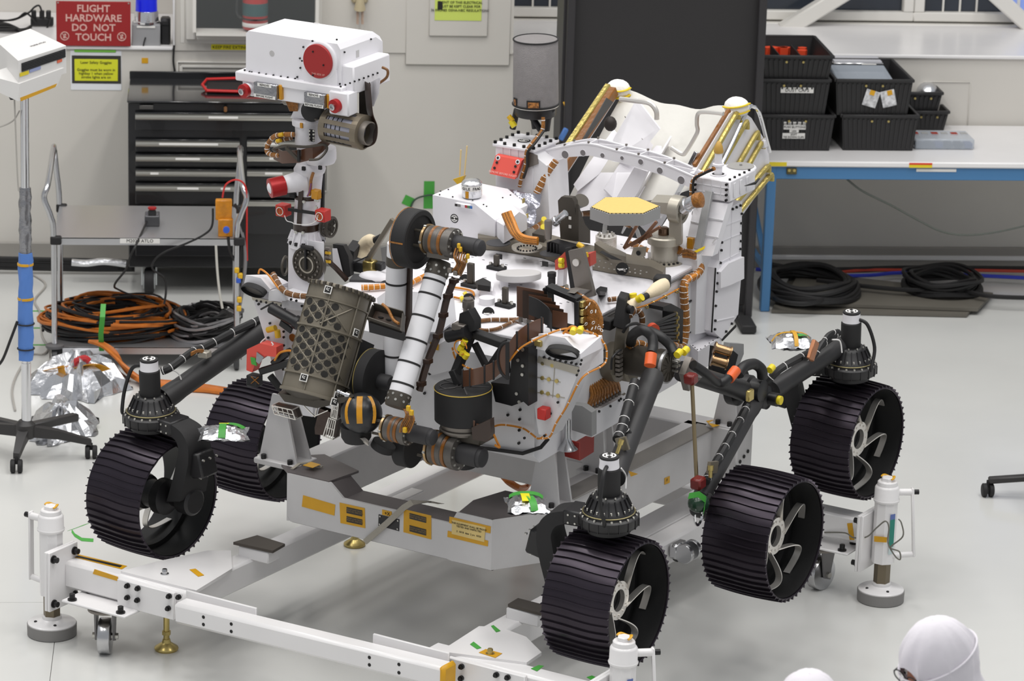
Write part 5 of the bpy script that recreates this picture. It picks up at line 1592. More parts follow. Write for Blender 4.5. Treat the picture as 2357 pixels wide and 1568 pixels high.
# elbow drum, axis along x
e0 = A(951, 549)
el = G().lathe(e0 - V((.035, 0, 0)), (1, 0, 0), [(.10, 0), (.12, .003), (.122, .006), (.122, .066), (.118, .07), (.10, .07), (.098, .062), (.05, .06)], 48).build('elbow_drum', BLACKM, rv)
g = G().torus(e0 - V((.034, 0, 0)), (1, 0, 0), .122, .0022, 48, 6)
g.build('copper_edge', COPPERW, el)
u = V((0, cos(rad(200)), sin(rad(200))))
G().bar(e0 + V((-.033, 0, 0)) + V((0, -.122, .012)), e0 + V((.03, -.122, .012)), .006, .003, up=(0, -1, 0)).build('copper_seam', COPPERW, el)
def joint(c, L_, r, parent, name, motor=.1, mr=.032, bands=2):
 """actuator along +x: stand-offs, gold ring, banded gearbox, flange, black motor"""
 c = V(c)
 j = G().lathe(c, (1, 0, 0), [(r * .8, 0), (r * .98, .004), (r * .98, .02), (r, .022), (r, L_ * .5), (r * .96, L_ * .52), (r * .96, L_ - .03), (r * 1.06, L_ - .028), (r * 1.06, L_), (r * .6, L_ + .002)], 36).build(name, GEAR, parent)
 G().lathe(c - V((.012, 0, 0)), (1, 0, 0), [(r * .9, 0), (r * 1.05, .002), (r * 1.05, .012), (r * .9, .013)], 36).build('gold_ring', mat('pale_gold', (190, 160, 120), .3, metal=.9), j)
 for k in range(bands):
  x = .028 + k * (L_ - .07) * .75
  G().lathe(c + V((x, 0, 0)), (1, 0, 0), [(r * .97, 0), (r * 1.012, .001), (r * 1.012, .014), (r * .97, .015)], 36).build('kapton_band', KAPB, j)
 g = G()
 for k in range(10):
  t = 2 * pi * k / 10
  e = V((0, cos(t), sin(t)))
  g.cyl(c + e * r * .88 + V((L_, 0, 0)), c + e * r * .88 + V((L_ + .007, 0, 0)), .005, n=8)
  if k % 2: g.cyl(c + e * r * 1.0 + V((-.012, 0, 0)), c + e * r * 1.0 + V((.0, 0, 0)), .007, n=8)
 g.build('bolts', BOLTS, j, kind='stuff')
 g = G()
 for k in range(4):
  t = 2 * pi * k / 4 + .6
  e = V((0, cos(t), sin(t)))
  g.cyl(c + e * r * .75 - V((.055, 0, 0)), c + e * r * .75, .006, n=8)
 g.build('standoffs', BRONZED, j, kind='stuff')
 G().lathe(c + V((L_, 0, 0)), (1, 0, 0), [(mr, 0), (mr, motor * .78), (mr * .92, motor * .8), (mr * .95, motor * .83), (mr * .9, motor * .93), (mr * .55, motor)], 30).build('motor', mat('motor_black', (44, 43, 45), .6), j)
 return j
je = joint(A(988, 550), .125, .058, rv, 'elbow_joint', motor=.135, mr=.036)
xT2 = A(1003, 560).x
# forearm
fa0, fa1 = R(1003, 635, x=xT2), R(921, 905, x=xT2)
fa = tubeseg('forearm_tube', fa0, fa1, .046, (.05, .17, .36, .56, .75, .93), rv)
dd = (fa0 - fa1).normalized()
G().hexa([A(983, 592, -.03), A(1033, 600, -.03), A(1033, 592, .05), A(987, 585, .05), A(980, 560, -.04), A(1040, 570, -.04), A(1040, 560, .05), A(985, 555, .05)]).build('elbow_bracket', GEAR, fa)
G().lathe(fa0 + dd * -.002, dd, [(.046, 0), (.049, .002), (.049, .05), (.044, .065)], 30).build('rivet_collar', BRONZED, fa)
g = G()
uu, vv, _ = basis(dd)
for k in range(9):
 for h in (.012, .034):
  t = 2 * pi * (k + (h > .02) * .5) / 9
  e = uu * cos(t) + vv * sin(t)
  p = fa0 + dd * h + e * .0475
  g.cyl(p, p + e * .004, .0055, n=8)
  p = fa1 - dd * (h + .002) + e * .0475
  g.cyl(p, p + e * .004, .0055, n=8)
g.build('rivets', BOLTS, fa, kind='stuff')
G().lathe(fa1, -dd, [(.046, 0), (.049, .002), (.049, .05), (.045, .06)], 30).build('rivet_collar', BRONZED, fa)
ch1 = smooth([R(1047, 640, x=xT2 + .05), R(1028, 690, x=xT2 + .05), R(1012, 760, x=xT2 + .05), R(985, 830, x=xT2 + .05), R(965, 900, x=xT2 + .04)])
g = G().ribbon(ch1, V((.018, -.012, .0)), .022)
for k in (0.08, .22, .4, .58, .75, .92):
 p = ch1[int(k * (len(ch1) - 1))]
 g.box(p + V((.004, -.006, 0)), (.03, .03, .018))
g.build('cable_channel', FLEXD, fa)
# elbow wiring
for k in range(6):
 cable('wiring', [A(1050 + 5 * k, 570 + 3 * k, -.03), A(1045 + 5 * k, 590 + 3 * k, -.07), A(1052 + 4 * k, 608, -.06), A(1040 + 4 * k, 625 + 2 * k, -.05)], .0038, (COPPERW, BROWNW, BROWNW)[k % 3], je)
for x, y in ((1056, 566), (1060, 574), (1077, 590), (1072, 600)): G().box(A(x, y, -.05), (.012, .012, .02), ch=.002).build('connector', YCAP, je)
for x, y in ((1037, 622), (1050, 628)): G().box(A(x, y, -.05), (.02, .02, .02), ch=.002).build('connector', GREYM, je)
# shoulder azimuth drum, axis along z
sc_ = R(1066, 905, y=-1.02)
zt_s, zb_s = R(1060, 888, y=-1.02).z, R(1066, 968, y=-1.02).z
sh = G().lathe(V((sc_.x, -1.02, zb_s)), (0, 0, 1), [(.10, 0), (.112, .003), (.118, .008), (.118, zt_s - zb_s - .004), (.114, zt_s - zb_s), (.04, zt_s - zb_s)], 48).build('shoulder_drum', BLACKM, rv)
G().torus((sc_.x, -1.02, zt_s - .006), (0, 0, 1), .1182, .0022, 48, 6).build('gold_edge', mat('yellow_line', (190, 160, 60), .4), sh)
G().lathe((sc_.x, -1.02, zb_s - .045), (0, 0, 1), [(.085, 0), (.088, .01), (.096, .012), (.096, .02), (.09, .022), (.095, .045)], 40).build('shoulder_neck', GREYM, sh)
g = G()
for k in range(5):
 a_ = 2 * pi * k / 5 + .4
 g.bar((sc_.x, -1.02, zt_s + .001), (sc_.x + .11 * cos(a_), -1.02 + .11 * sin(a_), zt_s + .001), .006, .003)
g.torus((sc_.x - .05, -1.05, zt_s + .002), (0, 0, 1), .035, .002, 24, 6)
g.build('drum_spokes', mat('drum_spoke', (70, 68, 68), .5), sh, kind='stuff')
# shoulder elevation joint
s0 = R(1000, 1030, y=-1.08)
js = joint(s0, .125, .070, rv, 'shoulder_joint', motor=.12, mr=.044)
sd = R(938, 1030, y=-1.08)
G().lathe(sd - V((.03, 0, 0)), (1, 0, 0), [(.07, 0), (.082, .004), (.082, .06), (.078, .064), (.04, .064)], 40).build('shoulder_side_drum', BLACKM, js)
G().lathe(R(1070, 1040, y=-1.0), (0, .2, -1), [(.05, 0), (.05, .06), (.04, .065)], 24).build('shoulder_underside', BLACKM, js)
blk = G().box(R(1075, 995, y=-1.02), (.20, .12, .05), ch=.006).build('shoulder_block', BRONZED, js)
for k, (x, y) in enumerate(((1060, 968), (1085, 975), (1105, 985), (1120, 995))):
 G().box(R(x, y, y=-1.09), (.035, .004, .03), ch=.001).build('flex_tab', FLEX, blk)
G().prism([R(x, y, y=-1.10) for x, y in ((1085, 985), (1128, 965), (1130, 1000), (1120, 1018), (1088, 1012))], (0, .03, 0)).build('flex_cage', FLEXD, blk)
cable('orange_lead', [R(1125, 1010, y=-1.08), R(1135, 1000, y=-1.06), R(1143, 1015, y=-1.04), R(1150, 1030, y=-1.02), R(1140, 1025, y=-1.05)], .005, ORANGEW, blk)
# black shoulder bracket: open truss frame to the body
sb = G()
def bb_(p, q, w=.03, h=.03, y0=-.93, y1=-.93): sb.bar(R(*p, y=y0), R(*q, y=y1), w, h, ch=.003)
bb_((1085, 765), (1160, 792), .05, .03, -.93, -.93)
bb_((1085, 768), (1048, 860), .04, .03, -.93, -1.0)
bb_((1092, 790), (1132, 868), .025, .025)
bb_((1160, 795), (1122, 852), .025, .025)
bb_((1045, 850), (1060, 885), .05, .03, -1.0, -1.0)
bb_((1160, 790), (1165, 860), .03, .03, -.92, -.92)
brk = sb.build('shoulder_bracket', BLACKM, rv)
rp(((1180, 795), (1216, 800), (1216, 935), (1205, 925), (1178, 935), (1140, 925), (1130, 880), (1172, 885)), (0, .10, 0), y=-.93).build('bracket_plate', BLACK, brk)
g = G()
for x, y in ((1193, 829), (1204, 805), (1203, 862), (1196, 925), (1190, 906), (1204, 842)):
 p = R(x, y, y=-.932)
 g.cyl(p, p - V((0, .006, 0)), .007, n=10)
g.build('bolts', BOLTS, brk, kind='stuff')
G().prism([R(x, y, y=-.97) for x, y in ((1052, 770), (1058, 722), (1078, 715), (1092, 740), (1092, 762))], (0, .05, 0)).build('bracket_horn', BLACKM, brk)
a, b = R(1029, 775, y=-.98), R(1078, 765, y=-.98)
G().lathe(a, b - a, [(.02, 0), (.026, .004), (.026, (b - a).length - .02), (.03, (b - a).length - .018), (.03, (b - a).length)], 22).build('release_motor', BLACK, brk)
G().box(R(1060, 752, y=-.97), (.06, .05, .03), ch=.004).build('motor_mount', GREYM, brk)
for x, y in ((1063, 797), (1071, 783), (1067, 808), (1075, 815)): G().cyl(R(x, y, y=-1.0), R(x - 5, y + 9, y=-1.0), .013, n=12).build('cap', YELLOW, brk)
g = G().tube([R(1060, 800, y=-1.01) + V((.03 * cos(t), 0, .03 * sin(t))) for t in [k * .35 for k in range(16)]], .003, 6)
g.build('wire_loop', ORANGEW, brk)
G().lathe(R(1078, 708, y=-.9), (0, 0, 1), [(.025, 0), (.025, .03), (.02, .031), (.02, .04)], 18).build('stud_pair', GREYM, brk)
# brown flex ribbon with black frames from the drum to the connector rack
fx = smooth([R(1065, 872, y=-1.06), R(1092, 868, y=-1.09), R(1115, 862, y=-1.06), R(1140, 850, y=-1.02), R(1160, 830, y=-1.0), R(1185, 790, y=-.96), R(1215, 765, y=-.90), R(1250, 750, y=-.82)])
G().ribbon(fx, V((0, 0, .07)), .004).build('flex_ribbon', FLEX, rv, label='broad brown ribbon cable')
fr = G()
for k in (0, 4, 12, 17, 22, 26, 31, 36, 41):
 p = fx[min(k, len(fx) - 1)]
 fr.box(p, (.008, .01, .082), ch=.002)
fr.build('ribbon_frames', BLACKM, rv, kind='stuff')
g = G()
n = 14
cc = R(1168, 830, y=-1.03)
g.tube([cc + V((.008 * 0, 0, 0)) + V((.045 * cos(t), 0, .075 * sin(t))) for t in [pi / 2 + pi * k / n for k in range(n + 1)]], .006, 6)
g.bar(cc + V((0, 0, .08)), cc + V((0, 0, -.08)), .012, .012)
g.build('ribbon_guard', BLACKM, rv)
G().prism([cc + V((.043 * cos(t), .002, .072 * sin(t))) for t in [pi / 2 + pi * k / n for k in range(n + 1)]], (0, .003, 0)).build('ribbon_window', FLEX, rv)
# ---- connector rack: black frame with stacked dark ribbon cards and copper bundles behind
rk = G()
YK = -.62
RQ = lambda x, y, d=0: R(x, y, y=YK + d)
fr4 = [R(1262, 658, x=.30), R(1330, 686, x=.44), R(1336, 765, x=.44), R(1268, 740, x=.30)]
n_ = V((.55, .8, 0)).normalized()
q = [RQ(1262, 660), RQ(1333, 690), RQ(1334, 762), RQ(1266, 745)]
for a, b, w in ((q[0], q[1], .022), (q[1], q[2], .022), (q[2], q[3], .022), (q[3], q[0], .022)):
 rk.bar(a, b, .05, w, ch=.002)
rack = rk.build('connector_rack', BLACK, rv)
for k in range(7):
 t = k / 6
 dx = -60 * (1 - t * .75)
 a = lerp(RQ(1262, 668), RQ(1322, 694), t)
 w = .13 - .06 * t
 hgt = .13 - .01 * k
 G().box(a + V((-w / 2 - .0, -.035 - .02 * t, -.06 - .01 * t)), (w, .0035, hgt)).build('ribbon_card', FLEXD if k % 2 else FLEX, rack)
g = G().ribbon(smooth([RQ(1218, 703, -.10), RQ(1240, 712, -.14), RQ(1262, 730, -.16), RQ(1270, 745, -.15)]), V((0, 0, .08)), .004)
g.build('black_ribbon', BLACKM, rack)
g = G()
random.seed(3)
for k in range(30):
 t = random.random()
 y0 = 700 + 62 * t
 p0 = RQ(1338, y0, .02)
 bul = random.uniform(22, 48)
 p1 = RQ(1338 + bul * .6, y0 - 8, .03)
 p2 = RQ(1338 + bul, y0 + 20 + 20 * random.random(), .03)
 p3 = RQ(1340 + bul * .9, 778 + random.uniform(-6, 8), .02)
 g.tube(smooth([p0, p1, p2, p3], 4), random.uniform(.005, .009), 6)
g.build('copper_bundles', COPPERW, rack, kind='stuff')
g = G()
for k in range(12):
 t = random.random()
 p = RQ(1345 + random.uniform(0, 40), 690 + 80 * t, .0)
 g.torus(p, (1, random.uniform(-1, 1), random.uniform(-1, 1)), .007, .0014, 10, 5)
g.build('cable_ties', TIE, rack, kind='stuff')
for k in range(4): G().box(RQ(1341, 700 + 18 * k, .0), (.02, .03, .028), ch=.003).build('connector', GOLDP, rack)
cable('wire_bundle', [RQ(1268, 662, .02), RQ(1300, 668, .06), RQ(1335, 682, .06), RQ(1362, 700, .05), RQ(1380, 725, .04), RQ(1383, 755, .03)], .012, COPPERW, rack, tie=8)
# ---- turret
CAMR = (R_M.transposed() @ (CPOS - R_O))
YU = -1.22
def U(px, py, dy=0.0): return R(px, py, y=YU + dy)
T0, T1 = U(797, 664, .15), U(728, 916, -.08)
ax = (T1 - T0).normalized()
tc = (CAMR - (T0 + T1) / 2).normalized()
tc = (tc - ax * tc.dot(ax)).normalized()
sv = ax.cross(tc)           # sideways; check sign: should point image-left or right
if (sv.dot(V((1, 0, 0)))) < 0: sv = -sv
LT = (T1 - T0).length
fc_ = (tc * cos(rad(18)) + sv * sin(rad(18))).normalized()
sd_ = (sv * cos(rad(18)) - tc * sin(rad(18))).normalized()
RT_ = .138
def TS(t, th, r=RT_):   # t along 0..1, th angle
 return T0 + ax * (LT * t) - fc_ * .09 + (fc_ * cos(th) + sd_ * sin(th)) * r
A0, A1 = rad(-78), rad(66)
sh_ = G()
N = 22
rings = []
for t, dr in ((0, .012), (.01, .014), (.03, .014), (.04, 0), (.14, 0), (.145, .008), (.155, .008), (.16, 0), (.39, 0), (.395, .012), (.41, .012), (.415, 0), (.82, 0), (.825, .012), (.84, .012), (.845, 0), (.97, 0), (.975, .01), (1.0, .01)):
 rings.append([TS(t, A0 + (A1 - A0) * k / N, RT_ + dr) for k in range(N + 1)])
back = [[TS(t, A0 + (A1 - A0) * k / N, RT_ - .012) for k in range(N + 1)] for t in (0, 1)]
sh_.loft(rings, close=False)
sh_.loft(back[::-1], close=False)
for e_ in (0, N):
 sh_.add([TS(t, A0 + (A1 - A0) * e_ / N, r) for t in (0, 1) for r in (RT_ - .012, RT_ + .004)], [(0, 1, 3, 2)])
for t in (0, 1):
 r_a = [TS(t, A0 + (A1 - A0) * k / N, RT_ - .012) for k in range(N + 1)]
 r_b = [TS(t, A0 + (A1 - A0) * k / N, RT_ + .012) for k in range(N + 1)]
 sh_.loft([r_a, r_b], close=False)
tur = sh_.build('turret_shroud', BRONZE, rv)
# lattice ribs and dark openings
g = G()
go = G()
for band, t0, t1, nn in ((0, .17, .385, 2), (1, .425, .815, 4)):
 dt = (t1 - t0) / nn / 1.0
 dth = rad(25)
 for i in range(-5, 5):
  for j in range(nn * 2):
   tt = t0 + (j + .5) * dt / 2
   th = (i + (.5 if j % 2 else 0)) * dth + rad(-16)
   if th < A0 + .12 or th > rad(28) - (.5 if band == 0 else 0) - .1 * (j % 3): continue
   p = [TS(tt + a * dt * .30, th + b * dth * .34, RT_ + .0012) for a, b in ((-.95, -.3), (-.95, .3), (-.35, .75), (.35, .75), (.95, .3), (.95, -.3), (.35, -.75), (-.35, -.75))]
   go.prism(p, -fc_ * .004)
   c0 = TS(tt - dt * .5, th, RT_ + .002)
   for b in (-1, 1):
    g.bar(TS(tt - dt * .5, th, RT_ + .0015), TS(tt, th + b * dth * .5, RT_ + .0015), .003, .004, up=fc_)
g.build('lattice_ribs', BRONZE, tur, kind='stuff')
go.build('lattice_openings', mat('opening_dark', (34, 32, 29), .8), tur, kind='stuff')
for th in (rad(-30), rad(22), rad(64)):
 G().tube([TS(t, th, RT_ + .004) for t in (0, .2, .4, .6, .8, 1)], .004, 5).build('long_rib', BRONZE, tur)
for s_ in (1, -1):
 G().tube([TS(.17 + .2 * k / 6, rad(-10 + s_ * (-24 + 8 * k)), RT_ + .002) for k in range(7)], .0035, 5).build('cross_rib', BRONZE, tur)
g = G()
for k in range(14):
 p = TS(.02, A0 + (A1 - A0) * (k + .5) / 14, RT_ + .014)
 g.box(p, (.012, .012, .016))
g.build('flange_pockets', BRONZED, tur, kind='stuff')
# dark body behind the shell
g = G()
rings = [[TS(t, 2 * pi * k / 24, r) for k in range(24)] for t, r in ((.02, .11), (.03, .122), (.97, .122), (1.0, .10), (1.03, .06))]
g.loft(rings)
g.build('turret_body', BRONZED, tur)
G().loft([[TS(t, th, r) for th, r in ((rad(66), .145), (rad(66), .12), (rad(95), .19), (rad(92), .215))] for t in (.38, .95)]).build('turret_side_plate', BLACKM, tur)
def marker(p, nrm, up_, s=.032, parent=tur):
 n_ = V(nrm).normalized()
 u_ = V(up_)
 u_ = (u_ - n_ * u_.dot(n_)).normalized()
 r_ = u_.cross(n_)
 M_ = Matrix((r_, u_, n_)).transposed()
 o = G().box(p, (s, s, .003), M_).build('target_marker', PAPER, parent)
 G().box(V(p) + n_ * .002, (s * .76, s * .76, .002), M_).build('marker_field', INK, o)
 g = G()
 for a, b, w, h in ((-.14, .1, .12, .3), (.06, -.06, .2, .1), (.1, .16, .12, .1)):
  g.box(V(p) + n_ * .0034 + r_ * a * s + u_ * b * s, (s * w, s * h, .001), M_)
 g.build('marker_bits', PAPER, o, kind='stuff')
for t, th in ((.07, rad(-34)), (.36, rad(30)), (.87, rad(-34)), (.94, rad(26))):
 e = fc_ * cos(th) + sd_ * sin(th)
 marker(TS(t, th, RT_ + .016), e, -ax)
marker(U(770, 926, -.08), fc_, -ax)
# open grid tray on the right of the turret
tq = [U(862, 706, .02), U(930, 725, .02), U(925, 765, -.02), U(848, 738, -.02)]
nz = V((.1, -.45, .85)).normalized()
ty = G()
for i in range(4):
 a, b = tq[i], tq[(i + 1) % 4]
 ty.bar(a, b, .004, .045, up=nz)
tray = ty.build('grid_tray', BRONZED, tur)
G().prism([p - nz * .02 for p in tq], -nz * .004).build('tray_floor', mat('tray_brown', (70, 54, 42), .5), tray)
g = G()
for k in range(3):
 for j in range(2):
  p = lerp(lerp(tq[0], tq[1], .25 + .25 * k), lerp(tq[3], tq[2], .25 + .25 * k), .35 + .35 * j) - nz * .019
  g.sph(p, (.014, .009, .002), 10, 6)
g.build('tray_slots', INK, tray, kind='stuff')
cable('wire_bundle', [U(880, 700, .0), U(893, 712, -.01), U(905, 735, -.02), U(918, 745, -.03)], .006, COPPERW, tray, n=6)
rp_ = [U(x, y, -.03) for x, y in ((848, 742), (926, 768), (928, 785), (850, 765))]
G().prism(rp_, (0, .02, 0)).build('tray_front', BLACKM, tray)
# black drum behind the turret
dc2 = R(872, 872, y=-1.08)
bd = G().lathe(dc2 - V((.05, 0, 0)), (1, 0, 0), [(.10, 0), (.118, .003), (.12, .05), (.10, .055), (.03, .057)], 44).build('wrist_drum', BLACKM, rv)
G().lathe(dc2 + V((.0, 0, -.01)), (1, 0, 0), [(.034, 0), (.034, .05), (.028, .06)], 24).build('motor', mat('motor_black', (44, 43, 45), .6), bd)
G().torus(dc2 - V((.05, 0, 0)), (1, 0, 0), .118, .002, 40, 6).build('gold_edge', GOLDP, bd)
# dome with kapton strips
dm = U(832, 952, -.03)
dome = G().sph(dm, .086, 28, 18).build('turret_dome', mat('dome_black', (34, 35, 38), .32, var=.1), rv)
fd = (CAMR - dm).normalized()
rg = fd.cross(V((0, 0, 1))).normalized() * -1
ud = rg.cross(fd) * -1
if ud.z < 0: ud = -ud
for lo in (-.75, -.1, .62):
 G().ribbon([dm + (fd * cos(lo) * cos(la) + rg * sin(lo) * cos(la) + ud * sin(la)) * .0868 for la in [rad(x) for x in range(-28, 62, 9)]], rg * .024 * cos(lo), .0015).build('kapton_strip', KAPTON, dome)
G().lathe(U(820, 1000, -.03), (0, 0, 1), [(.05, -.03), (.062, -.01), (.065, .04)], 28).build('dome_base', BLACKM, dome)
c = U(844, 1012, -.06)
G().lathe(c, (-.3, -.7, -.6), [(.012, 0), (.022, .012), (.0235, .014), (.018, .013)], 22).build('light_cup', TITAN, dome)
a, b = U(778, 901, -.05), U(806, 913, -.05)
G().lathe(a, b - a, [(.011, 0), (.012, .012), (.008, .014), (.008, .04), (.014, .042), (.014, (b - a).length)], 14).build('probe', CHROME, dome)
# wrist joint and motor
jw = joint(R(893, 985, y=-1.24), .105, .052, rv, 'wrist_joint', motor=.125, mr=.036)
for k in range(7):
 cable('wiring', [R(925 + 4 * k, 935 + 3 * k, y=-1.30), R(935 + 3 * k, 955 + 2 * k, y=-1.32), R(925 + 3 * k, 975 + 3 * k, y=-1.32), R(920 + 3 * k, 995, y=-1.31)], .0036, (COPPERW, BROWNW, BROWNW)[k % 3], jw)
for x, y in ((940, 940), (947, 950), (932, 990)): G().box(R(x, y, y=-1.33), (.016, .014, .022), ch=.002).build('connector', (GREYM, YCAP, YCAP)[int(x) % 3], jw)
G().lathe(R(885, 1020, y=-1.2), (-.4, -.2, -1), [(.05, 0), (.05, .03), (.04, .035)], 22).build('wrist_underside', BLACKM, jw)
# hanging sample boxes with thin metal frames
def framebox(pts, depth_, name, mt=TITAN, inner=FLEXD):
 q = [V(p) for p in pts]
 n_ = (q[1] - q[0]).cross(q[3] - q[0]).normalized()
 if n_.dot(CAMR - q[0]) < 0: n_ = -n_
 g = G()
 for off in (0, 1):
  for i in range(4): g.bar(q[i] - n_ * depth_ * off, q[(i + 1) % 4] - n_ * depth_ * off, .004, .004)
 for p in q: g.bar(p, p - n_ * depth_, .004, .004)
 o = g.build(name, mt, tur)
 G().prism([p - n_ * depth_ * .95 for p in q], n_ * depth_ * .5).build('box_core', inner, o)
 g = G()
 for k in range(3):
  a_, b_ = lerp(q[0], q[1], .25 + .25 * k), lerp(q[3], q[2], .25 + .25 * k)
  g.bar(a_, b_, .003, .003)
 g.bar(lerp(q[0], q[3], .5), lerp(q[1], q[2], .5), .003, .003)
 g.bar(q[0], lerp(q[3], q[2], .3), .003, .003)
 g.build('box_lattice', mt, o, kind='stuff')
 return o
framebox([U(626, 934), U(672, 944), U(680, 966), U(632, 953)], .05, 'bracket_box')
framebox([U(757, 962, -.05), U(773, 968, -.05), U(765, 1012, -.05), U(744, 1004, -.05)], .05, 'bracket_box')
framebox([U(766, 920, -.06), U(780, 925, -.06), U(775, 965, -.06), U(762, 960, -.06)], .04, 'bracket_box')
G().prism([U(x, y, -.02) for x, y in ((735, 940), (762, 950), (748, 1003), (725, 1000), (724, 985))], (0, .03, 0)).build('foil_shield', mat('dark_foil', (70, 60, 56), .15, metal=.8, bump=.4, bscale=25), tur)
g = G().loft([[U(x, y, dy) for x, y in pts] for dy, pts in ((-.07, ((640, 905), (700, 915), (745, 922), (815, 912), (800, 925), (730, 940), (655, 925))), (.08, ((660, 890), (705, 895), (745, 900), (800, 895), (790, 905), (735, 915), (670, 905))))])
g.build('turret_base', BRONZED, tur)
for a, b in (((700, 935), (725, 960)), ((730, 935), (725, 960)), ((725, 958), (755, 945))):
 G().bar(U(*a, -.03), U(*b, -.03), .004, .004).build('strut', TITAN, tur)
# ---- deck equipment
def D(px, py, dz=0.0): return R(px, py, z=ZD + dz)
# white instrument box at the far left of the deck
YW = .28
xl_, xm_, xr2 = R(996, 470, y=YW).x, R(1092, 468, y=YW).x, R(1139, 507, y=YW).x
zt1, zt2 = R(996, 449, y=YW).z, R(1139, 507, y=YW).z
wbx = G().prism([V((x, YW, z)) for x, z in ((xl_, ZD), (xr2, ZD), (xr2, zt2), (xm_, zt1 - .006), (xl_, zt1))], (0, .28, 0)).build('instrument_box', WHITE, rv)
fiducial(wbx, R(1046, 503, y=YW - .001), (0, -1, 0), .02, up=(1, 0, 0))
p = R(1046, 503, y=YW)
G().cyl(p + V((0, .0006, 0)), p - V((0, .0006, 0)), .021, n=28).build('marker_disc', INK, wbx)
G().box(R(1066, 473, y=YW - .012), (.075, .02, .016), ch=.002).build('calibration_strip', WHITE, wbx)
for x, c in ((1050, (50, 44, 44)), (1057, (130, 128, 128)), (1073, (170, 50, 60)), (1079, (90, 130, 90)), (1084, (60, 110, 180))):
 G().box(R(x, 472 + (x - 1050) * .16, y=YW - .023), (.013, .003, .012)).build('colour_chip', mat('chip_%d' % x, c, .6), wbx)
g = G()
for x, y in ((1012, 449), (1042, 454), (1088, 462), (1113, 472), (1120, 476), (1014, 441), (1032, 437), (1157, 456), (1175, 450)):
 p = R(x, y, z=zt1)
 g.cyl(p, p + V((0, 0, .004)), .004, n=6)
g.build('bolts', BOLTM, wbx, kind='stuff')
# side hump facing the wiring
G().loft([[R(x, y, x=xx) for x, y in pts] for xx, pts in ((xr2 - .02, ((1139, 507), (1139, 560), (1200, 530), (1200, 480), (1180, 472))), (xr2 + .10, ((1160, 520), (1160, 560), (1213, 528), (1213, 498), (1195, 488))))]).build('side_hump', WHITE, wbx)
for x, y in ((1205, 462), (1213, 497)): G().box(R(x, y, x=xr2 + .06), (.004, .02, .022), ch=.001).build('latch', GOLDP, wbx)
G().prism([D(x, y) for x, y in ((1137, 545), (1165, 522), (1190, 560), (1170, 572), (1140, 570))], (0, 0, .05)).build('black_foot', BLACKM, wbx)
# wrapped jar labelled FRAGILE
jc = R(1086, 452, z=zt1 + .001)
jar = G().lathe(jc, (0, 0, 1), [(.043, 0), (.045, .004), (.044, .05), (.046, .065), (.036, .076), (.015, .08)], 22).build('fragile_jar', FOIL); jar.parent = rv
G().lathe(jc + V((0, 0, .034)), (0, 0, 1), [(.0462, 0), (.0466, .001), (.0466, .021), (.0462, .022)], 26, cap=False).build('label_band', PAPER, jar)
vd = (CAMR - jc); vd.z = 0; vd.normalize()
rd_ = V((-vd.y, vd.x, 0))
for k, tx in enumerate('GILE FRAG'):
 a_ = (k - 4.2) * .215
 e = vd * cos(a_) + rd_ * sin(a_)
 if tx != ' ': text('lettering', tx, .019, INK, jar, jc + e * .0472 + V((0, 0, .045)), V((0, 0, 1)).cross(e), (0, 0, 1), depth=.0004)
for a_ in (-.5, 2.0):
 e = vd * cos(a_) + rd_ * sin(a_)
 G().tube([jc + e * .0455 + V((0, 0, .002)), jc + e * .0455 + V((0, 0, .033))], .009, 6, flat=.3, up=e).build('kapton_strip', KAPTON, jar)
# crumpled film draped behind the box
random.seed(11)
def crumple(g, corners, nu, nv, amp, nrm, seed=1):
 rnd = random.Random(seed)
 ns = [[rnd.uniform(-1, 1) for _ in range(nu)] for _ in range(nv)]
 def fn(u_, v_):
  i, j = round(u_ * (nu - 1)), round(v_ * (nv - 1))
  p = lerp(lerp(corners[0], corners[1], u_), lerp(corners[3], corners[2], u_), v_)
  e = min(1, 4 * min(u_, 1 - u_) + .35) * min(1, 4 * min(v_, 1 - v_) + .35)
  return p + V(nrm) * amp * ns[j][i] * e + V((rnd.uniform(-1, 1), rnd.uniform(-1, 1), 0)) * amp * .3
 return g.grid(fn, nu, nv)
g = crumple(G(), [R(1110, 428, y=.62), R(1245, 448, y=.62), R(1228, 520, y=.52), R(1120, 470, y=.45)], 9, 7, .018, (0, -.5, .8), 5)
g.build('draped_film', mat('grey_lilac_film', (150, 150, 160), .2, metal=.7, bump=.3, bscale=30), rv)
# thin wooden rods
for x0, y0, x1, y1 in ((1058, 404, 1061, 345), (1069, 402, 1075, 336)):
 G().cyl(R(x0, y0, y=.6), R(x1, y1, y=.6), .0035, n=8).build('thin_rod', mat('wood_rod', (222, 196, 140), .6), wbx)
G().prism([R(x, y, y=.58) for x, y in ((1042, 413), (1068, 405), (1060, 425), (1052, 424))], (0, .02, 0)).build('rod_clamp', YCAP, wbx)
# orange wire trunk over the deck
for k in range(6):
 o_ = k * 3
 cable('wire_bundle', [R(1158 + o_, 492 - k, y=.22), R(1168 + o_, 516 - k, y=.20), R(1182 + o_ * .8, 541 - k, y=.17), R(1206 + o_ * .3, 556 - 2 * k, y=.17), R(1238, 560 - 2 * k, y=.17)], .0095, ORANGEW if k % 2 else COPPERW, wbx)
cable('wire_bundle', [D(1195, 545, .03), D(1215, 535, .03), D(1235, 522, .03), D(1260, 508, .03), D(1285, 500, .03)], .013, COPPERW, wbx, tie=7)
cable('wire_bundle', [D(1310, 500, .03), D(1350, 492, .03), D(1400, 500, .03), D(1450, 520, .03)], .012, BROWNW, wbx, tie=6)
cable('blue_wire', [D(1185, 540, .05), D(1200, 545, .05), D(1222, 552, .04)], .005, mat('blue_wire', (50, 60, 170), .4), wbx)
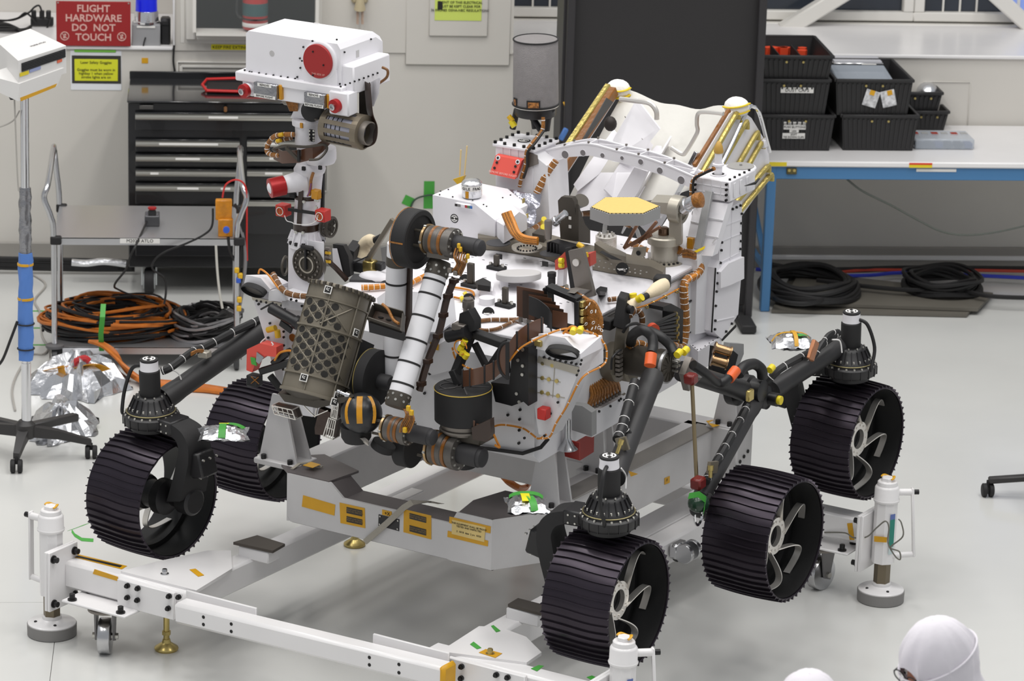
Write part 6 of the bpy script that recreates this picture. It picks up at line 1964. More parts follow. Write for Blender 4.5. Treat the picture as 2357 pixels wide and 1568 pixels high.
# long bronze bit carousel beam
bt = [(1100, 562), (1122, 550), (1224, 553), (1262, 566), (1330, 585), (1360, 592), (1502, 627), (1532, 642), (1525, 655), (1497, 642), (1400, 628), (1340, 616), (1282, 605), (1246, 593), (1140, 576), (1100, 574)]
ZB = .056
beam = G().prism([D(x, y, 0.004) for x, y in bt[::-1]], (0, 0, ZB)).build('deck_beam', BRONZE, rv)
g = G()
for k in range(22):
 for off in ((1355, 597, 1495, 631), (1355, 613, 1480, 634)):
  p = lerp(D(off[0], off[1], ZB), D(off[2], off[3], ZB), k / 21)
  if k % 2 == 0: g.cyl(p + V((0, 0, .004)), p + V((0, 0, .007)), .004, n=8)
g.build('bolts', BOLTS, beam, kind='stuff')
G().lathe(D(1213, 573, ZB + .004), (0, 0, 1), [(.066, 0), (.068, .003), (.068, .012), (.06, .015)], 40).build('pale_disc', PALEM, beam)
g = G()
for k in range(18):
 t = 2 * pi * k / 18
 p = D(1213, 573, ZB + .018) + V((.042 * cos(t), .042 * sin(t), 0))
 g.lathe(p, (0, 0, 1), [(.0045, 0), (.0045, .006)], 6)
g.build('disc_pins', BOLTM, beam, kind='stuff')
for x, y, r_ in ((1147, 560, .055), (1268, 584, .05)): G().lathe(D(x, y, ZB + .003), (0, 0, 1), [(r_, 0), (r_, .003)], 30).build('grey_cover', DGREY, beam)
fiducial(beam, D(1432, 619, ZB + .008), (0, 0, 1), .026)
G().cyl(D(1432, 619, ZB + .004), D(1432, 619, ZB + .0075), .028, n=28).build('marker_disc', INK, beam)
blk_ = G()
tri = [(1368, 580), (1378, 573), (1441, 603), (1440, 611), (1402, 602)]
blk_.prism([D(x, y, ZB) for x, y in tri[::-1]], (0, 0, .04))
blk_ = blk_.build('wedge_block', BRONZE, beam)
G().prism([D(x, y, ZB + .041) for x, y in ((1380, 581), (1386, 577), (1432, 600), (1408, 597))][::-1], (0, 0, .001)).build('wedge_pocket', INK, blk_)
hs_ = G().box(D(1300, 572, .085), (.13, .05, .05), Matrix.Rotation(rad(-12), 3, 'Z')).build('heat_sink', BLACK, beam)
g = G()
for k in range(9): g.box(lerp(D(1270, 566, .08), D(1330, 578, .08), k / 8) + V((0, -.028, 0)), (.006, .02, .05))
g.build('fins', BLACK, hs_, kind='stuff')
G().prism([D(x, y, ZB + .002) for x, y in ((1225, 554), (1238, 545), (1262, 548), (1252, 560))][::-1], (0, 0, .035)).build('open_bracket', BRONZED, beam)
for x, y in ((1256, 607), (1150, 590)): G().box(D(x, y, .03) + V((0, -.004, 0)), (.03, .004, .022)).build('side_pocket', INK, beam)
# upright bronze bracket with horn
ub = G().prism([R(x, y, y=.30) for x, y in ((1284, 462), (1292, 453), (1316, 455), (1322, 465), (1330, 545), (1325, 556), (1290, 550))], (0, .03, 0)).build('upright_bracket', BRONZED, rv)
G().prism([R(x, y, x=R(1325, 540, y=.30).x) for x, y in ((1325, 470), (1340, 515), (1352, 530), (1352, 560), (1325, 556))], (.015, 0, 0)).build('gusset', BRONZED, ub)
h0 = R(1330, 475, y=.40)
G().lathe(h0, (.45, -.25, .55), [(.012, -.03), (.014, 0), (.034, .05), (.030, .05)], 24).build('horn', BRONZED, ub)
G().lathe(R(1275, 512, y=.24), V((.4, 0, .35)), [(.022, 0), (.022, .02), (.016, .022), (.016, .08)], 16).build('foil_tube', FOIL, ub)
G().lathe(R(1262, 540, y=.18), (0, 0, 1), [(.014, -.02), (.016, .0), (.018, .06), (.016, .065)], 16).build('ribbed_cap', GREYM, ub)
for x, y in ((1250, 512), (1248, 530)): G().cyl(D(x, y, .06), D(x + 2, y - 8, .09), .012, n=12).build('cap', YELLOW, ub)
for x, y in ((1312, 502), (1312, 522)): G().box(R(x, y, y=.298), (.013, .002, .014)).build('white_tab', PAPER, ub)
# high-gain antenna
ZH = 1.845
hx = [R(x, y, z=ZH) for x, y in ((1358, 478), (1392, 455), (1468, 455), (1520, 476), (1482, 493), (1402, 493))]
hga = G().prism(hx[::-1], (0, 0, -.052)).build('antenna_plate', GREYP, rv)
ctr_ = sum(hx, V((0, 0, 0))) / 6
G().prism([ctr_ + (p - ctr_) * .955 + V((0, 0, .0005)) for p in hx][::-1], (0, 0, .003)).build('antenna_face', mat('tan_radome', (216, 186, 108), .6, var=.03, vscale=60), hga)
g = G()
for i in range(6):
 for k in range(8):
  p = lerp(hx[i], hx[(i + 1) % 6], (k + .5) / 8)
  p = p + (ctr_ - p).normalized() * .005
  g.cyl(p, p + V((0, 0, .003)), .003, n=6)
g.build('rim_screws', BOLTM, hga, kind='stuff')
hb = D(1530, 603)
gb = G().lathe(hb, (0, 0, 1), [(.085, 0), (.085, .006), (.062, .012), (.062, .085), (.07, .087), (.078, .09), (.078, .12), (.072, .126), (.072, .13), (.04, .132)], 36).build('gimbal_base', PALEM, rv)
def HG(px, py, dy=0.0): return R(px, py, y=hb.y + dy)
G().hexa([HG(1540, 560, -.03), HG(1568, 563, -.03), HG(1572, 556, .03), HG(1545, 552, .03), HG(1540, 490, -.03), HG(1568, 492, -.03), HG(1572, 488, .03), HG(1545, 486, .03)]).build('gimbal_column', PALEM, gb)
G().hexa([HG(1497, 487, -.04), HG(1552, 498, -.04), HG(1556, 480, .04), HG(1510, 470, .04), HG(1497, 465, -.04), HG(1548, 468, -.04), HG(1552, 450, .04), HG(1512, 448, .04)]).build('gimbal_block', PALEM, gb)
G().ring(HG(1550, 480), HG(1572, 484), .062, .045, 36).build('gimbal_ring', PALEM, gb)
a, b = HG(1570, 478), HG(1600, 462)
G().lathe(a, b - a, [(.034, 0), (.034, .03), (.028, .032), (.028, (b - a).length)], 20).build('foil_drive', FOIL, gb)
G().lathe(HG(1598, 462), V((1, .1, .25)), [(.03, 0), (.034, .01), (.034, .035), (.02, .04)], 20).build('copper_coil', COPPERW, gb)
G().lathe(HG(1527, 555, -.02), (0, 0, 1), [(.022, -.01), (.024, 0), (.024, .06), (.016, .065)], 20).build('dark_motor', mat('motor_bronze', (110, 88, 72), .25, metal=.8), gb)
for a, b in (((1436, 572), (1520, 522)), ((1436, 572), (1470, 512)), ((1470, 560), (1512, 510)), ((1452, 566), (1500, 540))):
 G().bar(HG(*a, -.06), HG(*b, -.06), .01, .014, ch=.002).build('linkage', mat('copper_link', (150, 112, 90), .35, metal=.7), gb)
G().prism([HG(x, y, -.07) for x, y in ((1458, 570), (1487, 568), (1484, 590), (1462, 600), (1452, 590))], (0, .006, 0)).build('link_bracket', PALEM, gb)
p = HG(1469, 583, -.0755)
G().cyl(p, p + V((0, .002, 0)), .011, n=18).build('bracket_hole', INK, gb)
for x0, y0, x1, y1 in ((1455, 595, 1456, 615), (1482, 592, 1478, 618)): G().bar(HG(x0, y0, -.068), HG(x1, y1, -.068), .012, .006).build('bracket_leg', PALEM, gb)
g = G()
for k in range(9):
 t = -2.6 + k * .3
 p = hb + V((.0625 * cos(t), .0625 * sin(t), .006))
 g.lathe(p + V((.012 * cos(t), .012 * sin(t), 0)), (0, 0, 1), [(.006, 0), (.006, .008)], 8)
g.build('bolts', BOLTM, gb, kind='stuff')
for k in range(4): cable('wire_bundle', [HG(1572, 580 + 3 * k, .0), HG(1585, 578 + 4 * k, .0), HG(1600, 585 + 3 * k, -.02)], .009, COPPERW if k % 2 else BROWNW, gb)
cable('wire_bundle', [HG(1450, 560, .10), HG(1480, 572, .10), HG(1500, 580, .08)], .012, COPPERW, gb, tie=4)
G().box(HG(1590, 560, .06), (.03, .02, .05), ch=.002).build('kapton_flag', KAPTON, gb)
g = G().ribbon([HG(1590, 585, .0), HG(1605, 578, .0), HG(1622, 570, .0)], V((0, .01, .012)), .001)
g.build('yellow_tape', mat('bright_yellow_tape', (220, 190, 30), .5), gb)
# ribbed cylinder with an arched handle
rc_ = D(1395, 575, .0)
rcy = G().lathe(rc_, (0, 0, 1), [(.048, 0)] + [(r_, .006 + .006 * k + d_) for k in range(10) for r_, d_ in ((.048, 0), (.044, .002), (.048, .0045))] + [(.03, .07)], 36).build('ribbed_canister', TITAN, rv)
G().tube(smooth([rc_ + V((-.02, .02, .065)), rc_ + V((-.015, .03, .12)), rc_ + V((.04, .06, .14)), rc_ + V((.10, .08, .10)), rc_ + V((.12, .09, .05))]), .014, 8, flat=.6).build('handle', GREYP, rcy)
g = G()
for k in range(10):
 t = 2 * pi * k / 10
 g.lathe(rc_ + V((.034 * cos(t), .034 * sin(t), .066)), (0, 0, 1), [(.005, 0), (.005, .012)], 6)
g.build('bolts', BOLTS, rcy, kind='stuff')
# red cover on a grey slanted bracket
rbk = G().hexa([D(1312, 672, 0), D(1350, 680, 0), D(1372, 668, 0), D(1335, 660, 0), D(1298, 672, .20), D(1322, 676, .20), D(1335, 667, .20), D(1312, 664, .20)]).build('slanted_bracket', GREYM, rv)
rp(((1308, 578), (1340, 571), (1368, 682), (1328, 690)), (0, .02, 0), y=-.165).build('bracket_plate', GREYM, rbk)
rp(((1300, 572), (1312, 570), (1332, 690), (1316, 690)), (0, .012, 0), y=-.12).build('rib_plate', BLACKM, rbk)
rp(((1277, 600), (1292, 588), (1300, 580), (1300, 618), (1278, 622)), (0, .05, 0), y=-.10).build('red_cover', mat('salmon_red', (190, 78, 66), .5), rbk)
rp(((1330, 590), (1358, 584), (1359, 612), (1343, 625), (1332, 622)), (0, .05, 0), y=-.06).build('red_cover', mat('salmon_red', (190, 78, 66), .5), rbk)
rp(((1284, 622), (1298, 620), (1296, 658), (1282, 660)), (0, .03, 0), y=-.09).build('white_leg', WHITE, rbk)
rp(((1342, 622), (1355, 615), (1356, 640), (1346, 660)), (0, .03, 0), y=-.06).build('white_leg', WHITE, rbk)
p = R(1327, 604, y=-.166)
G().cyl(p, p - V((0, .008, 0)), .016, n=20).build('silver_disc', TITAN, rbk)
rp(((1317, 578), (1336, 575), (1334, 592), (1319, 592)), (0, -.002, 0), y=-.16).build('kapton_patch', KAPTON, rbk)
for x0, y0, x1, y1 in ((1342, 570, 1330, 562), (1347, 582, 1349, 592), (1288, 600, 1296, 600), (1288, 611, 1296, 611)):
 G().cyl(R(x0, y0, y=-.12), R(x1, y1, y=-.12), .012, n=12).build('cap', YELLOW if x0 < 1300 else YCAP, rbk)
G().lathe(D(1293, 665, 0), (0, 0, 1), [(.03, 0), (.03, .015), (.012, .017), (.012, .03)], 20).build('foot', PALEM, rbk)
# tilted grey dish, small tools, tray
dsh = G().lathe(D(1194, 645, .03), V((-.10, .12, 1)), [(.08, 0), (.096, .006), (.098, .014), (.098, .03), (.094, .034)], 44, hint=(1, 0, 0)).build('grey_dish', mat('dish_grey', (196, 194, 194), .5), rv)
G().prism([D(x, y, .0) for x, y in ((1150, 655), (1165, 650), (1170, 665), (1152, 668))][::-1], (0, 0, .05)).build('dish_foot', WHITE, dsh)
tr2 = G().prism([D(x, y, 0) for x, y in ((1100, 668), (1122, 660), (1137, 672), (1134, 688), (1106, 684))][::-1], (0, 0, .035)).build('white_tray', WHITE, rv)
G().lathe(D(1121, 700, 0), (0, 0, 1), [(.034, 0), (.034, .03), (.031, .031)], 28).build('white_cup', WHITE, tr2)
G().prism([D(x, y, .034) for x, y in ((1095, 660), (1112, 652), (1130, 662), (1128, 672), (1100, 668))][::-1], (0, 0, .025)).build('black_cover', BLACKM, tr2)
def toolpost(x, y, h, nm, w=.03, top=True):
 c = D(x, y, 0)
 o = G().box(c + V((0, 0, .008)), (.08, .05, .016), Matrix.Rotation(rad(-5), 3, 'Z'), ch=.003).build(nm, BLACKM, rv)
 G().box(c + V((0, 0, .016 + h / 2)), (w, .02, h), ch=.002).build('post', BRONZED, o)
 g = G()
 for dx in (-.03, .03): g.lathe(c + V((dx, 0, .016)), (0, 0, 1), [(.008, 0), (.008, .012)], 8)
 g.build('bolts', BOLTS, o, kind='stuff')
 return o
toolpost(1084, 660, .09, 'tool_post')
toolpost(1163, 706, .07, 'tool_post', w=.024)
toolpost(1143, 620, .05, 'tool_post', w=.022)
g = G().lathe(D(1270, 668, 0), (0, 0, 1), [(.04, 0), (.04, .004), (.016, .005), (.016, .06), (.019, .062), (.019, .08)], 20).build('black_stud', BLACKM, rv)
bk = G().prism([D(x, y, 0) for x, y in ((1372, 672), (1382, 665), (1398, 668), (1394, 680), (1378, 683))][::-1], (0, 0, .012)).build('black_bracket', BLACKM, rv)
G().hexa([D(1376, 680), D(1394, 680), D(1398, 672), D(1380, 670), D(1381, 680, .085), D(1392, 680, .085), D(1394, 674, .085), D(1384, 672, .085)]).build('bracket_post', BLACK, bk)
for x, y in ((1124, 721), (1079, 689), (1070, 645)):
 o = G().cyl(D(x, y, 0.001), D(x, y, .003), .026, n=26).build('deck_marker', INK, rv)
 fiducial(o, D(x, y, .0032), (0, 0, 1), .024)
cable('wire_bundle', [D(1092, 740, .012), D(1130, 736, .012), D(1160, 736, .012), D(1190, 735, .012), D(1210, 728, .02)], .009, BROWNW, rv, tie=6)
cable('wire_bundle', [D(1092, 750, .012), D(1110, 760, .012), D(1140, 758, .012), D(1165, 748, .012), D(1185, 738, .015), D(1205, 730, .02)], .008, BROWNW, rv, tie=5)
cable('orange_lead', [D(1030, 660, .01), D(1062, 664, .01), D(1085, 670, .01), D(1090, 680, .01), D(1070, 688, .01), D(1045, 684, .01)], .005, ORANGEW, rv)
for x, y in ((1068, 680), (1060, 690)): G().cyl(D(x, y, .012), D(x + 7, y - 4, .018), .012, n=12).build('cap', YELLOW, rv)
cable('orange_lead', [D(832, 662, .02), D(860, 661, .02), D(890, 658, .02)], .013, ORANGEW, rv, tie=5)
cable('orange_lead', [D(945, 652, .02), D(965, 642, .02), D(985, 632, .02)], .012, ORANGEW, rv, tie=3)
# grey forward deck apron
G().prism([D(x, y, -.004) for x, y in ((868, 690), (893, 672), (1015, 680), (1045, 690), (1050, 740), (1010, 770), (880, 760))][::-1], (0, 0, .008)).build('grey_apron', mat('apron_grey', (176, 176, 180), .5), rv)
# connector plates by the rack
cp = G().box(D(1208, 742, .03), (.07, .05, .012), Matrix.Rotation(rad(-15), 3, 'Z'), ch=.002).build('steel_plate', STEEL, rv)
g = G()
for dx in (-.02, .02): g.lathe(D(1208, 742, .036) + V((dx, 0, 0)), (0, 0, 1), [(.009, 0), (.009, .03), (.012, .031), (.012, .036)], 12)
g.build('studs', GREYM, cp, kind='stuff')
g = G()
for dx in (-.014, .014): g.lathe(D(1078, 735, .02) + V((dx, 0, 0)), (0, 0, 1), [(.010, 0), (.010, .05), (.013, .051), (.013, .06), (.009, .07)], 12)
g.build('stud_pair', GREYM, rv)
# right edge: cream cloth sleeve, black block, caps
a, b = D(1462, 690, .05), D(1530, 655, .06)
sl = G().tube(smooth([D(1490, 680, .05), D(1508, 668, .06), D(1525, 658, .06), D(1535, 655, .06)]), [.014, .018, .02, .022, .024, .026, .028, .03, .03, .03, .03, .03, .03, .03, .03, .03, .028, .026, .02][:19], 12).build('cloth_sleeve', CREAM, rv)
G().cyl(D(1476, 688, .045), D(1494, 678, .05), .014, n=14).build('sleeve_tube', BLACKM, sl)
G().box(D(1524, 650, .06), (.07, .06, .06), Matrix.Rotation(rad(20), 3, 'Z'), ch=.008).build('end_block', BLACKM, sl)
G().tube(smooth([D(1445, 708, .03), D(1455, 700, .04), D(1468, 692, .045)]), [.03, .03, .028, .026, .024, .022, .02, .02, .02, .02, .02, .02, .02], 10).build('cloth_wrap', CREAM, sl)
for x0, y0, x1, y1 in ((1458, 684, 1457, 676), (1468, 690, 1478, 684)): G().cyl(D(x0, y0, .06), D(x1, y1, .075), .016, n=14).build('cap', YELLOW, sl)
cable('wire_bundle', [D(1400, 690, .02), D(1420, 688, .02), D(1440, 690, .02)], .011, BROWNW, sl, tie=3)
# ---- equipment on the far left of the deck
LE = lambda x, y, yy=-.30: R(x, y, y=yy)
bh = G().loft([[LE(x, y, yy) for x, y in pts] for yy, pts in ((-.40, ((766, 562), (790, 565), (802, 590), (807, 636), (800, 640), (770, 600))), (-.30, ((776, 560), (798, 562), (812, 590), (815, 632), (806, 635), (780, 600))))]).build('black_fairing', BLACKM, rv)
rp(((766, 572), (776, 572), (790, 630), (768, 610)), (0, -.004, 0), y=-.405).build('white_side', WHITE, bh)
b2 = G().loft([[LE(x, y, yy) for x, y in pts] for yy, pts in ((-.25, ((797, 572), (815, 580), (812, 604), (796, 604))), (-.15, ((812, 552), (833, 558), (830, 595), (814, 590))))]).build('black_box', BLACKM, rv)
G().tube(smooth([LE(834, 585, -.15), LE(838, 565, -.15), LE(850, 555, -.15), LE(862, 553, -.15)]), [.05, .045, .04, .035, .03, .03, .03, .03, .03, .03, .03, .03, .03, .03, .03, .026, .024, .022, .02], 10).build('cloth_sleeve', CREAM, b2)
G().cyl(LE(858, 556, -.15), LE(878, 545, -.15), .014, n=12).build('sleeve_tube', BLACKM, b2)
G().bar(LE(838, 612, -.3), LE(905, 505, -.3), .02, .022, ch=.003).build('slanted_strut', BRONZE, rv)
G().bar(LE(812, 606, -.32), LE(848, 590, -.32), .006, .006).build('thin_rod', CHROME, rv)
ge = G().box(LE(852, 612, -.3), (.05, .05, .05), ch=.004).build('gold_clamp', GOLDP, rv)
G().box(LE(830, 612, -.28), (.06, .05, .05), ch=.004).build('clamp_motor', DGREY, ge)
G().box(LE(872, 612, -.28), (.05, .04, .035), ch=.004).build('clamp_end', BLACK, ge)
G().sph(D(862, 637, .012), (.075, .05, .02), 18, 8).build('white_cap', WHITE, rv)
G().prism([D(x, y, 0) for x, y in ((804, 650), (815, 636), (895, 640), (895, 652))][::-1], (0, 0, .012)).build('dark_base_plate', DGREY, rv)
cable('flex_loop', [LE(748, 575, -.5), LE(756, 600, -.5), LE(775, 620, -.45), LE(798, 645, -.42)], .012, FLEXD, rv)
for k in range(4): G().cyl(LE(750, 572 + 10 * k, -.55), LE(760, 573 + 10 * k, -.55), .007, n=8).build('connector', YCAP if k % 2 else GREYM, rv)
G().torus(LE(656, 612, -.55), (1, .3, 0), .04, .006, 26, 6).build('reel_ring', BRONZED, rv)
G().prism([LE(x, y, -.2) for x, y in ((876, 570), (900, 565), (900, 640), (884, 640))], (0, .006, 0)).build('grey_screen', GREYP, rv)
# ---- rear: generator, heat exchangers, antennas, right rear tower
def P3(pts, **k): return [R(x, y, **k) for x, y in pts]
GLDT = mat('gold_film', (186, 168, 96), .28, metal=.6, var=.15, vscale=30, bump=.25, bscale=60)
XPL, XPR = -.36, .36
hxl = G().prism(P3(((1265, 440), (1275, 448), (1420, 225), (1412, 205), (1395, 205), (1255, 425)), x=XPL), (-.015, 0, 0)).build('heat_exchanger', WHITE, rv)
G().bar(R(1262, 438, x=XPL + .02), R(1413, 208, x=XPL + .02), .04, .05, up=(0, -.5, .8), ch=.004).build('amber_rail', KAPB, hxl)
G().bar(R(1250, 425, x=XPL - .01), R(1402, 200, x=XPL - .01), .03, .05, up=(0, -.5, .8), ch=.006).build('gold_rail', GLDT, hxl)
G().prism(P3(((1335, 330), (1395, 225), (1410, 235), (1330, 345)), x=XPL + .045), (.004, 0, 0)).build('dark_strip', DGREY, hxl)
hxr = G().prism(P3(((1597, 400), (1680, 262), (1700, 248), (1730, 272), (1768, 335), (1773, 405), (1706, 500), (1690, 470), (1650, 440)), x=XPR + .06)[::-1], (-.02, 0, 0)).build('heat_exchanger', WHITE, rv)
G().bar(R(1600, 388, x=XPR + .045), R(1680, 258, x=XPR + .045), .02, .05, up=(0, -.5, .8), ch=.004).build('amber_rail', KAPB, hxr)
for x0, y0, x1, y1 in ((1615, 400, 1695, 262), (1635, 425, 1715, 285), (1655, 455, 1740, 310), (1672, 470, 1752, 330), (1690, 470, 1765, 385), (1700, 490, 1772, 405)):
 a, b = R(x0, y0, x=XPR + .072), R(x1, y1, x=XPR + .072)
 G().tube(smooth([a, lerp(a, b, .5), b, b + V((0, .02, -.012)), b + V((0, .02, -.03))], 3), .013, 8).build('coolant_tube', GLDT, hxr)
G().tube(smooth([R(1650, 400, x=XPR + .085), R(1685, 330, x=XPR + .085), R(1720, 255, x=XPR + .085), R(1733, 245, x=XPR + .085), R(1748, 262, x=XPR + .085), R(1765, 325, x=XPR + .085), R(1772, 350, x=XPR + .085)]), .009, 8).build('steel_tube', CHROME, hxr)
G().box(R(1760, 330, x=XPR + .08), (.02, .04, .04), ch=.004).build('tube_bracket', WHITE, hxr)
# white and yellow cloth caps on both post tops
for k, pts in enumerate((((1395, 222), (1400, 195), (1418, 183), (1437, 190), (1442, 222), (1420, 215)), ((1664, 252), (1672, 232), (1695, 228), (1710, 245), (1716, 260), (1690, 255)))):
 xx = (XPL, XPR + .04)[k]
 q = P3(pts, x=xx)
 c = sum(q, V((0, 0, 0))) / len(q)
 cap = G().sph(c + V((.01, 0, 0)), (.062, .05, .045), 14, 9, Matrix.Rotation(rad(30), 3, 'X')).build('cloth_cap', mat('white_cloth', (236, 234, 230), .8, bump=.6, bscale=30), (hxl, hxr)[k])
 for dz, rr in ((-.022, .055), (.012, .057)):
  G().tube([c + V((.01 + rr * cos(t) * 1.06, rr * .8 * sin(t), dz + .012 * sin(t + k))) for t in [j * .3 - 2.6 for j in range(10)]], .012, 6, flat=.35, up=(0, 0, 1)).build('yellow_tape', mat('bright_yellow_tape', (220, 190, 30), .5), cap)
# cloth curtain between the exchangers
c4 = [R(1440, 205, x=XPL + .03), R(1685, 240, x=XPR), R(1590, 440, x=XPR), R(1300, 470, x=XPL + .03)]
rnd = random.Random(4)
def curt(u_, v_):
 p = lerp(lerp(c4[0], c4[1], u_), lerp(c4[3], c4[2], u_), v_)
 return p + V((0, .06, -.05)) * (sin(pi * u_) * .8) + V((0, -.5, .6)) * .012 * sin(u_ * 17 + v_ * 4) - V((0, 0, .02)) * sin(pi * u_) * (1 - v_)
G().grid(curt, 22, 9).build('cloth_curtain', mat('grey_white_cloth', (214, 212, 206), .75, bump=.15, bscale=20), rv)
# finned generator
ga, gb_ = R(1400, 420, y=.72), R(1520, 300, y=1.02)
ga, gb_ = V((.0, .96, 1.55)), V((.0, 1.28, 1.75))
dg_ = (gb_ - ga).normalized()
gen = G().cyl(ga, gb_, .07, n=24).build('generator', WHITE, rv)
uu, vv, _ = basis(dg_)
for k in range(6):
 t = 2 * pi * k / 6 + .5
 e = uu * cos(t) + vv * sin(t)
 w = dg_.cross(e) * .004
 r_ = .17
 G().prism([ga + e * .06 - w, ga + e * r_ - w, gb_ + e * r_ - w, gb_ + e * .06 - w], w * 2).build('fin', WHITE, gen)
# big white diamond fin and lower panels seen through the gap
f1 = G().prism([R(1465, 228, y=1.15), R(1519, 298, y=1.15), R(1455, 378, y=1.05), R(1410, 372, y=1.0), R(1412, 320, y=1.08)][::-1], (0, .008, .004)).build('white_panel', WHITE, gen)
G().prism([R(1410, 300, y=1.1), R(1430, 320, y=1.1), R(1380, 400, y=.98), R(1330, 440, y=.9), R(1320, 425, y=.92)], (0, .008, .004)).build('white_panel', WHITE, gen)
G().prism([R(1345, 400, y=.98), R(1470, 400, y=.98), R(1460, 470, y=.88), R(1310, 490, y=.86)], (0, .008, .004)).build('white_panel', WHITE, gen)
G().bar(R(1438, 268, y=1.13), R(1482, 325, y=1.1), .003, .003).build('seam_wire', GREYM, f1)
for pts, r_ in ((((1427, 228), (1460, 232), (1495, 238), (1510, 255), (1512, 275)), .012), (((1665, 262), (1625, 258), (1607, 262), (1604, 285), (1606, 300), (1600, 315), (1580, 348), (1570, 355), (1545, 340)), .010), (((1490, 405), (1488, 425), (1500, 440), (1515, 445)), .009)):
 G().tube(smooth([R(x, y, y=1.05) for x, y in pts]), r_, 8).build('steel_pipe', TITAN, gen)
for x0, y0, x1, y1 in ((1580, 400, 1605, 350), (1545, 470, 1575, 415)):
 G().bar(R(x0, y0, y=.85), R(x1, y1, y=.88), .03, .02, ch=.002).build('mirror_strip', CHROME, gen)
G().prism([R(x, y, y=.80) for x, y in ((1410, 470), (1460, 385), (1490, 395), (1470, 440), (1450, 470))], (0, .02, 0)).build('white_brace', WHITE, gen)
# ---- right rear tower
tow = G().prism(P3(((1676, 480), (1708, 463), (1706, 636), (1699, 724), (1662, 781), (1640, 762), (1647, 617), (1655, 600), (1658, 532), (1669, 499)), x=.64)[::-1], (-.06, 0, 0)).build('rear_tower', WHITE, rv)
g = G()
for x, y in ((1673, 489), (1664, 515), (1661, 537), (1660, 558), (1659, 576), (1657, 605), (1651, 628), (1650, 652), (1648, 671), (1646, 704), (1645, 738), (1644, 758), (1670, 763), (1683, 745), (1697, 729), (1701, 626), (1702, 608), (1703, 573), (1704, 555), (1704, 537), (1705, 514), (1706, 492), (1703, 473), (1694, 477), (1685, 481)):
 p = R(x, y, x=.64)
 g.cyl(p, p + V((.008, 0, 0)), .006, n=8)
g.build('bolts', BOLTM, tow, kind='stuff')
for seg in (((1661, 555), (1706, 537)), ((1665, 520), (1706, 505)), ((1656, 605), (1705, 580)), ((1650, 660), (1702, 638)), ((1645, 740), (1690, 730)), ((1685, 485), (1680, 610))):
 G().bar(R(*seg[0], x=.641), R(*seg[1], x=.641), .004, .004, up=(1, 0, 0)).build('rib', WHITE, tow)
G().prism(P3(((1650, 625), (1668, 605), (1704, 590), (1704, 640), (1672, 655), (1650, 662)), x=.64)[::-1], (.02, 0, 0)).build('raised_cover', WHITE, tow)
G().bar(R(1647, 617, x=.645), R(1638, 765, x=.645), .004, .006, up=(1, 0, 0)).build('dark_seam', INK, tow)
G().bar(R(1662, 783, x=.64), R(1694, 750, x=.64), .004, .012).build('lower_edge', INK, tow)
# body fill between tower and deck
G().prism(P3(((1676, 480), (1640, 762), (1600, 770), (1605, 600), (1635, 545)), x=.60)[::-1], (-.25, 0, 0)).build('tower_wall', WHITE2, tow)
# top box
bz0, bz1 = R(1640, 460, y=.66).z, R(1640, 412, y=.66).z
bx0, bx1 = R(1597, 430, y=.66).x, R(1680, 440, y=.66).x
tb = G().box(((bx0 + bx1) / 2, .66 + .12, (bz0 + bz1) / 2), (bx1 - bx0, .24, bz1 - bz0), ch=.005).build('tower_box', WHITE, tow)
g = G()
for t in (.12, .37, .62, .87):
 for (yy, xx) in ((.668, None),):
  g.cyl((bx0 + .012, .655, bz0 + (bz1 - bz0) * t), (bx0 + .012, .645, bz0 + (bz1 - bz0) * t), .006, n=8)
  g.cyl((bx1 - .012, .655, bz0 + (bz1 - bz0) * t), (bx1 - .012, .645, bz0 + (bz1 - bz0) * t), .006, n=8)
for k in range(5):
 for xx in (bx0 + .012, bx1 - .012):
  g.cyl((xx, .68 + .045 * k, bz1), (xx, .68 + .045 * k, bz1 + .008), .006, n=8)
g.build('bolts', BOLTM, tb, kind='stuff')
for k in range(1, 4): G().box((bx0 + (bx1 - bx0) * k / 4, .659, (bz0 + bz1) / 2), (.003, .004, bz1 - bz0 - .01)).build('rib', WHITE2, tb)
for k in range(1, 3): G().box(((bx0 + bx1) / 2, .659, bz0 + (bz1 - bz0) * k / 3), (bx1 - bx0 - .01, .004, .003)).build('rib', WHITE2, tb)
g = G()
for k in range(3): g.box((bx1 + .002, .70 + .06 * k, (bz0 + bz1) / 2), (.004, .02, (bz1 - bz0) * .7), ch=.002)
g.build('side_pockets', WHITE2, tb, kind='stuff')
hc = R(1653, 402, z=bz1 + .001)
G().ring(hc, hc + V((0, 0, .004)), .036, .028, 28).build('hole_rim', WHITE2, tb)
G().cyl(hc, hc + V((0, 0, .0015)), .03, n=28).build('hole', INK, tb)
G().lathe(hc, (0, 0, 1), [(.018, 0), (.018, .04), (.026, .042), (.026, .05), (.017, .052), (.017, .10)], 20).build('antenna_stub', WHITE, tb)
G().lathe(hc + V((0, 0, .10)), (0, 0, 1), [(.02, 0), (.022, .006), (.018, .03), (.008, .05), (0, .054)], 18).build('stub_cap', mat('mustard_cap2', (190, 150, 70), .5), tb)
wl = R(1705, 388, z=bz1 - .01)
dsk = G().lathe(wl - V((0, 0, .03)), (0, 0, 1), [(.066, 0), (.07, .01), (.07, .035), (.066, .04)], 36).build('white_drum', WHITE, tb)
G().lathe(wl + V((0, 0, .01)), (0, 0, 1), [(.06, 0), (.06, .003), (.006, .004), (.006, .012)], 36).build('drum_face', mat('drum_grey', (150, 148, 146), .5), dsk)
G().prism(P3(((1712, 428), (1738, 418), (1746, 410), (1735, 424)), x=.70), (.01, 0, 0)).build('black_fin', INK, dsk)
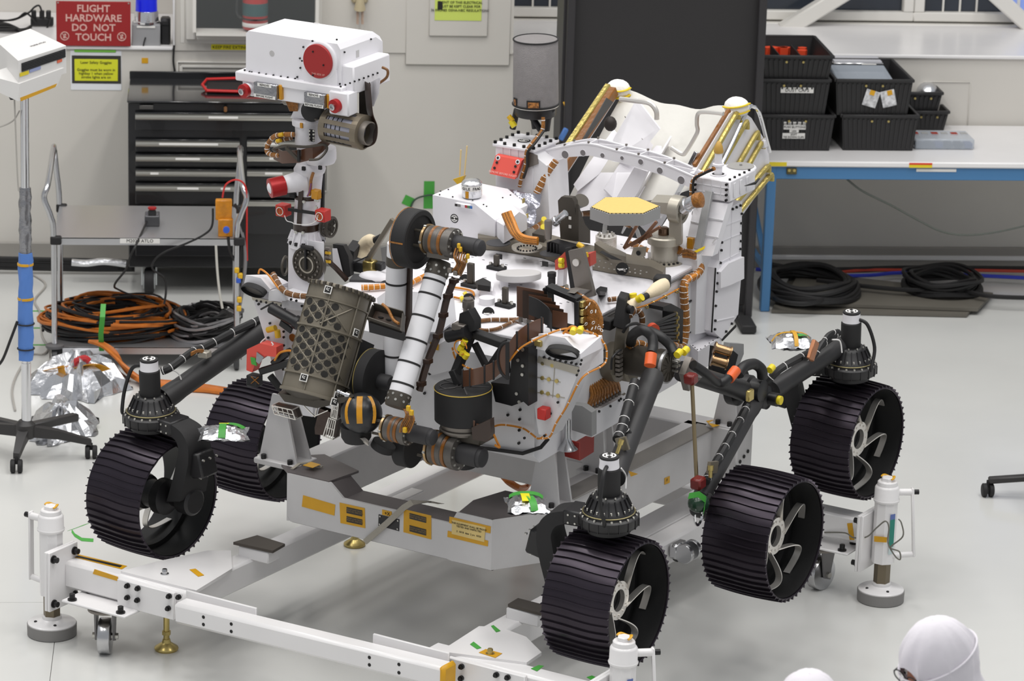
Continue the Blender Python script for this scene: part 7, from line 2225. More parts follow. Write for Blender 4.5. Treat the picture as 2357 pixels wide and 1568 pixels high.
# slanted ramp with grey bar below the top box
rmp = G().prism([R(1575, 585, y=.56), R(1640, 590, y=.56), R(1676, 470, y=.66), R(1600, 460, y=.66)][::-1], (0, .05, 0)).build('ramp', WHITE, tow)
G().bar(R(1607, 575, y=.545), R(1633, 440, y=.645), .035, .02, up=(0, -1, .6), ch=.002).build('grey_bar', GREYP, rmp)
for seg in (((1612, 540), (1655, 548)), ((1623, 500), (1664, 508)), ((1640, 560), (1650, 545)), ((1580, 545), (1606, 548)), ((1590, 510), (1610, 515))):
 y0_ = .56 + (585 - seg[0][1]) / 120 * .10
 G().bar(R(*seg[0], y=y0_ - .006), R(*seg[1], y=y0_ - .006), .004, .006).build('rib', WHITE2, rmp)
p = R(1603, 492, y=.64)
G().torus(p, (0, 1, -.4), .02, .003, 20, 6).build('black_hook', INK, rmp)
G().prism([D(x, y, .001) for x, y in ((1612, 582), (1618, 560), (1640, 555), (1637, 575), (1626, 588))][::-1], (0, 0, .01)).build('hinge_tab', WHITE2, rmp)
G().lathe(D(1627, 577, .012), (0, 0, 1), [(.012, 0), (.012, .005)], 14).build('hinge_bolt', BOLTS, rmp)
# black wire run up the truss end
cable('wire_bundle', [R(1645, 388, y=.64), R(1620, 398, y=.64), R(1600, 410, y=.64), R(1592, 425, y=.64), R(1592, 460, y=.64), R(1598, 470, y=.62)], .009, COPPERW, tb, tie=8)
cable('black_lead', [R(1640, 390, y=.63), R(1618, 401, y=.63), R(1597, 414, y=.63), R(1596, 450, y=.63)], .006, BLACKW, tb)
# ---- white arched truss
YTr = .76
top = [(1237, 352), (1300, 337), (1355, 331), (1420, 347), (1470, 358), (1530, 378), (1600, 408)]
bot = [(1237, 378), (1300, 362), (1360, 358), (1420, 372), (1470, 386), (1530, 405), (1602, 438)]
tq_, bq_ = [R(x, y, y=YTr) for x, y in top], [R(x, y, y=YTr) for x, y in bot]
dv = V((0, .085, 0))
trs = G().loft([[t + V((0, -.003, 0)), b + V((0, -.003, 0)), b + V((0, .003, 0)), t + V((0, .003, 0))] for t, b in zip(tq_, bq_)]).build('arched_truss', WHITE, rv)
G().loft([[t + dv - V((0, .003, 0)), b + dv - V((0, .003, 0)), b + dv + V((0, .003, 0)), t + dv + V((0, .003, 0))] for t, b in zip(tq_, bq_)]).build('rear_web', WHITE, trs)
ft, bt_ = smooth(tq_, 2), [p + dv for p in smooth(tq_, 2)]
for k in range(0, len(ft), 2):
 G().bar(ft[k] - V((0, 0, .012)), bt_[k] - V((0, 0, .012)), .006, .03).build('rung', WHITE, trs)
 if k + 2 < len(ft): G().bar(ft[k] - V((0, 0, .012)) if k > 6 else bt_[k + 2] - V((0, 0, .012)), (bt_[k + 2] if k > 6 else ft[k]) - V((0, 0, .012)), .006, .03).build('diagonal', WHITE, trs)
for pth in (tq_, [p + dv for p in tq_]):
 G().tube(smooth(pth, 3), .006, 6).build('flange', WHITE, trs)
HOLE = mat('hole_shade', (120, 116, 118), .7)
for x, y, r_ in ((1258, 360, .02), (1301, 356, .018), (1342, 352, .014), (1387, 358, .011), (1432, 364, .009), (1475, 373, .013), (1519, 393, .015), (1568, 415, .018)):
 p = R(x, y, y=YTr - .0035)
 G().ring(p + V((0, .001, 0)), p - V((0, .002, 0)), r_ + .002, r_, 20).build('hole_rim', WHITE, trs)
 G().cyl(p + V((0, .0005, 0)), p - V((0, .0008, 0)), r_, n=20).build('lightening_hole', HOLE, trs)
g = G()
for k in (2, 4, 6, 8, 10):
 g.lathe(ft[k] + V((0, 0, .004)), (0, 0, 1), [(.006, 0), (.006, .008)], 8)
 g.lathe(bt_[k] + V((0, 0, .004)), (0, 0, 1), [(.006, 0), (.006, .008)], 8)
g.build('bolts', GREYM, trs, kind='stuff')
# ---- white box with the coral cover, UHF antenna on its tripod
YX = .66
X0, X1 = R(1140, 340, y=YX).x, R(1228, 355, y=YX).x
Z1 = R(1140, 333, y=YX).z
ub_ = G().box(((X0 + X1) / 2, YX + .10, (Z1 + ZD) / 2), (X1 - X0, .20, Z1 - ZD), ch=.004).build('antenna_box', WHITE, rv)
G().box(((X0 + X1) / 2, YX + .10, Z1), (X1 - X0 + .02, .22, .014), ch=.003).build('box_lid', WHITE, ub_)
g = G()
for k in range(5):
 for (xx, yy) in ((X0 + (X1 - X0) * k / 4, YX), (X0 + (X1 - X0) * k / 4, YX + .2), (X0, YX + .2 * k / 4), (X1, YX + .2 * k / 4)):
  g.lathe((xx, yy, Z1 + .007), (0, 0, 1), [(.008, 0), (.008, .012)], 8)
g.build('bolts', BOLTM, ub_, kind='stuff')
for k in range(1, 5): G().box((X0 + (X1 - X0) * k / 5, YX - .003, (Z1 + Z1 - .09) / 2), (.003, .006, .08)).build('rib', WHITE2, ub_)
p = V(((X0 + X1) / 2 - .01, YX + .10, Z1 + .0075))
G().cyl(p, p + V((0, 0, .002)), .03, n=26).build('marker_disc', INK, ub_)
fiducial(ub_, p + V((0, 0, .0022)), (0, 0, 1), .028)
q = [R(1141, 358, y=YX - .03), R(1201, 370, y=YX - .03), R(1185, 413, y=YX - .06), R(1127, 400, y=YX - .06)]
cc_ = G().prism(q, (0, .025, .004)).build('red_cover', mat('coral_cover', (224, 88, 76), .5), ub_)
nn_ = (q[3] - q[0]).cross(q[1] - q[0]).normalized()
if nn_.y > 0: nn_ = -nn_
g = G()
for s_, t_ in ((.12, .1), (.88, .1)):
 p = lerp(lerp(q[0], q[1], s_), lerp(q[3], q[2], s_), t_)
 g.cyl(p, p + nn_ * .003, .011, n=18)
g.build('washers', WHITE, cc_, kind='stuff')
g = G()
for s_, t_ in ((.12, .1), (.88, .1), (.14, .35), (.86, .35), (.12, .65), (.88, .65)):
 p = lerp(lerp(q[0], q[1], s_), lerp(q[3], q[2], s_), t_) + nn_ * .002
 g.cyl(p, p + nn_ * .003, .006, n=12)
g.build('screw_holes', INK, cc_, kind='stuff')
text('lettering', 'REMOVE BEFORE FLIGHT', .0135, mat('pale_cover_ink', (244, 190, 180), .5), cc_, lerp(lerp(q[0], q[1], .5), lerp(q[3], q[2], .5), .86) + nn_ * .002, q[1] - q[0], q[0] - q[3], depth=.0004)
G().hexa([V((X1, YX, ZD)), V((X1 + .09, YX, ZD)), V((X1 + .09, YX + .18, ZD)), V((X1, YX + .18, ZD)), V((X1, YX, Z1 - .02)), V((X1 + .07, YX, Z1 - .06)), V((X1 + .07, YX + .18, Z1 - .06)), V((X1, YX + .18, Z1 - .02))]).build('side_wedge', WHITE2, ub_)
cable('wire_bundle', [R(1250, 270, y=YX + .06), R(1248, 300, y=YX + .05), R(1225, 330, y=YX), R(1212, 350, y=YX - .02), R(1210, 380, y=YX - .02), R(1200, 410, y=YX - .02), R(1196, 430, y=YX - .02)], .009, COPPERW, ub_, tie=10)
cable('black_lead', [R(1253, 300, y=YX + .05), R(1230, 332, y=YX - .01), R(1214, 352, y=YX - .03), R(1213, 385, y=YX - .03), R(1205, 410, y=YX - .03)], .006, BLACKW, ub_)
cable('wire_bundle', [R(1280, 370, y=.7), R(1262, 395, y=.68), R(1248, 420, y=.66), R(1235, 445, y=.64)], .016, COPPERW, ub_, tie=7)
G().prism([R(x, y, y=YX - .008) for x, y in ((1215, 350), (1236, 358), (1238, 378), (1212, 388))], (0, .006, 0)).build('end_plate', GREYM, trs)
YUh = .80
uc = R(1233, 240, y=YUh)
zt3 = R(1233, 90, y=YUh).z
uhf = G().lathe(V((uc.x, YUh, uc.z)), (0, 0, 1), [(.104, 0), (.1045, .004), (.1015, zt3 - uc.z - .002), (.1, zt3 - uc.z)], 44).build('antenna_can', mat('grey_mesh', (138, 134, 134), .55, metal=.3, var=.06, vscale=30, bump=.4, bscale=300), rv)
G().torus(V((uc.x, YUh, zt3)), (0, 0, 1), .1015, .004, 44, 6).build('black_rim', BLACKM, uhf)
G().torus(V((uc.x, YUh, uc.z + .004)), (0, 0, 1), .1045, .005, 44, 6).build('black_rim', BLACKM, uhf)
G().lathe(V((uc.x, YUh, uc.z - .05)), (0, 0, 1), [(.092, 0), (.095, .004), (.095, .042), (.103, .046), (.103, .05)], 44).build('black_base', BLACK, uhf)
G().torus(V((uc.x, YUh, uc.z - .003)), (0, 0, 1), .1035, .003, 44, 6).build('silver_ring', TITAN, uhf)
for x0, y0, w_, h_ in ((1228, 232, .05, .04), (1187, 218, .016, .04)):
 d_ = (R(x0, y0, y=YUh - .09) - V((uc.x, YUh, R(x0, y0, y=YUh - .09).z))).normalized()
 p = V((uc.x, YUh, uc.z + .022)) + d_ * .104
 M_ = Matrix((V((0, 0, 1)).cross(d_), V((0, 0, 1)), d_)).transposed()
 o = G().box(p, (w_ + .012, h_, .006), M_).build('window_frame', BLACKM, uhf)
 G().box(p + d_ * .003, (w_, h_ - .014, .004), M_).build('window_opening', mat('amber_inside', (104, 66, 34), .4, rgb2=(180, 120, 60), vscale=60), o)
for (x0, y0), (x1, y1) in (((1190, 252), (1180, 296)), ((1215, 256), (1245, 300)), ((1270, 252), (1252, 300)), ((1225, 250), (1232, 296)), ((1265, 250), (1258, 300))):
 G().cyl(R(x0, y0, y=YUh), R(x1, y1, y=YUh), .015, n=12).build('leg', BLACK, uhf)
p = R(1176, 278, y=YUh - .05)
G().cyl(p, p + V((.02, 0, -.025)), .015, n=12).build('cap', YELLOW, uhf)
G().cyl(p + V((-.012, 0, .02)), p + V((.01, 0, .0)), .012, n=12).build('cap', YCAP, uhf)
# bits of dark structure behind the posts
G().sph(R(1405, 285, y=.95), (.03, .03, .035), 14, 8).build('dark_boot', mat('dark_boot', (36, 28, 24), .6), hxl)
# ---------------------------------------------------------------- black rolling tool chest
YC_ = 19.10
tbk = mat('toolbox_black', (26, 26, 28), .22, var=.05, vscale=3, coat=.2)
tc_ = thing('tool_chest', 'black rolling tool chest with silver drawer pulls against the back wall', 'tool chest', W(520, 640, z=0))
xa, xb = W(295, 400, y=YC_).x, W(748, 400, y=YC_).x
zt, zb = W(400, 238, y=YC_).z, W(400, 618, y=YC_).z
yb2 = 19.78
G().box(((xa + xb) / 2, (YC_ + yb2) / 2 + .01, (zt + zb) / 2), (xb - xa, yb2 - YC_ - .02, zt - zb), ch=.006).build('cabinet', tbk, tc_)
G().box(((xa + xb) / 2, (YC_ + yb2) / 2, zt + .006), (xb - xa + .01, yb2 - YC_, .012), ch=.004).build('lid', mat('toolbox_top', (40, 40, 42), .12, coat=.5), tc_)
g = G()
g.box(((xa + xb) / 2, yb2 - .012, zt + .03), (xb - xa + .01, .02, .05), ch=.004)
g.build('rear_rail', tbk, tc_)
PULL = mat('drawer_pull', (186, 184, 176), .3, metal=.85)
def drawer(x0, y0, x1, y1, hy, labels=()):
 a, b = W(x0, y0, y=YC_), W(x1, y1, y=YC_)
 d = G().box(((a.x + b.x) / 2, YC_ - .006, (a.z + b.z) / 2), (b.x - a.x - .004, .02, a.z - b.z - .006), ch=.003).build('drawer', tbk, tc_)
 z = W(x0, hy, y=YC_).z
 g = G().prism([V((a.x + .004, YC_ - .016 + y, z + dz)) for y, dz in ((0, .016), (-.022, .012), (-.026, 0), (-.022, -.014), (0, -.016))], (b.x - a.x - .008, 0, 0))
 h = g.build('handle', PULL, d)
 for lx0, lx1 in labels:
  l0, l1 = W(lx0, hy - 2, y=YC_ - .043).x, W(lx1, hy - 2, y=YC_ - .043).x
  G().box(((l0 + l1) / 2, YC_ - .0415, z + .004), (l1 - l0, .002, .013)).build('label', PAPER, d)
 return d
drawer(310, 256, 740, 303, 267, ((480, 548),))
for y0, y1, hy, lb in ((318, 350, 329, ((366, 502),)), (352, 383, 363, ((404, 460),)), (386, 416, 397, ((346, 365),)), (419, 470, 431, ((408, 457), (508, 530)))):
 drawer(311, y0, 553, y1, hy, lb)
for y0, y1, hy, lb in ((318, 350, 329, ((610, 640),)), (352, 383, 363, ((620, 650),)), (386, 455, 397, ((610, 650),)), (458, 540, 466, ())):
 drawer(567, y0, 740, y1, hy, lb)
drawer(311, 474, 553, 590, 482)
p = W(519, 248, y=YC_ - .01)
g = G().cyl(p, p - V((0, .01, 0)), .010, n=14).cyl(p - V((0, 0, .014)), p - V((0, .012, .014)), .010, n=14)
g.build('lock', CHROME, tc_)
G().box(W(337, 247, y=YC_ - .004), (.08, .006, .024), ch=.002).build('badge', mat('badge_grey', (90, 88, 86), .3, metal=.5), tc_)
for x in (xa + .12, xb - .12):
 for y in (YC_ + .08, yb2 - .1):
  c = V((x, y, 0))
  w = G().lathe(c + V((-.03, 0, .075)), (1, 0, 0), [(.05, 0), (.072, .004), (.075, .012), (.075, .048), (.072, .056), (.05, .06)], 28).build('caster', BLACKM, tc_)
  G().lathe(c + V((-.034, 0, .075)), (1, 0, 0), [(.05, 0), (.052, .004), (.052, .064), (.05, .068)], 24).build('wheel_disc', mat('caster_grey', (190, 194, 194), .4), w)
  g = G()
  for s_ in (-1, 1): g.box(c + V((s_ * .042, 0, .12)), (.008, .05, .13))
  g.box(c + V((0, 0, .185)), (.11, .08, .012))
  g.build('fork', mat('caster_grey', (190, 194, 194), .4), w)
c_ = W(332, 650, y=YC_ + .06)
# red tray on the lid
rt = thing('red_tray', 'red rimmed black tray lying on the tool chest lid', 'tray', W(520, 190, z=zt))
a, b = W(478, 186, z=zt + .05), W(640, 186, z=zt + .05)
ytr = 19.45
g = G()
xa2, xb2 = W(476, 180, y=ytr).x, W(640, 180, y=ytr).x
ring_ = [V((xa2, ytr - .12, zt + .03)), V((xb2, ytr - .12, zt + .03)), V((xb2, ytr + .12, zt + .05)), V((xa2, ytr + .12, zt + .05))]
g.tube(smooth(ring_ + [ring_[0]], 2), .009, 8)
g.build('rim', mat('tray_red', (196, 34, 34), .4), rt)
G().box(((xa2 + xb2) / 2, ytr, zt + .024), (xb2 - xa2, .24, .02), ch=.004).build('bed', BLACKM, rt)
# ---------------------------------------------------------------- stainless cart
ct = thing('stainless_cart', 'two-shelf stainless steel cart loaded with cables', 'cart', W(330, 850, z=0))
yf_, = (17.58,)
zs_ = W(140, 548, y=yf_).z
zl_ = W(160, 800, y=yf_).z
xl2, xr3 = W(124, 600, y=yf_).x, W(537, 600, y=yf_).x
yk = W(160, 472, z=zs_).y - .02
if yk > 18.6: yk = 18.3
for z in (zs_, zl_):
 g = G()
 g.box(((xl2 + xr3) / 2 + .01, (yf_ + yk) / 2, z + .0), (xr3 - xl2 + .02, yk - yf_, .006))
 for y in (yf_ + .003, yk - .003): g.box(((xl2 + xr3) / 2 + .01, y, z - .018), (xr3 - xl2 + .02, .006, .04))
 for x in (xl2 + .01, xr3 + .01): g.box((x, (yf_ + yk) / 2, z - .018), (.006, yk - yf_, .04))
 sh1 = g.build('shelf', mat('cart_steel', (200, 200, 202), .34, metal=.85), ct)
lb = G().box(W(322, 555, y=yf_ - .003), (.215, .002, .027)).build('label', PAPER, ct)
text('lettering', 'M2020 ATLO', .026, INK, lb, W(322, 555, y=yf_ - .0045), (1, 0, 0), (0, 0, 1))
for x in (xl2, xr3 + .02):
 zt_c = W(140, 395, y=yf_ + .1).z
 out = -.05 if x == xl2 else .05
 pth = smooth([V((x, yf_, .12)), V((x, yf_, zs_)), V((x + out * .3, yf_, zs_ + .12)), V((x + out, yf_ + .01, zs_ + .22)), V((x + out * .6, yf_ + .05, zs_ + .29)), V((x + out * .3, (yf_ + yk) / 2, zs_ + .40)), V((x + out * .5, yk - .05, zs_ + .34)), V((x + out * .3, yk, zs_ + .2)), V((x, yk, zs_)), V((x, yk, .12))], 5)
 G().tube(pth, .016, 12).build('upright', STEEL, ct)
 for y in (yf_, yk):
  for z in (zs_ - .012, zl_ - .012): G().box((x + .012, y, z), (.06, .045, .045), ch=.006).build('corner_clamp', BLACKM, ct)
  w = G().lathe((x - .016, y, .062), (1, 0, 0), [(.04, 0), (.06, .004), (.062, .01), (.062, .024), (.06, .03), (.04, .032)], 24).build('caster', DGREY, ct)
  G().lathe((x, y, .12), (0, 0, 1), [(.045, 0), (.05, .006), (.05, .018), (.02, .022)], 22).build('bumper', mat('bumper_grey', (96, 95, 96), .6), w)
  g = G().box((x + .026, y, .095), (.006, .04, .07)).box((x - .026, y, .095), (.006, .04, .07))
  g.build('fork', GREYM, w)
# emergency stop box
es = thing('stop_button_box', 'black control box with a red push button on the cart top', 'control box', W(355, 520, z=zs_))
c = W(350, 522, z=zs_ + .003)
cx0, cx1 = W(333, 515, y=c.y).x, W(367, 515, y=c.y).x
hh_ = .055
G().box(((cx0 + cx1) / 2, c.y + .06, zs_ + .004 + hh_ / 2), (cx1 - cx0, .12, hh_), ch=.003).build('body', DGREY, es)
G().box(((cx0 + cx1) / 2, c.y + .06, zs_ + .005 + hh_), (cx1 - cx0 - .006, .112, .004)).build('lid', STEEL, es)
G().lathe(((cx0 + cx1) / 2, c.y + .05, zs_ + hh_ + .006), (0, 0, 1), [(.022, 0), (.022, .02), (.018, .022), (.018, .03)], 20).build('collar', BLACKM, es)
G().lathe(((cx0 + cx1) / 2, c.y + .05, zs_ + hh_ + .034), (0, 0, 1), [(.02, 0), (.024, .004), (.024, .012), (.02, .014)], 20).build('button', RED, es)
e0 = V(((cx0 + cx1) / 2 - .03, c.y, zs_ + .03))
G().tube(smooth([e0, W(315, 560, y=yf_ - .05), W(300, 590, y=yf_ - .08), W(290, 620, y=yf_ - .06), W(264, 655, y=yf_ - .02), W(275, 668, y=yf_ + .1), W(330, 690, y=yf_ + .2), W(365, 700, y=yf_ + .25)]), .006, 6).build('cord', BLACKW, es)
# amber electronics hung at the right end
ab = thing('amber_box', 'amber kapton-wrapped electronics box at the right end of the cart', 'electronics', W(515, 548, z=zs_))
for x0, y0, x1, y1, dy in ((496, 462, 534, 508, 0), (502, 506, 536, 546, -.02)):
 a, b = W(x0, y0, y=yf_ + .05 + dy), W(x1, y1, y=yf_ + .05 + dy)
 G().box(((a.x + b.x) / 2, yf_ + .08 + dy, (a.z + b.z) / 2), (b.x - a.x, .05, a.z - b.z), ch=.004).build('wrapped_box', mat('amber_wrap', (200, 130, 30), .25, var=.2, vscale=25, bump=.5, bscale=40), ab)
G().lathe(W(521, 528, y=yf_ - .0), (0, -1, 0), [(.018, 0), (.018, .02), (.012, .022)], 16).build('connector', mat('blue_connector', (50, 90, 190), .3), ab)
G().tube(smooth([W(512, 455, y=yf_), W(520, 425, y=yf_), W(545, 414, y=yf_), W(565, 430, y=yf_), W(568, 480, y=yf_), W(568, 560, y=yf_), W(569, 600, y=yf_)]), .005, 6).build('red_lead', mat('red_lead', (190, 40, 36), .5), ab)
for k, pts in enumerate((((490, 480), (488, 520), (470, 540), (430, 560), (380, 580), (355, 600), (352, 620), (378, 640), (382, 670), (378, 700)), ((540, 470), (555, 500), (556, 560), (552, 600), (548, 650), (545, 700)), ((525, 545), (530, 580), (545, 610), (548, 640)), ((497, 565), (500, 620), (505, 670), (512, 710)), ((548, 510), (560, 550), (565, 600), (556, 680), (540, 760)))):
 G().tube(smooth([W(x, y, y=yf_ + (.0 if k else -.05)) for x, y in pts]), (.006, .009, .008, .007, .010)[k], 6).build('cable', (BLACKW, BLACKW, BLACKW, mat('pale_cable', (200, 198, 190), .5), mat('grey_cable', (120, 118, 120), .5))[k], ab)
for x, y, m_ in ((545, 622, YCAP), (553, 635, YCAP), (549, 645, mat('blue_connector', (50, 90, 190), .3)), (551, 690, YCAP), (550, 710, YCAP)): G().box(W(x, y, y=yf_ - .015), (.026, .026, .03), ch=.004).build('connector', m_, ab)
# cable piles on the lower shelf (uncountable)
random.seed(21)
def pile(name, cx, cy, rx, ry, z0, h, n, mats, label, rr=(.006, .013)):
 root = None
 for mi, mt_ in enumerate(mats):
  g = G()
  for k in range(n // len(mats) + (8 if mi == 0 else 0)):
   s_ = random.uniform(.55, 1.0)
   zz = z0 + .015 + h * random.random() * (1.15 - s_ * .5)
   ph, e1, e2 = random.uniform(0, 6.3), random.uniform(-.12, .12), random.uniform(-.12, .12)
   m_ = 26
   L_ = random.uniform(.55, 1.0)
   pth = []
   for j in range(int(m_ * L_)):
    t = ph + 2 * pi * j / m_
    pth.append(V((cx + rx * s_ * cos(t) + e1 * rx, cy + ry * s_ * sin(t) + e2 * ry, zz + .02 * sin(2 * t + ph))))
   g.tube(pth, random.uniform(*rr), 6)
  o = g.build(name if root is None else 'orange_strands', mt_, root)
  if root is None:
   root = tag(o, label, 'cables', kind='stuff')
 return root
pxc = W(290, 780, z=zl_)
xm = (W(118, 750, y=yf_ + .25).x + W(400, 750, y=yf_ + .25).x) / 2
pile('cable_pile', xm, yf_ + .33, .40, .30, zl_, .17, 70, (BLACKW, mat('orange_cable', (186, 104, 30), .5, var=.15, vscale=20)), 'heap of coiled black and orange cables on the lower cart shelf')
xm2 = W(470, 750, y=yf_ + .25).x
pile('cable_pile', xm2, yf_ + .3, .20, .24, zl_, .13, 30, (BLACKW, mat('silver_braid', (150, 148, 150), .3, metal=.7)), 'smaller heap of black and silver cables on the right of the cart shelf')
o = G().ribbon([W(238, 700, y=yf_ - .04), W(236, 730, y=yf_ - .10), W(232, 770, y=yf_ - .09), W(234, 808, y=yf_ - .02)], V((.028, 0, 0)), .003).build('green_strap', GREENT); tag(o, 'green tape strap around the cable heap on the cart', 'tape')
g = G()
OCB = mat('orange_cable', (186, 104, 30), .5, var=.15, vscale=20)
for k in range(9):
 o_ = (k - 4) * .016
 pth = [W(205 + 3 * k, 786, y=yf_ - .03), W(240 + 3 * k, 800 + k, y=yf_ - .10), W(290, 845 + 1.2 * k, y=yf_ - .22 + o_), W(330, 872 + k, z=.02 + .008 * (k % 3)), W(400, 880 + 2 * k, z=.012), W(470, 888 + 1.5 * k, z=.012), W(535, 898 + 1.2 * k, z=.012), W(640, 915, z=.012)]
 g.tube(smooth(pth), .011, 6)
o = g.build('orange_trunk', OCB); tag(o, 'bundle of orange cables trailing from the cart to the floor', 'cables', kind='stuff')
g = G()
for k in range(5):
 g.tube(smooth([W(-30, 595 + 5 * k, y=19.6), W(100, 598 + 5 * k, y=19.6), W(200, 600 + 5 * k, y=19.6), W(310, 604 + 4 * k, y=19.6)]), .016, 6)
o = g.build('wall_cable_run', BLACKW); tag(o, 'black cables lying along the foot of the back wall', 'cables', kind='stuff')
o = G().tube(smooth([W(165, 604, y=19.4), W(200, 606, y=19.4), W(240, 602, y=19.4), W(290, 608, y=19.4)]), .022, 8).build('foil_hose', FOIL); tag(o, 'silver foil-wrapped hose lying along the back wall', 'hose')
# ---------------------------------------------------------------- blower stand on the left
sd_t = thing('blower_stand', 'white ionising blower on a chrome pole with a star base and casters', 'stand', W(62, 975, z=.1))
ys = 15.93
hub_ = W(58, 985, y=ys)
pc = lambda y_: W(56 + (y_ - 200) * .006, y_, y=ys)
G().cyl(pc(975), pc(835), .024, n=18).build('lower_pole', CHROME, sd_t)
G().cyl(pc(840), pc(200), .021, n=18).build('pole', CHROME, sd_t)
def wrap(y0, y1, r, mt_, nm, seed):
 rnd = random.Random(seed)
 n_, m_ = 14, 12
 a, b = pc(y1), pc(y0)
 rings = []
 for j in range(n_ + 1):
  c = lerp(a, b, j / n_)
  rings.append([c + V((cos(2 * pi * i / m_), sin(2 * pi * i / m_), 0)) * r * rnd.uniform(.86, 1.12) for i in range(m_)])
 return G().loft(rings).build(nm, mt_, sd_t)
wrap(432, 584, .030, FOILG, 'film_wrap', 2)
bw = wrap(582, 828, .037, mat('blue_wrap', (84, 128, 200), .6), 'blue_wrap', 3)
for y in (611, 690): G().lathe(pc(y), (0, 0, 1), [(.038, 0), (.04, .001), (.04, .012), (.038, .013)], 16).build('tape', TAPEY, bw)
for y in (745, 802): G().torus(pc(y), (0, 0, 1), .041, .004, 20, 6).build('cable_tie', BLACKW, bw)
LEG = mat('base_black', (46, 44, 44), .45)
ftz = .085
for (cx_, cy_), m_ in (((38, 1088), 'f'), ((210, 1055), 'r'), ((-190, 1015), 'l'), ((-60, 985), 'bl'), ((150, 975), 'br')):
 ft = W(cx_, cy_, z=0)
 top = V((ft.x, ft.y, .10))
 d = top - hub_
 if m_ in ('bl', 'br'): continue
 l_ = G().loft([[p + V((0, 0, h)) + s_ for h, s_ in ((.0, n_ * w), (.0, -n_ * w), (-hh, -n_ * w), (-hh, n_ * w))] for p, w, hh in ((hub_ + V((0, 0, .02)), .03, .06), (lerp(hub_, top, .5) + V((0, 0, .02)), .024, .045), (top, .016, .03)) for n_ in [V((-d.y, d.x, 0)).normalized()]]).build('base_leg', LEG, sd_t, label=None)
 G().cyl(top - V((0, 0, .02)), V((ft.x, ft.y, .045)), .008, n=8).build('caster_stem', BLACKM, l_)
 cs_ = G()
 for s_ in (-1, 1): cs_.lathe(V((ft.x + s_ * .006, ft.y, .034)), (s_, 0, 0), [(.03, 0), (.034, .003), (.034, .02), (.028, .024)], 22)
 cs_.build('caster', BLACKM, l_)
for dx in (.24, -.26):
 a = hub_ + V((dx, .28, -.03))
 G().bar(hub_, a, .05, .04, ch=.006).build('base_leg', LEG, sd_t)
G().lathe(hub_ - V((0, 0, .05)), (0, 0, 1), [(.045, 0), (.05, .01), (.05, .07), (.03, .09)], 24).build('hub', LEG, sd_t)
# blower head
a = W(0, 70, y=ys - .05)
HB = [W(-12, 98, y=ys - .02), W(70, 66, y=ys + .05), W(152, 105, y=ys - .02), W(42, 140, y=ys - .2)]
tz = .0
bt4 = [W(-12, 98, z=HB[0].z), W(70, 66, z=HB[0].z), W(152, 105, z=HB[0].z), W(42, 140, z=HB[0].z)]
q0 = W(42, 140, y=15.80)
top4 = [q0, W(152, 105, z=q0.z + .02), W(70, 66, z=q0.z + .03), W(-12, 92, z=q0.z + .01)]
dn = V((0, .02, -.14))
hdb = G().hexa([p + dn for p in top4] + top4).build('blower_case', mat('blower_white', (226, 224, 222), .45), sd_t)
fn = (top4[1] - top4[0]).cross(dn).normalized()
if fn.y > 0: fn = -fn
def onf(s_, t_, o=.002): return lerp(top4[0], top4[1], s_) + dn * t_ + fn * o
G().prism([onf(.06, .12), onf(.97, .10), onf(.97, .40), onf(.06, .42)], fn * .003).build('grille', mat('grille_black', (20, 20, 22), .5), hdb)
g = G()
for k in range(5): g.bar(onf(.06, .16 + .055 * k, .006), onf(.97, .14 + .055 * k, .006), .003, .002)
g.build('louvres', DGREY, hdb, kind='stuff')
G().prism([onf(.02, .45), onf(.2, .45), onf(.2, .58), onf(.02, .58)], fn * .002).build('yellow_label', YELLOW, hdb)
G().prism([onf(.22, .44), onf(.45, .43), onf(.45, .54), onf(.22, .55)], fn * .002).build('blue_label', mat('label_blue', (150, 160, 200), .5), hdb)
G().prism([onf(.8, .42), onf(.9, .42), onf(.9, .52), onf(.8, .53)], fn * .002).build('orange_label', mat('label_orange', (226, 110, 80), .5), hdb)
G().hexa([onf(-.02, 1.0, .0) + V((0, 0, -.06)), onf(.8, 1.0, .0) + V((0, 0, -.05)), onf(.8, 1.0, -.2) + V((0, 0, -.03)), onf(-.02, 1.0, -.2) + V((0, 0, -.03)), onf(-.02, .8, .01), onf(.92, .75, .01), onf(.92, .75, -.2), onf(-.02, .8, -.2)]).build('chin', mat('blower_white', (226, 224, 222), .45), hdb)
G().prism([onf(.0, 1.32, .004), onf(.78, 1.25, .004), onf(.74, 1.36, .004), onf(.02, 1.46, .004)], fn * .002).build('gold_strip', TAPEY, hdb)
ctp = (top4[0] + top4[1]) / 2 * .55 + (top4[2] + top4[3]) / 2 * .45
text('lettering', 'M2020 ATLO', .02, mat('grey_ink', (120, 118, 118), .6), hdb, lerp(ctp, top4[1], .25) + V((0, 0, .004)), top4[1] - top4[0], top4[3] - top4[0], depth=.0006)
G().lathe(W(33, 215, y=ys - .03), (-1, -.3, 0), [(.02, 0), (.032, .006), (.032, .02), (.02, .026)], 10).build('tilt_knob', BLACKM, sd_t)
G().tube(smooth([W(33, 225, y=ys - .06), W(36, 300, y=ys - .05), W(40, 400, y=ys - .05), W(43, 440, y=ys - .05)]), .004, 6).build('cord', mat('grey_cord', (170, 166, 160), .5), sd_t)
G().tube(smooth([W(45, 255, y=ys - .02), W(30, 278, y=ys), W(0, 292, y=ys), W(-30, 296, y=ys)]), .004, 6).build('cord', mat('grey_cord', (170, 166, 160), .5), sd_t)
G().tube(smooth([W(40, 740, y=ys - .04), W(25, 780, y=ys - .04), W(5, 830, y=ys - .02), W(-15, 850, y=ys)]), .007, 6).build('cord', BLACKW, sd_t)
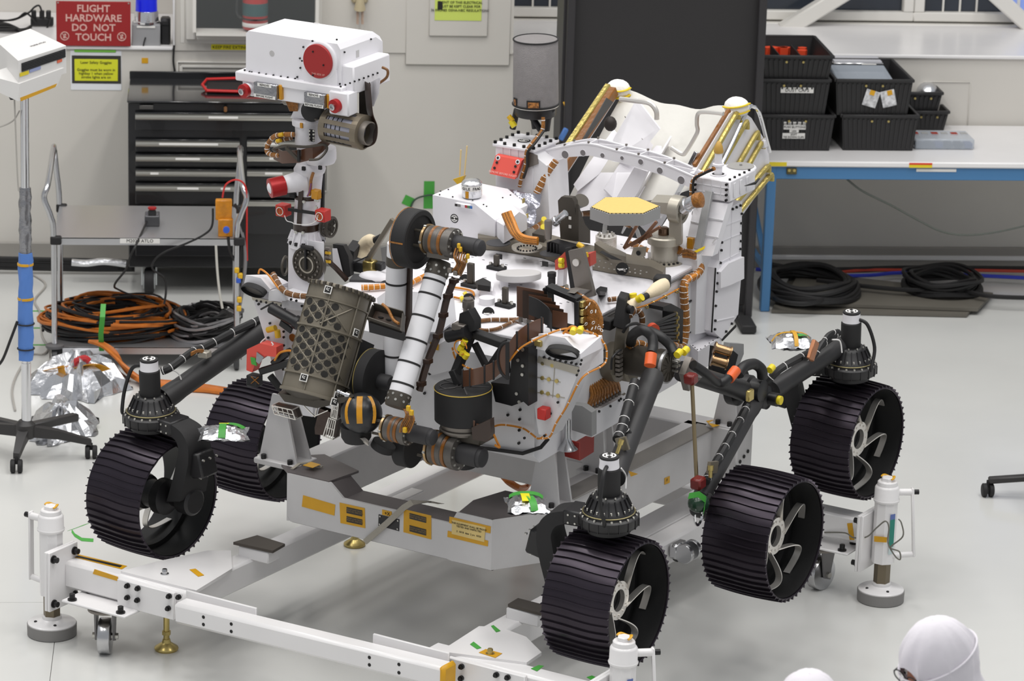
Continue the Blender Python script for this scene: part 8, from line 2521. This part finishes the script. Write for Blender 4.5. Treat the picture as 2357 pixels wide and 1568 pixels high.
# pale cord and green tape marks on the floor
o = G().tube(smooth([W(72, 630, z=.008), W(105, 655, z=.008), W(80, 690, z=.008), W(92, 720, z=.008), W(96, 770, z=.008), W(110, 800, z=.008), W(100, 815, z=.008), W(70, 818, z=.008), W(40, 860, z=.008), W(28, 900, z=.008), W(35, 945, z=.008)]), .006, 6).build('extension_cord', mat('grey_cord', (170, 166, 160), .5)); tag(o, 'pale grey cord winding over the floor behind the blower stand', 'cord')
# foil bags on the floor
def bag(name, label, pts, h, mt_, seed, zf=0.0):
 rnd = random.Random(seed)
 base = [W(x, y, z=zf) for x, y in pts]
 c = sum(base, V((0, 0, 0))) / len(base)
 n_ = 34
 per = []
 for i in range(n_):
  t = i / n_ * len(base)
  k = int(t)
  per.append(lerp(base[k % len(base)], base[(k + 1) % len(base)], t - k))
 rings = []
 for s_, zz in ((1.0, .003), (.97, .02), (.86, .35), (.66, .68), (.42, .88), (.18, .98), (.04, 1.0)):
  rings.append([c + (p - c) * s_ * rnd.uniform(.78, 1.1) + V((0, 0, max(.003, h * zz * rnd.uniform(.6, 1.12)))) for p in per])
 o = G().loft(rings).build(name, mt_, ang=4)
 return tag(o, label, 'foil bag', 'silver foil bags on the floor'), c
o, c = bag('foil_bag', 'silver foil bag with gold tape and a red handle beneath the cart', ((30, 905), (150, 925), (215, 935), (300, 900), (290, 870), (180, 840), (80, 870)), .19, FOIL, 8)
G().tube(smooth([W(165, 848, y=c.y - .05), W(175, 832, y=c.y - .05), W(195, 825, y=c.y - .05), W(205, 832, y=c.y - .05)]), .018, 8).build('handle', mat('red_handle', (180, 40, 44), .5), o)
for pts, w in ((((140, 840), (146, 870), (155, 905)), .05), (((105, 850), (125, 846), (150, 842)), .05), (((170, 845), (210, 838), (245, 850)), .07)):
 G().ribbon(smooth([W(x, y, y=c.y - .09) + V((0, -.02, .0)) for x, y in pts]), V((w * .7, -.02, w * .3)), .003).build('gold_tape', KAPTON, o)
o, c = bag('foil_bag', 'smaller silver foil bag lying beneath the blower stand leg', ((62, 1010), (105, 1032), (170, 1018), (242, 1000), (215, 950), (130, 930), (70, 960)), .13, FOIL, 9)
# ---------------------------------------------------------------- workbench and bins
YBn, ZBn = 18.78, .923
bn = thing('workbench', 'long white-topped workbench with a blue steel frame', 'workbench', W(1765, 716, z=0))
bx0 = W(1762, 380, y=YBn).x
BLU = mat('bench_blue', (72, 124, 172), .45)
G().box(((bx0 + 8) / 2, (YBn + WY) / 2 - .01, ZBn - .018), (8 - bx0, WY - YBn - .03, .036), ch=.008).build('worktop', GLOSSW, bn)
G().box(((bx0 + 8) / 2, YBn + .04, ZBn - .075), (8 - bx0 - .02, .03, .075), ch=.003).build('apron', BLU, bn)
for x in (bx0 + .045, 7.9):
 for y in (YBn + .05, WY - .12): G().box((x, y, (ZBn - .03) / 2), (.055, .055, ZBn - .034), ch=.004).build('leg', BLU, bn)
G().bar((bx0 + .04, WY - .14, .70), (bx0 + .04, YBn + .1, .30), .03, .03).build('brace', BLU, bn)
G().box((bx0 + .04, (YBn + WY) / 2 - .03, .25), (.03, WY - YBn - .2, .03)).build('stretcher', BLU, bn)
zl = ZBn - .018
for x0, x1, m_, dz, hh in ((1768, 1811, YELLOW, 0, .024), (2093, 2146, mat('label_red', (220, 70, 40), .5), .008, .012), (2093, 2146, YELLOW, -.006, .018)):
 a, b = W(x0, 380, y=YBn).x, W(x1, 380, y=YBn).x
 G().box(((a + b) / 2, YBn + .004, zl + dz), (b - a, .003, hh)).build('edge_label', m_, bn)
a, b = W(2111, 393, y=YBn).x, W(2203, 393, y=YBn).x
G().box(((a + b) / 2, YBn + .022, ZBn - .052), (b - a, .004, .017)).build('label', PAPER, bn)
sk = G().box(W(1822, 394, y=YBn + .02), (.06, .02, .036), ch=.003).build('socket', mat('brass_socket', (90, 82, 40), .4), bn)
for dx in (-.015, .015): G().cyl(W(1822, 392, y=YBn + .01) + V((dx, 0, 0)), W(1822, 392, y=YBn + .01) + V((dx, -.01, 0)), .009, n=12).build('jack', GOLDP, sk)
o = G().tube(smooth([W(1950, 413, y=YBn + .1), W(1985, 440, y=YBn + .1), W(2050, 472, y=YBn + .1), W(2110, 505, y=YBn + .1), W(2165, 532, y=YBn + .1), W(2220, 541, y=YBn + .1), W(2290, 535, y=YBn + .1), W(2380, 515, y=YBn + .1)]), .006, 6).build('bench_cord', mat('grey_green_cord', (92, 96, 90), .5)); tag(o, 'grey cord sagging beneath the workbench', 'cord')
BIN = mat('bin_black', (36, 35, 36), .5, var=.06)
def bin_(x0, x1, yb, h, dep, label, zb=ZBn, yfr=None, name='storage_bin', grp='stacked black bins on the workbench', ledge=True):
 yy = W((x0 + x1) / 2, yb, z=zb).y if yfr is None else yfr
 a, b = W(x0, yb, y=yy).x, W(x1, yb, y=yy).x
 t = thing(name, label, 'bin', ((a + b) / 2, yy + dep / 2, zb), group=grp)
 k = .02
 zb += .002
 g = G()
 bo = [V((a, yy, zb)), V((b, yy, zb)), V((b, yy + dep, zb)), V((a, yy + dep, zb))]
 to = [V((a - k, yy - k, zb + h)), V((b + k, yy - k, zb + h)), V((b + k, yy + dep + k, zb + h)), V((a - k, yy + dep + k, zb + h))]
 c = (bo[0] + bo[2]) / 2
 inn = lambda p, z: V((p.x + (.012 if p.x < c.x else -.012), p.y + (.012 if p.y < c.y else -.012), z))
 g.loft([bo, to, [inn(p, zb + h) for p in to], [inn(p, zb + .012) for p in bo]])
 g.build('body', BIN, t)
 g = G()
 for i in range(4): g.bar(to[i], to[(i + 1) % 4], .022, .02, ch=.004)
 g.build('rim', BIN, t)
 g = G()
 n_ = int((b - a) / .028)
 for i in range(n_ + 1):
  s_ = (i + .5) / (n_ + 1)
  g.bar(lerp(bo[0], bo[1], s_) - V((0, .002, -.012)), lerp(to[0], to[1], s_) - V((0, .002, .02)), .010, .006, up=(0, -1, 0))
 g.build('ribs', BIN, t, kind='stuff')
 g = G()
 for dx in (-.05, .05):
  p = V(((a + b) / 2 + dx, yy - k, zb + h - .03))
  g.cyl(p, p - V((0, .008, 0)), .007, n=10)
 g.build('studs', GOLDP, t, kind='stuff')
 t['f'] = 0
 del t['f']
 return t, yy, (a, b), zb + h
def blabel(t, x0, y0, x1, y1, yy, txt, sz):
 a, b = W(x0, y0, y=yy - .016), W(x1, y1, y=yy - .016)
 l = G().box(((a.x + b.x) / 2, yy - .020, (a.z + b.z) / 2), (b.x - a.x, .003, a.z - b.z)).build('label', PAPER, t)
 text('lettering', txt, sz, INK, l, V(((a.x + b.x) / 2, yy - .0225, (a.z + b.z) / 2)), (1, 0, 0), (0, 0, 1))
H1 = .212
t1_, y1_, _, z1_ = bin_(1752, 1908, 347, H1, .60, 'bottom black bin with several white labels in the left stack')
blabel(t1_, 1804, 280, 1854, 298, y1_, 'WINDOW TOOL\nPUSH BUTTONS', .018)
blabel(t1_, 1817, 298, 1838, 305, y1_, 'LIDS', .014)
blabel(t1_, 1801, 306, 1852, 319, y1_, 'SOFT\nTIE DOWN CLIPS', .016)
t2_, _, _, z2_ = bin_(1753, 1912, 0, H1, .60, 'middle black bin labelled DUST CAPS in the left stack', zb=z1_, yfr=y1_)
blabel(t2_, 1797, 201, 1872, 214, y1_, 'DUST CAPS', .028)
t3_, _, xb3, z3_ = bin_(1755, 1916, 0, .14, .60, 'top open black bin holding bright orange parts in the left stack', zb=z2_, yfr=y1_)
for f_ in (.36, .66): G().box((lerp((xb3[0], 0, 0), (xb3[1], 0, 0), f_).x, y1_ + .26, z2_ + .06), (.006, .5, .11)).build('divider', BLACKM, t3_)
ORP = mat('orange_part', (236, 78, 40), .5)
for k, (x, y, sx) in enumerate(((1765, 98, .05), (1797, 100, .04), (1830, 92, .03), (1846, 117, .035), (1788, 92, .03))):
 p = W(x, y, z=z2_ + .09)
 p.z = z2_ + .0145
 p.y = min(p.y, y1_ + .53)
 p.x = max(p.x, xb3[0] + .06)
 o = G().prism([p + V((sx * cos(a), sx * .8 * sin(a), 0)) for a in (0.3, 1.4, 2.6, 3.9, 5.2)], (0, 0, .08)).build('orange_cap', ORP)
 tag(o, ('large bright orange piece at the left end of the top bin', 'wide orange piece in the left compartment beside the divider', 'orange piece at the back of the middle compartment', 'orange piece at the front of the middle compartment', 'small orange piece at the back of the left compartment')[k], 'cap', 'orange pieces in the top bin')
t4_, y4_, _, z4_ = bin_(1940, 2100, 347, H1, .60, 'lower black bin without labels in the right-hand stack')
t5_, _, xb5, z5_ = bin_(1941, 2104, 0, H1, .60, 'upper open black bin with two small bags taped to its front', zb=z4_, yfr=y4_)
cb_ = thing('clear_box', 'clear plastic box lying in the open upper bin', 'box', ((xb5[0] + xb5[1]) / 2, y4_ + .2, z5_ - .06))
CLR = mat('clear_plastic', (196, 204, 214), .15, alpha=.55)
G().box(((xb5[0] + xb5[1]) / 2 - .03, y4_ + .22, z5_ - .03), (.34, .36, .05), Matrix.Rotation(rad(6), 3, 'X'), ch=.006).build('case', CLR, cb_)
G().box(W(2000, 148, z=z5_ + .01), (.09, .02, .002)).build('label', PAPER, cb_)
for x, r_, lb in ((2005, -16, 'left'), (2045, 14, 'right')):
 c = W(x, 227, y=y4_ - .022)
 M_ = Matrix.Rotation(rad(-r_), 3, 'Y')
 o = G().box(c, (.085, .006, .10), M_, ch=.002).build('zip_bag', mat('clear_bag', (190, 190, 192), .2, var=.5, vscale=40)); tag(o, lb + ' of two small clear bags taped to the upper bin front', 'bag')
 G().box(c + V((.005, -.004, .036)), (.03, .002, .03), M_).build('tape', TAPEY, o)
t6_, y6_, _, z6_ = bin_(2098, 2172, 300, .115, .30, 'lower small black bin behind the right-hand stack', grp=None)
t7_, _, _, z7_ = bin_(2100, 2174, 0, .115, .30, 'upper small black bin holding a silver bag behind the right-hand stack', zb=z6_, yfr=y6_, grp=None)
p = W(2140, 213, y=y6_ + .12)
o = G().sph(V((p.x - .01, y6_ + .14, z7_ - .03)), (.07, .09, .07), 12, 8).build('silver_bag', FOIL); tag(o, 'silver bag in the small bin at the back', 'bag')
og = thing('parts_organiser', 'clear compartment box of small parts on the bench beside the bins', 'organiser', W(2175, 340, z=ZBn))
yo = W(2175, 345, z=ZBn).y
a, b = W(2107, 330, y=yo).x, W(2243, 330, y=yo).x
G().box(((a + b) / 2, yo + .12, ZBn + .034), (b - a, .24, .064), ch=.006).build('case', CLR, og)
for k in range(6):
 G().box((a + (b - a) * (k + .5) / 6, yo + .05, ZBn + .022), ((b - a) / 7.5, .07, .03), ch=.004).build('compartment_load', (DGREY, BLACKM, mat('blue_bits', (70, 80, 130), .5))[k % 3], og)
 G().box((a + (b - a) * (k + .5) / 6, yo + .17, ZBn + .062), ((b - a) / 9, .05, .008)).build('label', PAPER if k % 2 else mat('label_red', (220, 70, 40), .5), og)
# silver tray on a hidden bin behind the left stack
t8_, y8_, xb8, z8_ = bin_(1932, 2035, 0, .39, .18, 'tall black bin behind the stacks carrying a silver tray', zb=ZBn, yfr=19.63, grp=None)
p = W(1985, 110, y=y8_ + .1)
st8 = thing('silver_tray', 'shallow silver tray with a clear lid behind the bins', 'tray', ((xb8[0] + xb8[1]) / 2, y8_ + .15, z8_))
G().box(((xb8[0] + xb8[1]) / 2, y8_ + .09, z8_ + .02), (xb8[1] - xb8[0] + .04, .2, .03), ch=.006).build('base', STEEL, st8)
G().box(((xb8[0] + xb8[1]) / 2, y8_ + .09, z8_ + .038), (xb8[1] - xb8[0] + .02, .18, .008)).build('lid', mat('pale_lid', (206, 206, 212), .3), st8)
# floor under the bench: mats, coils, loose cables
MATM = mat('grey_mat', (96, 92, 84), .6, var=.05)
for k, pts in enumerate((((1775, 722), (2225, 732), (2262, 690), (1820, 640)), ((1800, 712), (2250, 727), (2285, 690), (1840, 640)))):
 o = G().prism([W(x, y, z=0) + V((0, 0, .004 + .022 * k)) for x, y in pts], (0, 0, .018)).build('floor_panel', MATM)
 tag(o, ('lower', 'upper')[k] + ' of two stacked dark grey panels lying beneath the workbench', 'panel')
def coil(cx, cy, rx, ry, n, r, label, z0=.05):
 rnd = random.Random(cx)
 c = W(cx, cy, z=z0)
 g = G()
 for k in range(n):
  s_ = rnd.uniform(.72, 1.05)
  pth = [c + V((rx * s_ * cos(t), ry * s_ * sin(t), .012 + .014 * (k % 6) + .012 * sin(3 * t + k))) for t in [2 * pi * j / 40 for j in range(40)]]
  g.tube(pth, r, 6, closed=True)
 o = g.build('cable_coil', BLACKW)
 return tag(o, label, 'cable coil')
coil(1862, 668, .29, .36, 16, .015, 'large thick coil of black cable by the bench leg')
coil(2168, 664, .24, .26, 12, .013, 'smaller coil of black cable on the grey panels')
for k, (pts, m_, r_, lb) in enumerate((([(1740, 620), (1800, 625), (1900, 634), (2000, 634), (2100, 628), (2360, 640)], mat('blue_cable', (44, 56, 170), .5), .012, 'blue cable lying along the wall beneath the bench'), ([(1830, 615), (1900, 628), (1990, 622), (2080, 622), (2200, 622), (2370, 625)], mat('red_cable', (170, 60, 44), .5), .010, 'red cable lying along the wall beneath the bench'), ([(1770, 610), (1850, 622), (1950, 622), (2100, 618), (2370, 620)], BLACKW, .02, 'thick black cable along the foot of the wall beneath the bench'), ([(1880, 645), (2000, 660), (2100, 668), (2200, 668), (2280, 682), (2370, 686)], BLACKW, .014, 'black cable running between the two coils'), ([(1790, 640), (1770, 660), (1790, 690), (1850, 700), (1900, 690)], BLACKW, .014, 'black cable looping round the bench leg'))):
 o = G().tube(smooth([W(x, y, z=.055 + .03 * (k > 2)) for x, y in pts]), r_, 6).build('floor_cable', m_); tag(o, lb, 'cable')
# ---------------------------------------------------------------- foil pouches taped to the wheel legs
def pouch(c, size, label, seed, tapes):
 rnd = random.Random(seed)
 c = V(c)
 sx, sy, sz = size
 def fn(u_, v_, s_=1):
  x, y = u_ * 2 - 1, v_ * 2 - 1
  e = max(0, (1 - abs(x) ** 3)) * max(0, (1 - abs(y) ** 3))
  k = 1 + .16 * abs(x * y)
  return c + V((x * sx * k, y * sy * k, s_ * sz * e ** .6 + rnd.uniform(-.006, .006)))
 g = G().grid(lambda u_, v_: fn(u_, v_, 1), 13, 11)
 g.grid(lambda u_, v_: fn(1 - u_, v_, -.5), 13, 11)
 o = g.build('foil_pouch', FOIL, ang=14)
 tag(o, label, 'pouch', 'foil pouches taped to the wheel legs')
 for (u0, v0, u1, v1), m_, w in tapes:
  pts = [c + V(((u0 + (u1 - u0) * t) * sx, (v0 + (v1 - v0) * t) * sy, sz * max(0, (1 - abs(u0 + (u1 - u0) * t) ** 3)) ** .6 * max(0, (1 - abs(v0 + (v1 - v0) * t) ** 3)) ** .6 + .008)) for t in [j / 8 for j in range(9)]]
  d = V((v1 - v0, -(u1 - u0), 0)).normalized() * w
  G().ribbon(pts, d, .002).build('tape', m_, o)
 return o
def RWd(v): return R_O + R_M @ V(v)
YT_ = mat('label_yellow', (232, 222, 30), .6)
pouch(RWd(R(515, 1000, y=-1.17)), (.095, .075, .03), 'foil pouch with green tape on the leg of the left front wheel', 1, (((-.1, -1, 0, .9), GREENT, .03), ((0, .8, .9, .2), GREENT, .025), ((-.2, .6, .7, .7), YT_, .012)))
o = pouch(RWd(R(1213, 1165, y=-1.17)), (.075, .085, .035), 'foil pouch with green and yellow tape on the leg of the near front wheel', 2, (((-.9, .7, .9, .5), GREENT, .04), ((-.1, -.6, -.1, .4), YT_, .035), ((.3, -1, .1, 0), GREENT, .03)))
pouch(RWd(R(1822, 790, y=.80)), (.09, .08, .042), 'foil pouch with crossed amber tape on the leg of the rear wheel', 3, (((.1, -1, .1, 1), TAPEY, .018), ((-1, .0, 1, .1), TAPEY, .014), ((.2, -.5, .7, -.2), GREENT, .03)))
# orange cables hanging behind the stage
g = G()
for k in range(8): g.tube(smooth([S(1130 + 2 * k, 1060, y=.35), S(1150 + 2 * k, 1090 + k, y=.35), S(1175 + 3 * k, 1115 + k, y=.35), S(1205 + 2 * k, 1128 - 2 * k, z=.03), S(1225, 1100 - 2 * k, y=.45)]), .012, 6)
g.v = [tuple(S_O + S_M @ V(p)) for p in g.v]
o = g.build('hanging_trunk', OCB); tag(o, 'orange cable trunk hanging beneath the rover behind the front stage beam', 'cables', kind='stuff')
# green tape mark on the floor by the left jack
g = G().ribbon([W(165, 1222, z=.001), W(172, 1232, z=.001), W(188, 1242, z=.001), W(215, 1244, z=.001)], V((.0, .045, 0)), .0012)
g.ribbon([W(163, 1220, z=.001), W(185, 1212, z=.001), W(200, 1206, z=.001)], V((.03, .03, 0)), .0012)
o = g.build('floor_tape', GREENT); tag(o, 'green tape mark on the floor behind the left front jack', 'tape')
for k, (x0, x1, y) in enumerate(((73, 112, 716), (73, 110, 755), (70, 108, 794))):
 a, b = W(x0, y, z=.001), W(x1, y, z=.001)
 o = G().box(((a.x + b.x) / 2, a.y, .001), (b.x - a.x, .02, .0015)).build('floor_tape', GREENT); tag(o, ('farthest', 'middle', 'nearest')[k] + ' of three short green tape lines on the floor left of the cart', 'tape')
# star base of a chair at the right edge
chp = thing('rolling_stool', 'black star base with casters at the right edge of the picture', 'stool', W(2420, 1110, z=0))
f_ = W(2271, 1143, z=0)
h_ = V((f_.x + .40, f_.y - .05, .13))
for k in range(5):
 ag = math.atan2(f_.y - h_.y, f_.x - h_.x) + 2 * pi * k / 5
 tip = V((h_.x + .40 * cos(ag), h_.y + .40 * sin(ag), .085))
 l_ = G().bar(h_, tip, .045, .03, ch=.006).build('base_leg', LEG, chp)
 c_ = G()
 for s_ in (-1, 1): c_.lathe(V((tip.x + s_ * .005, tip.y, .034)), (s_, 0, 0), [(.028, 0), (.034, .003), (.034, .02), (.028, .024)], 20)
 c_.cyl((tip.x, tip.y, .05), (tip.x, tip.y, .085), .009, n=8)
 c_.build('caster', BLACKM, l_)
G().lathe(h_ - V((0, 0, .03)), (0, 0, 1), [(.05, 0), (.05, .05), (.025, .06), (.025, .36), (.05, .37)], 22).build('column', LEG, chp)
G().box(h_ + V((0, 0, .42)), (.36, .36, .08), ch=.035).build('seat', BLACKM, chp)
# ---------------------------------------------------------------- people in white cleanroom suits
SUIT = mat('white_coverall', (226, 222, 228), .8, bump=.25, bscale=14)
SKIN = mat('skin', (196, 128, 98), .5)
def person(px, py, ztop, yaw, label, look):
 top = W(px, py, z=ztop)
 o0 = V((top.x, top.y, 0))
 M_ = Matrix.Rotation(yaw, 3, 'Z')
 k = ztop / 1.78
 T = lambda x, y, z: o0 + M_ @ V((x * k, y * k, z * k))
 t = thing('person', label, 'person', tuple(o0))
 n = 26
 def ring(cx, cy, z, rx, ry): return [T(cx + rx * cos(2 * pi * i / n), cy + ry * sin(2 * pi * i / n), z) for i in range(n)]
 # body faces -y: legs, torso and arms as one skinned mesh
 J = {'pel': (0, 0, .96, .15), 'wst': (0, 0, 1.12, .14), 'chs': (0, 0, 1.32, .155), 'nek': (0, .01, 1.48, .07), 'hdb': (0, -.01, 1.58, .065)}
 E_ = [('pel', 'wst'), ('wst', 'chs'), ('chs', 'nek'), ('nek', 'hdb')]
 for s_, q in ((-1, 'l'), (1, 'r')):
  J.update({q + 'hip': (s_ * .1, 0, .88, .10), q + 'kne': (s_ * .11, -.02, .50, .075), q + 'ank': (s_ * .11, .02, .10, .06), q + 'toe': (s_ * .12, -.14, .05, .045),
    q + 'sho': (s_ * .19, .01, 1.40, .075), q + 'elb': (s_ * .25, .03, 1.12, .055), q + 'wri': (s_ * .2, -.18, 1.02, .042), q + 'pal': (s_ * .17, -.26, 1.01, .036)})
  E_ += [('pel', q + 'hip'), (q + 'hip', q + 'kne'), (q + 'kne', q + 'ank'), (q + 'ank', q + 'toe'), ('chs', q + 'sho'), (q + 'sho', q + 'elb'), (q + 'elb', q + 'wri'), (q + 'wri', q + 'pal')]
  for f, (dx, ln) in enumerate(((-.028, .075), (-.010, .085), (.009, .08), (.027, .065))):
   J[q + 'f%da' % f] = (s_ * .17 + dx, -.31, 1.0, .010)
   J[q + 'f%db' % f] = (s_ * .17 + dx * 1.1, -.31 - ln * .6, .985, .009)
   E_ += [(q + 'pal', q + 'f%da' % f), (q + 'f%da' % f, q + 'f%db' % f)]
  J[q + 'tha'] = (s_ * .135, -.28, 1.02, .011)
  J[q + 'thb'] = (s_ * .12, -.33, 1.01, .010)
  E_ += [(q + 'pal', q + 'tha'), (q + 'tha', q + 'thb')]
 ks = list(J)
 me = bpy.data.meshes.new('body')
 me.from_pydata([T(*J[j][:3]) for j in ks], [(ks.index(a), ks.index(b)) for a, b in E_], [])
 me.materials.append(SUIT)
 bo = bpy.data.objects.new('body', me)
 COL.objects.link(bo)
 bo.parent = t
 bo.location = OFF[t.name]
 sm_ = bo.modifiers.new('skin', 'SKIN')
 for v_, j in zip(me.skin_vertices[0].data, ks):
  v_.radius = (J[j][3] * k, J[j][3] * k)
  v_.use_root = (j == 'pel')
 sm_.use_smooth_shade = True
 sb_ = bo.modifiers.new('sub', 'SUBSURF')
 sb_.levels = sb_.render_levels = 2
 # head leaning forward, face, hood
 H_ = Matrix.Rotation(look, 3, 'X')
 hc = V((0, -.035, 1.635))
 HT = lambda x, y, z: T(*(hc + H_ @ V((x, y, z))))
 g = G()
 nu, nv = 24, 18
 rings = []
 for j in range(1, nv):
  a = pi * j / nv
  z = -.115 * cos(a)
  rr = sin(a)
  ring_ = []
  for i in range(nu):
   b = 2 * pi * i / nu
   x, y = .072 * rr * cos(b), .092 * rr * sin(b)
   if sin(b) < 0:   # face side: chin, nose, brow
    f = max(0, -sin(b)) ** 6 * rr
    y -= f * (.022 * math.exp(-((z + .02) / .022) ** 2) + .008 * math.exp(-((z + .085) / .02) ** 2) + .006 * math.exp(-((z - .03) / .014) ** 2) - .006 * math.exp(-((z - .008) / .012) ** 2))
   ring_.append(HT(x, y, z))
  rings.append(ring_)
 hd_ = g.loft(rings).build('head', SKIN, t)
 for s_ in (-1, 1):
  G().sph(HT(s_ * .031, -.083, .008), .011, 10, 8).build('eye', mat('eye_white', (226, 222, 216), .3), hd_)
  G().sph(HT(s_ * .031, -.093, .008), .005, 8, 6).build('iris', INK, hd_)
  G().tube([HT(s_ * .05, -.078, .028), HT(s_ * .032, -.092, .034), HT(s_ * .015, -.092, .03)], .004, 6).build('eyebrow', mat('brow', (70, 50, 40), .7), hd_)
 G().tube([HT(-.024, -.088, -.055), HT(0, -.098, -.054), HT(.024, -.088, -.055)], .006, 6).build('mouth', mat('lips', (160, 90, 80), .5), hd_)
 # soft face mask and glasses
 G().grid(lambda u_, v_: HT(.078 * sin((u_ - .5) * 2.3), -.05 - .068 * cos((u_ - .5) * 2.3) - .02 * sin(pi * v_), -.115 + .105 * v_), 15, 7).build('face_mask', SUIT, t)
 gl = G()
 for s_ in (-1, 1):
  fr_ = [HT(s_ * (.034 + .028 * cos(a)), -.112, .004 + .018 * sin(a)) for a in [2 * pi * i / 18 for i in range(18)]]
  gl.tube(fr_, .0022, 5, closed=True)
  gl.tube([HT(s_ * .062, -.112, .01), HT(s_ * .082, -.05, .012), HT(s_ * .082, .01, .01)], .0025, 5)
 gl.bar(HT(-.008, -.113, .008), HT(.008, -.113, .008), .003, .003)
 gl.build('glasses', BLACKM, t)
 # hood: cap with a face opening and gathers, plus the neck drape
 rnd = random.Random(int(px))
 def hoodp(u_, v_):
  b = 2 * pi * u_
  a = pi * .95 * v_ + .001
  front = max(0, -sin(b))
  lim = 1.0 - .55 * front ** 1.2          # front edge stops at the brow
  a = a * lim
  wv = 1 + .035 * sin(9 * b + 3 * a) * sin(a) + .02 * sin(17 * b)
  pz = .15 * cos(a)
  if a > 2.0: pz = .15 * cos(2.0) - (a - 2.0) * .10
  rr = sin(min(a, 1.9)) + (a - 1.9) * .25 * (a > 1.9)
  return HT(.107 * rr * cos(b) * wv, (.128 * rr * sin(b) + .012) * wv, pz + .01)
 G().grid(hoodp, 48, 22, closeu=True).build('hood', SUIT, t)
 G().tube([HT(.109 * cos(b), .012 + .13 * sin(b), .035 + .03 * sin(b)) for b in [2 * pi * i / 40 for i in range(40)]], .0035, 6, closed=True).build('hood_seam', SUIT, t)
 G().loft([ring(0, .0, z, rx, ry) for z, rx, ry in ((1.30, .225, .17), (1.40, .215, .15), (1.46, .15, .12), (1.53, .105, .105), (1.60, .10, .10))], cap=False).build('collar_drape', SUIT, t)
 return t
person(2183, 1428, 1.74, rad(-66), 'person in a white hood and glasses looking down at the lower right', rad(14))
person(1868, 1547, 1.70, rad(-20), 'person in a white hood, only the crown showing at the bottom edge', rad(10))
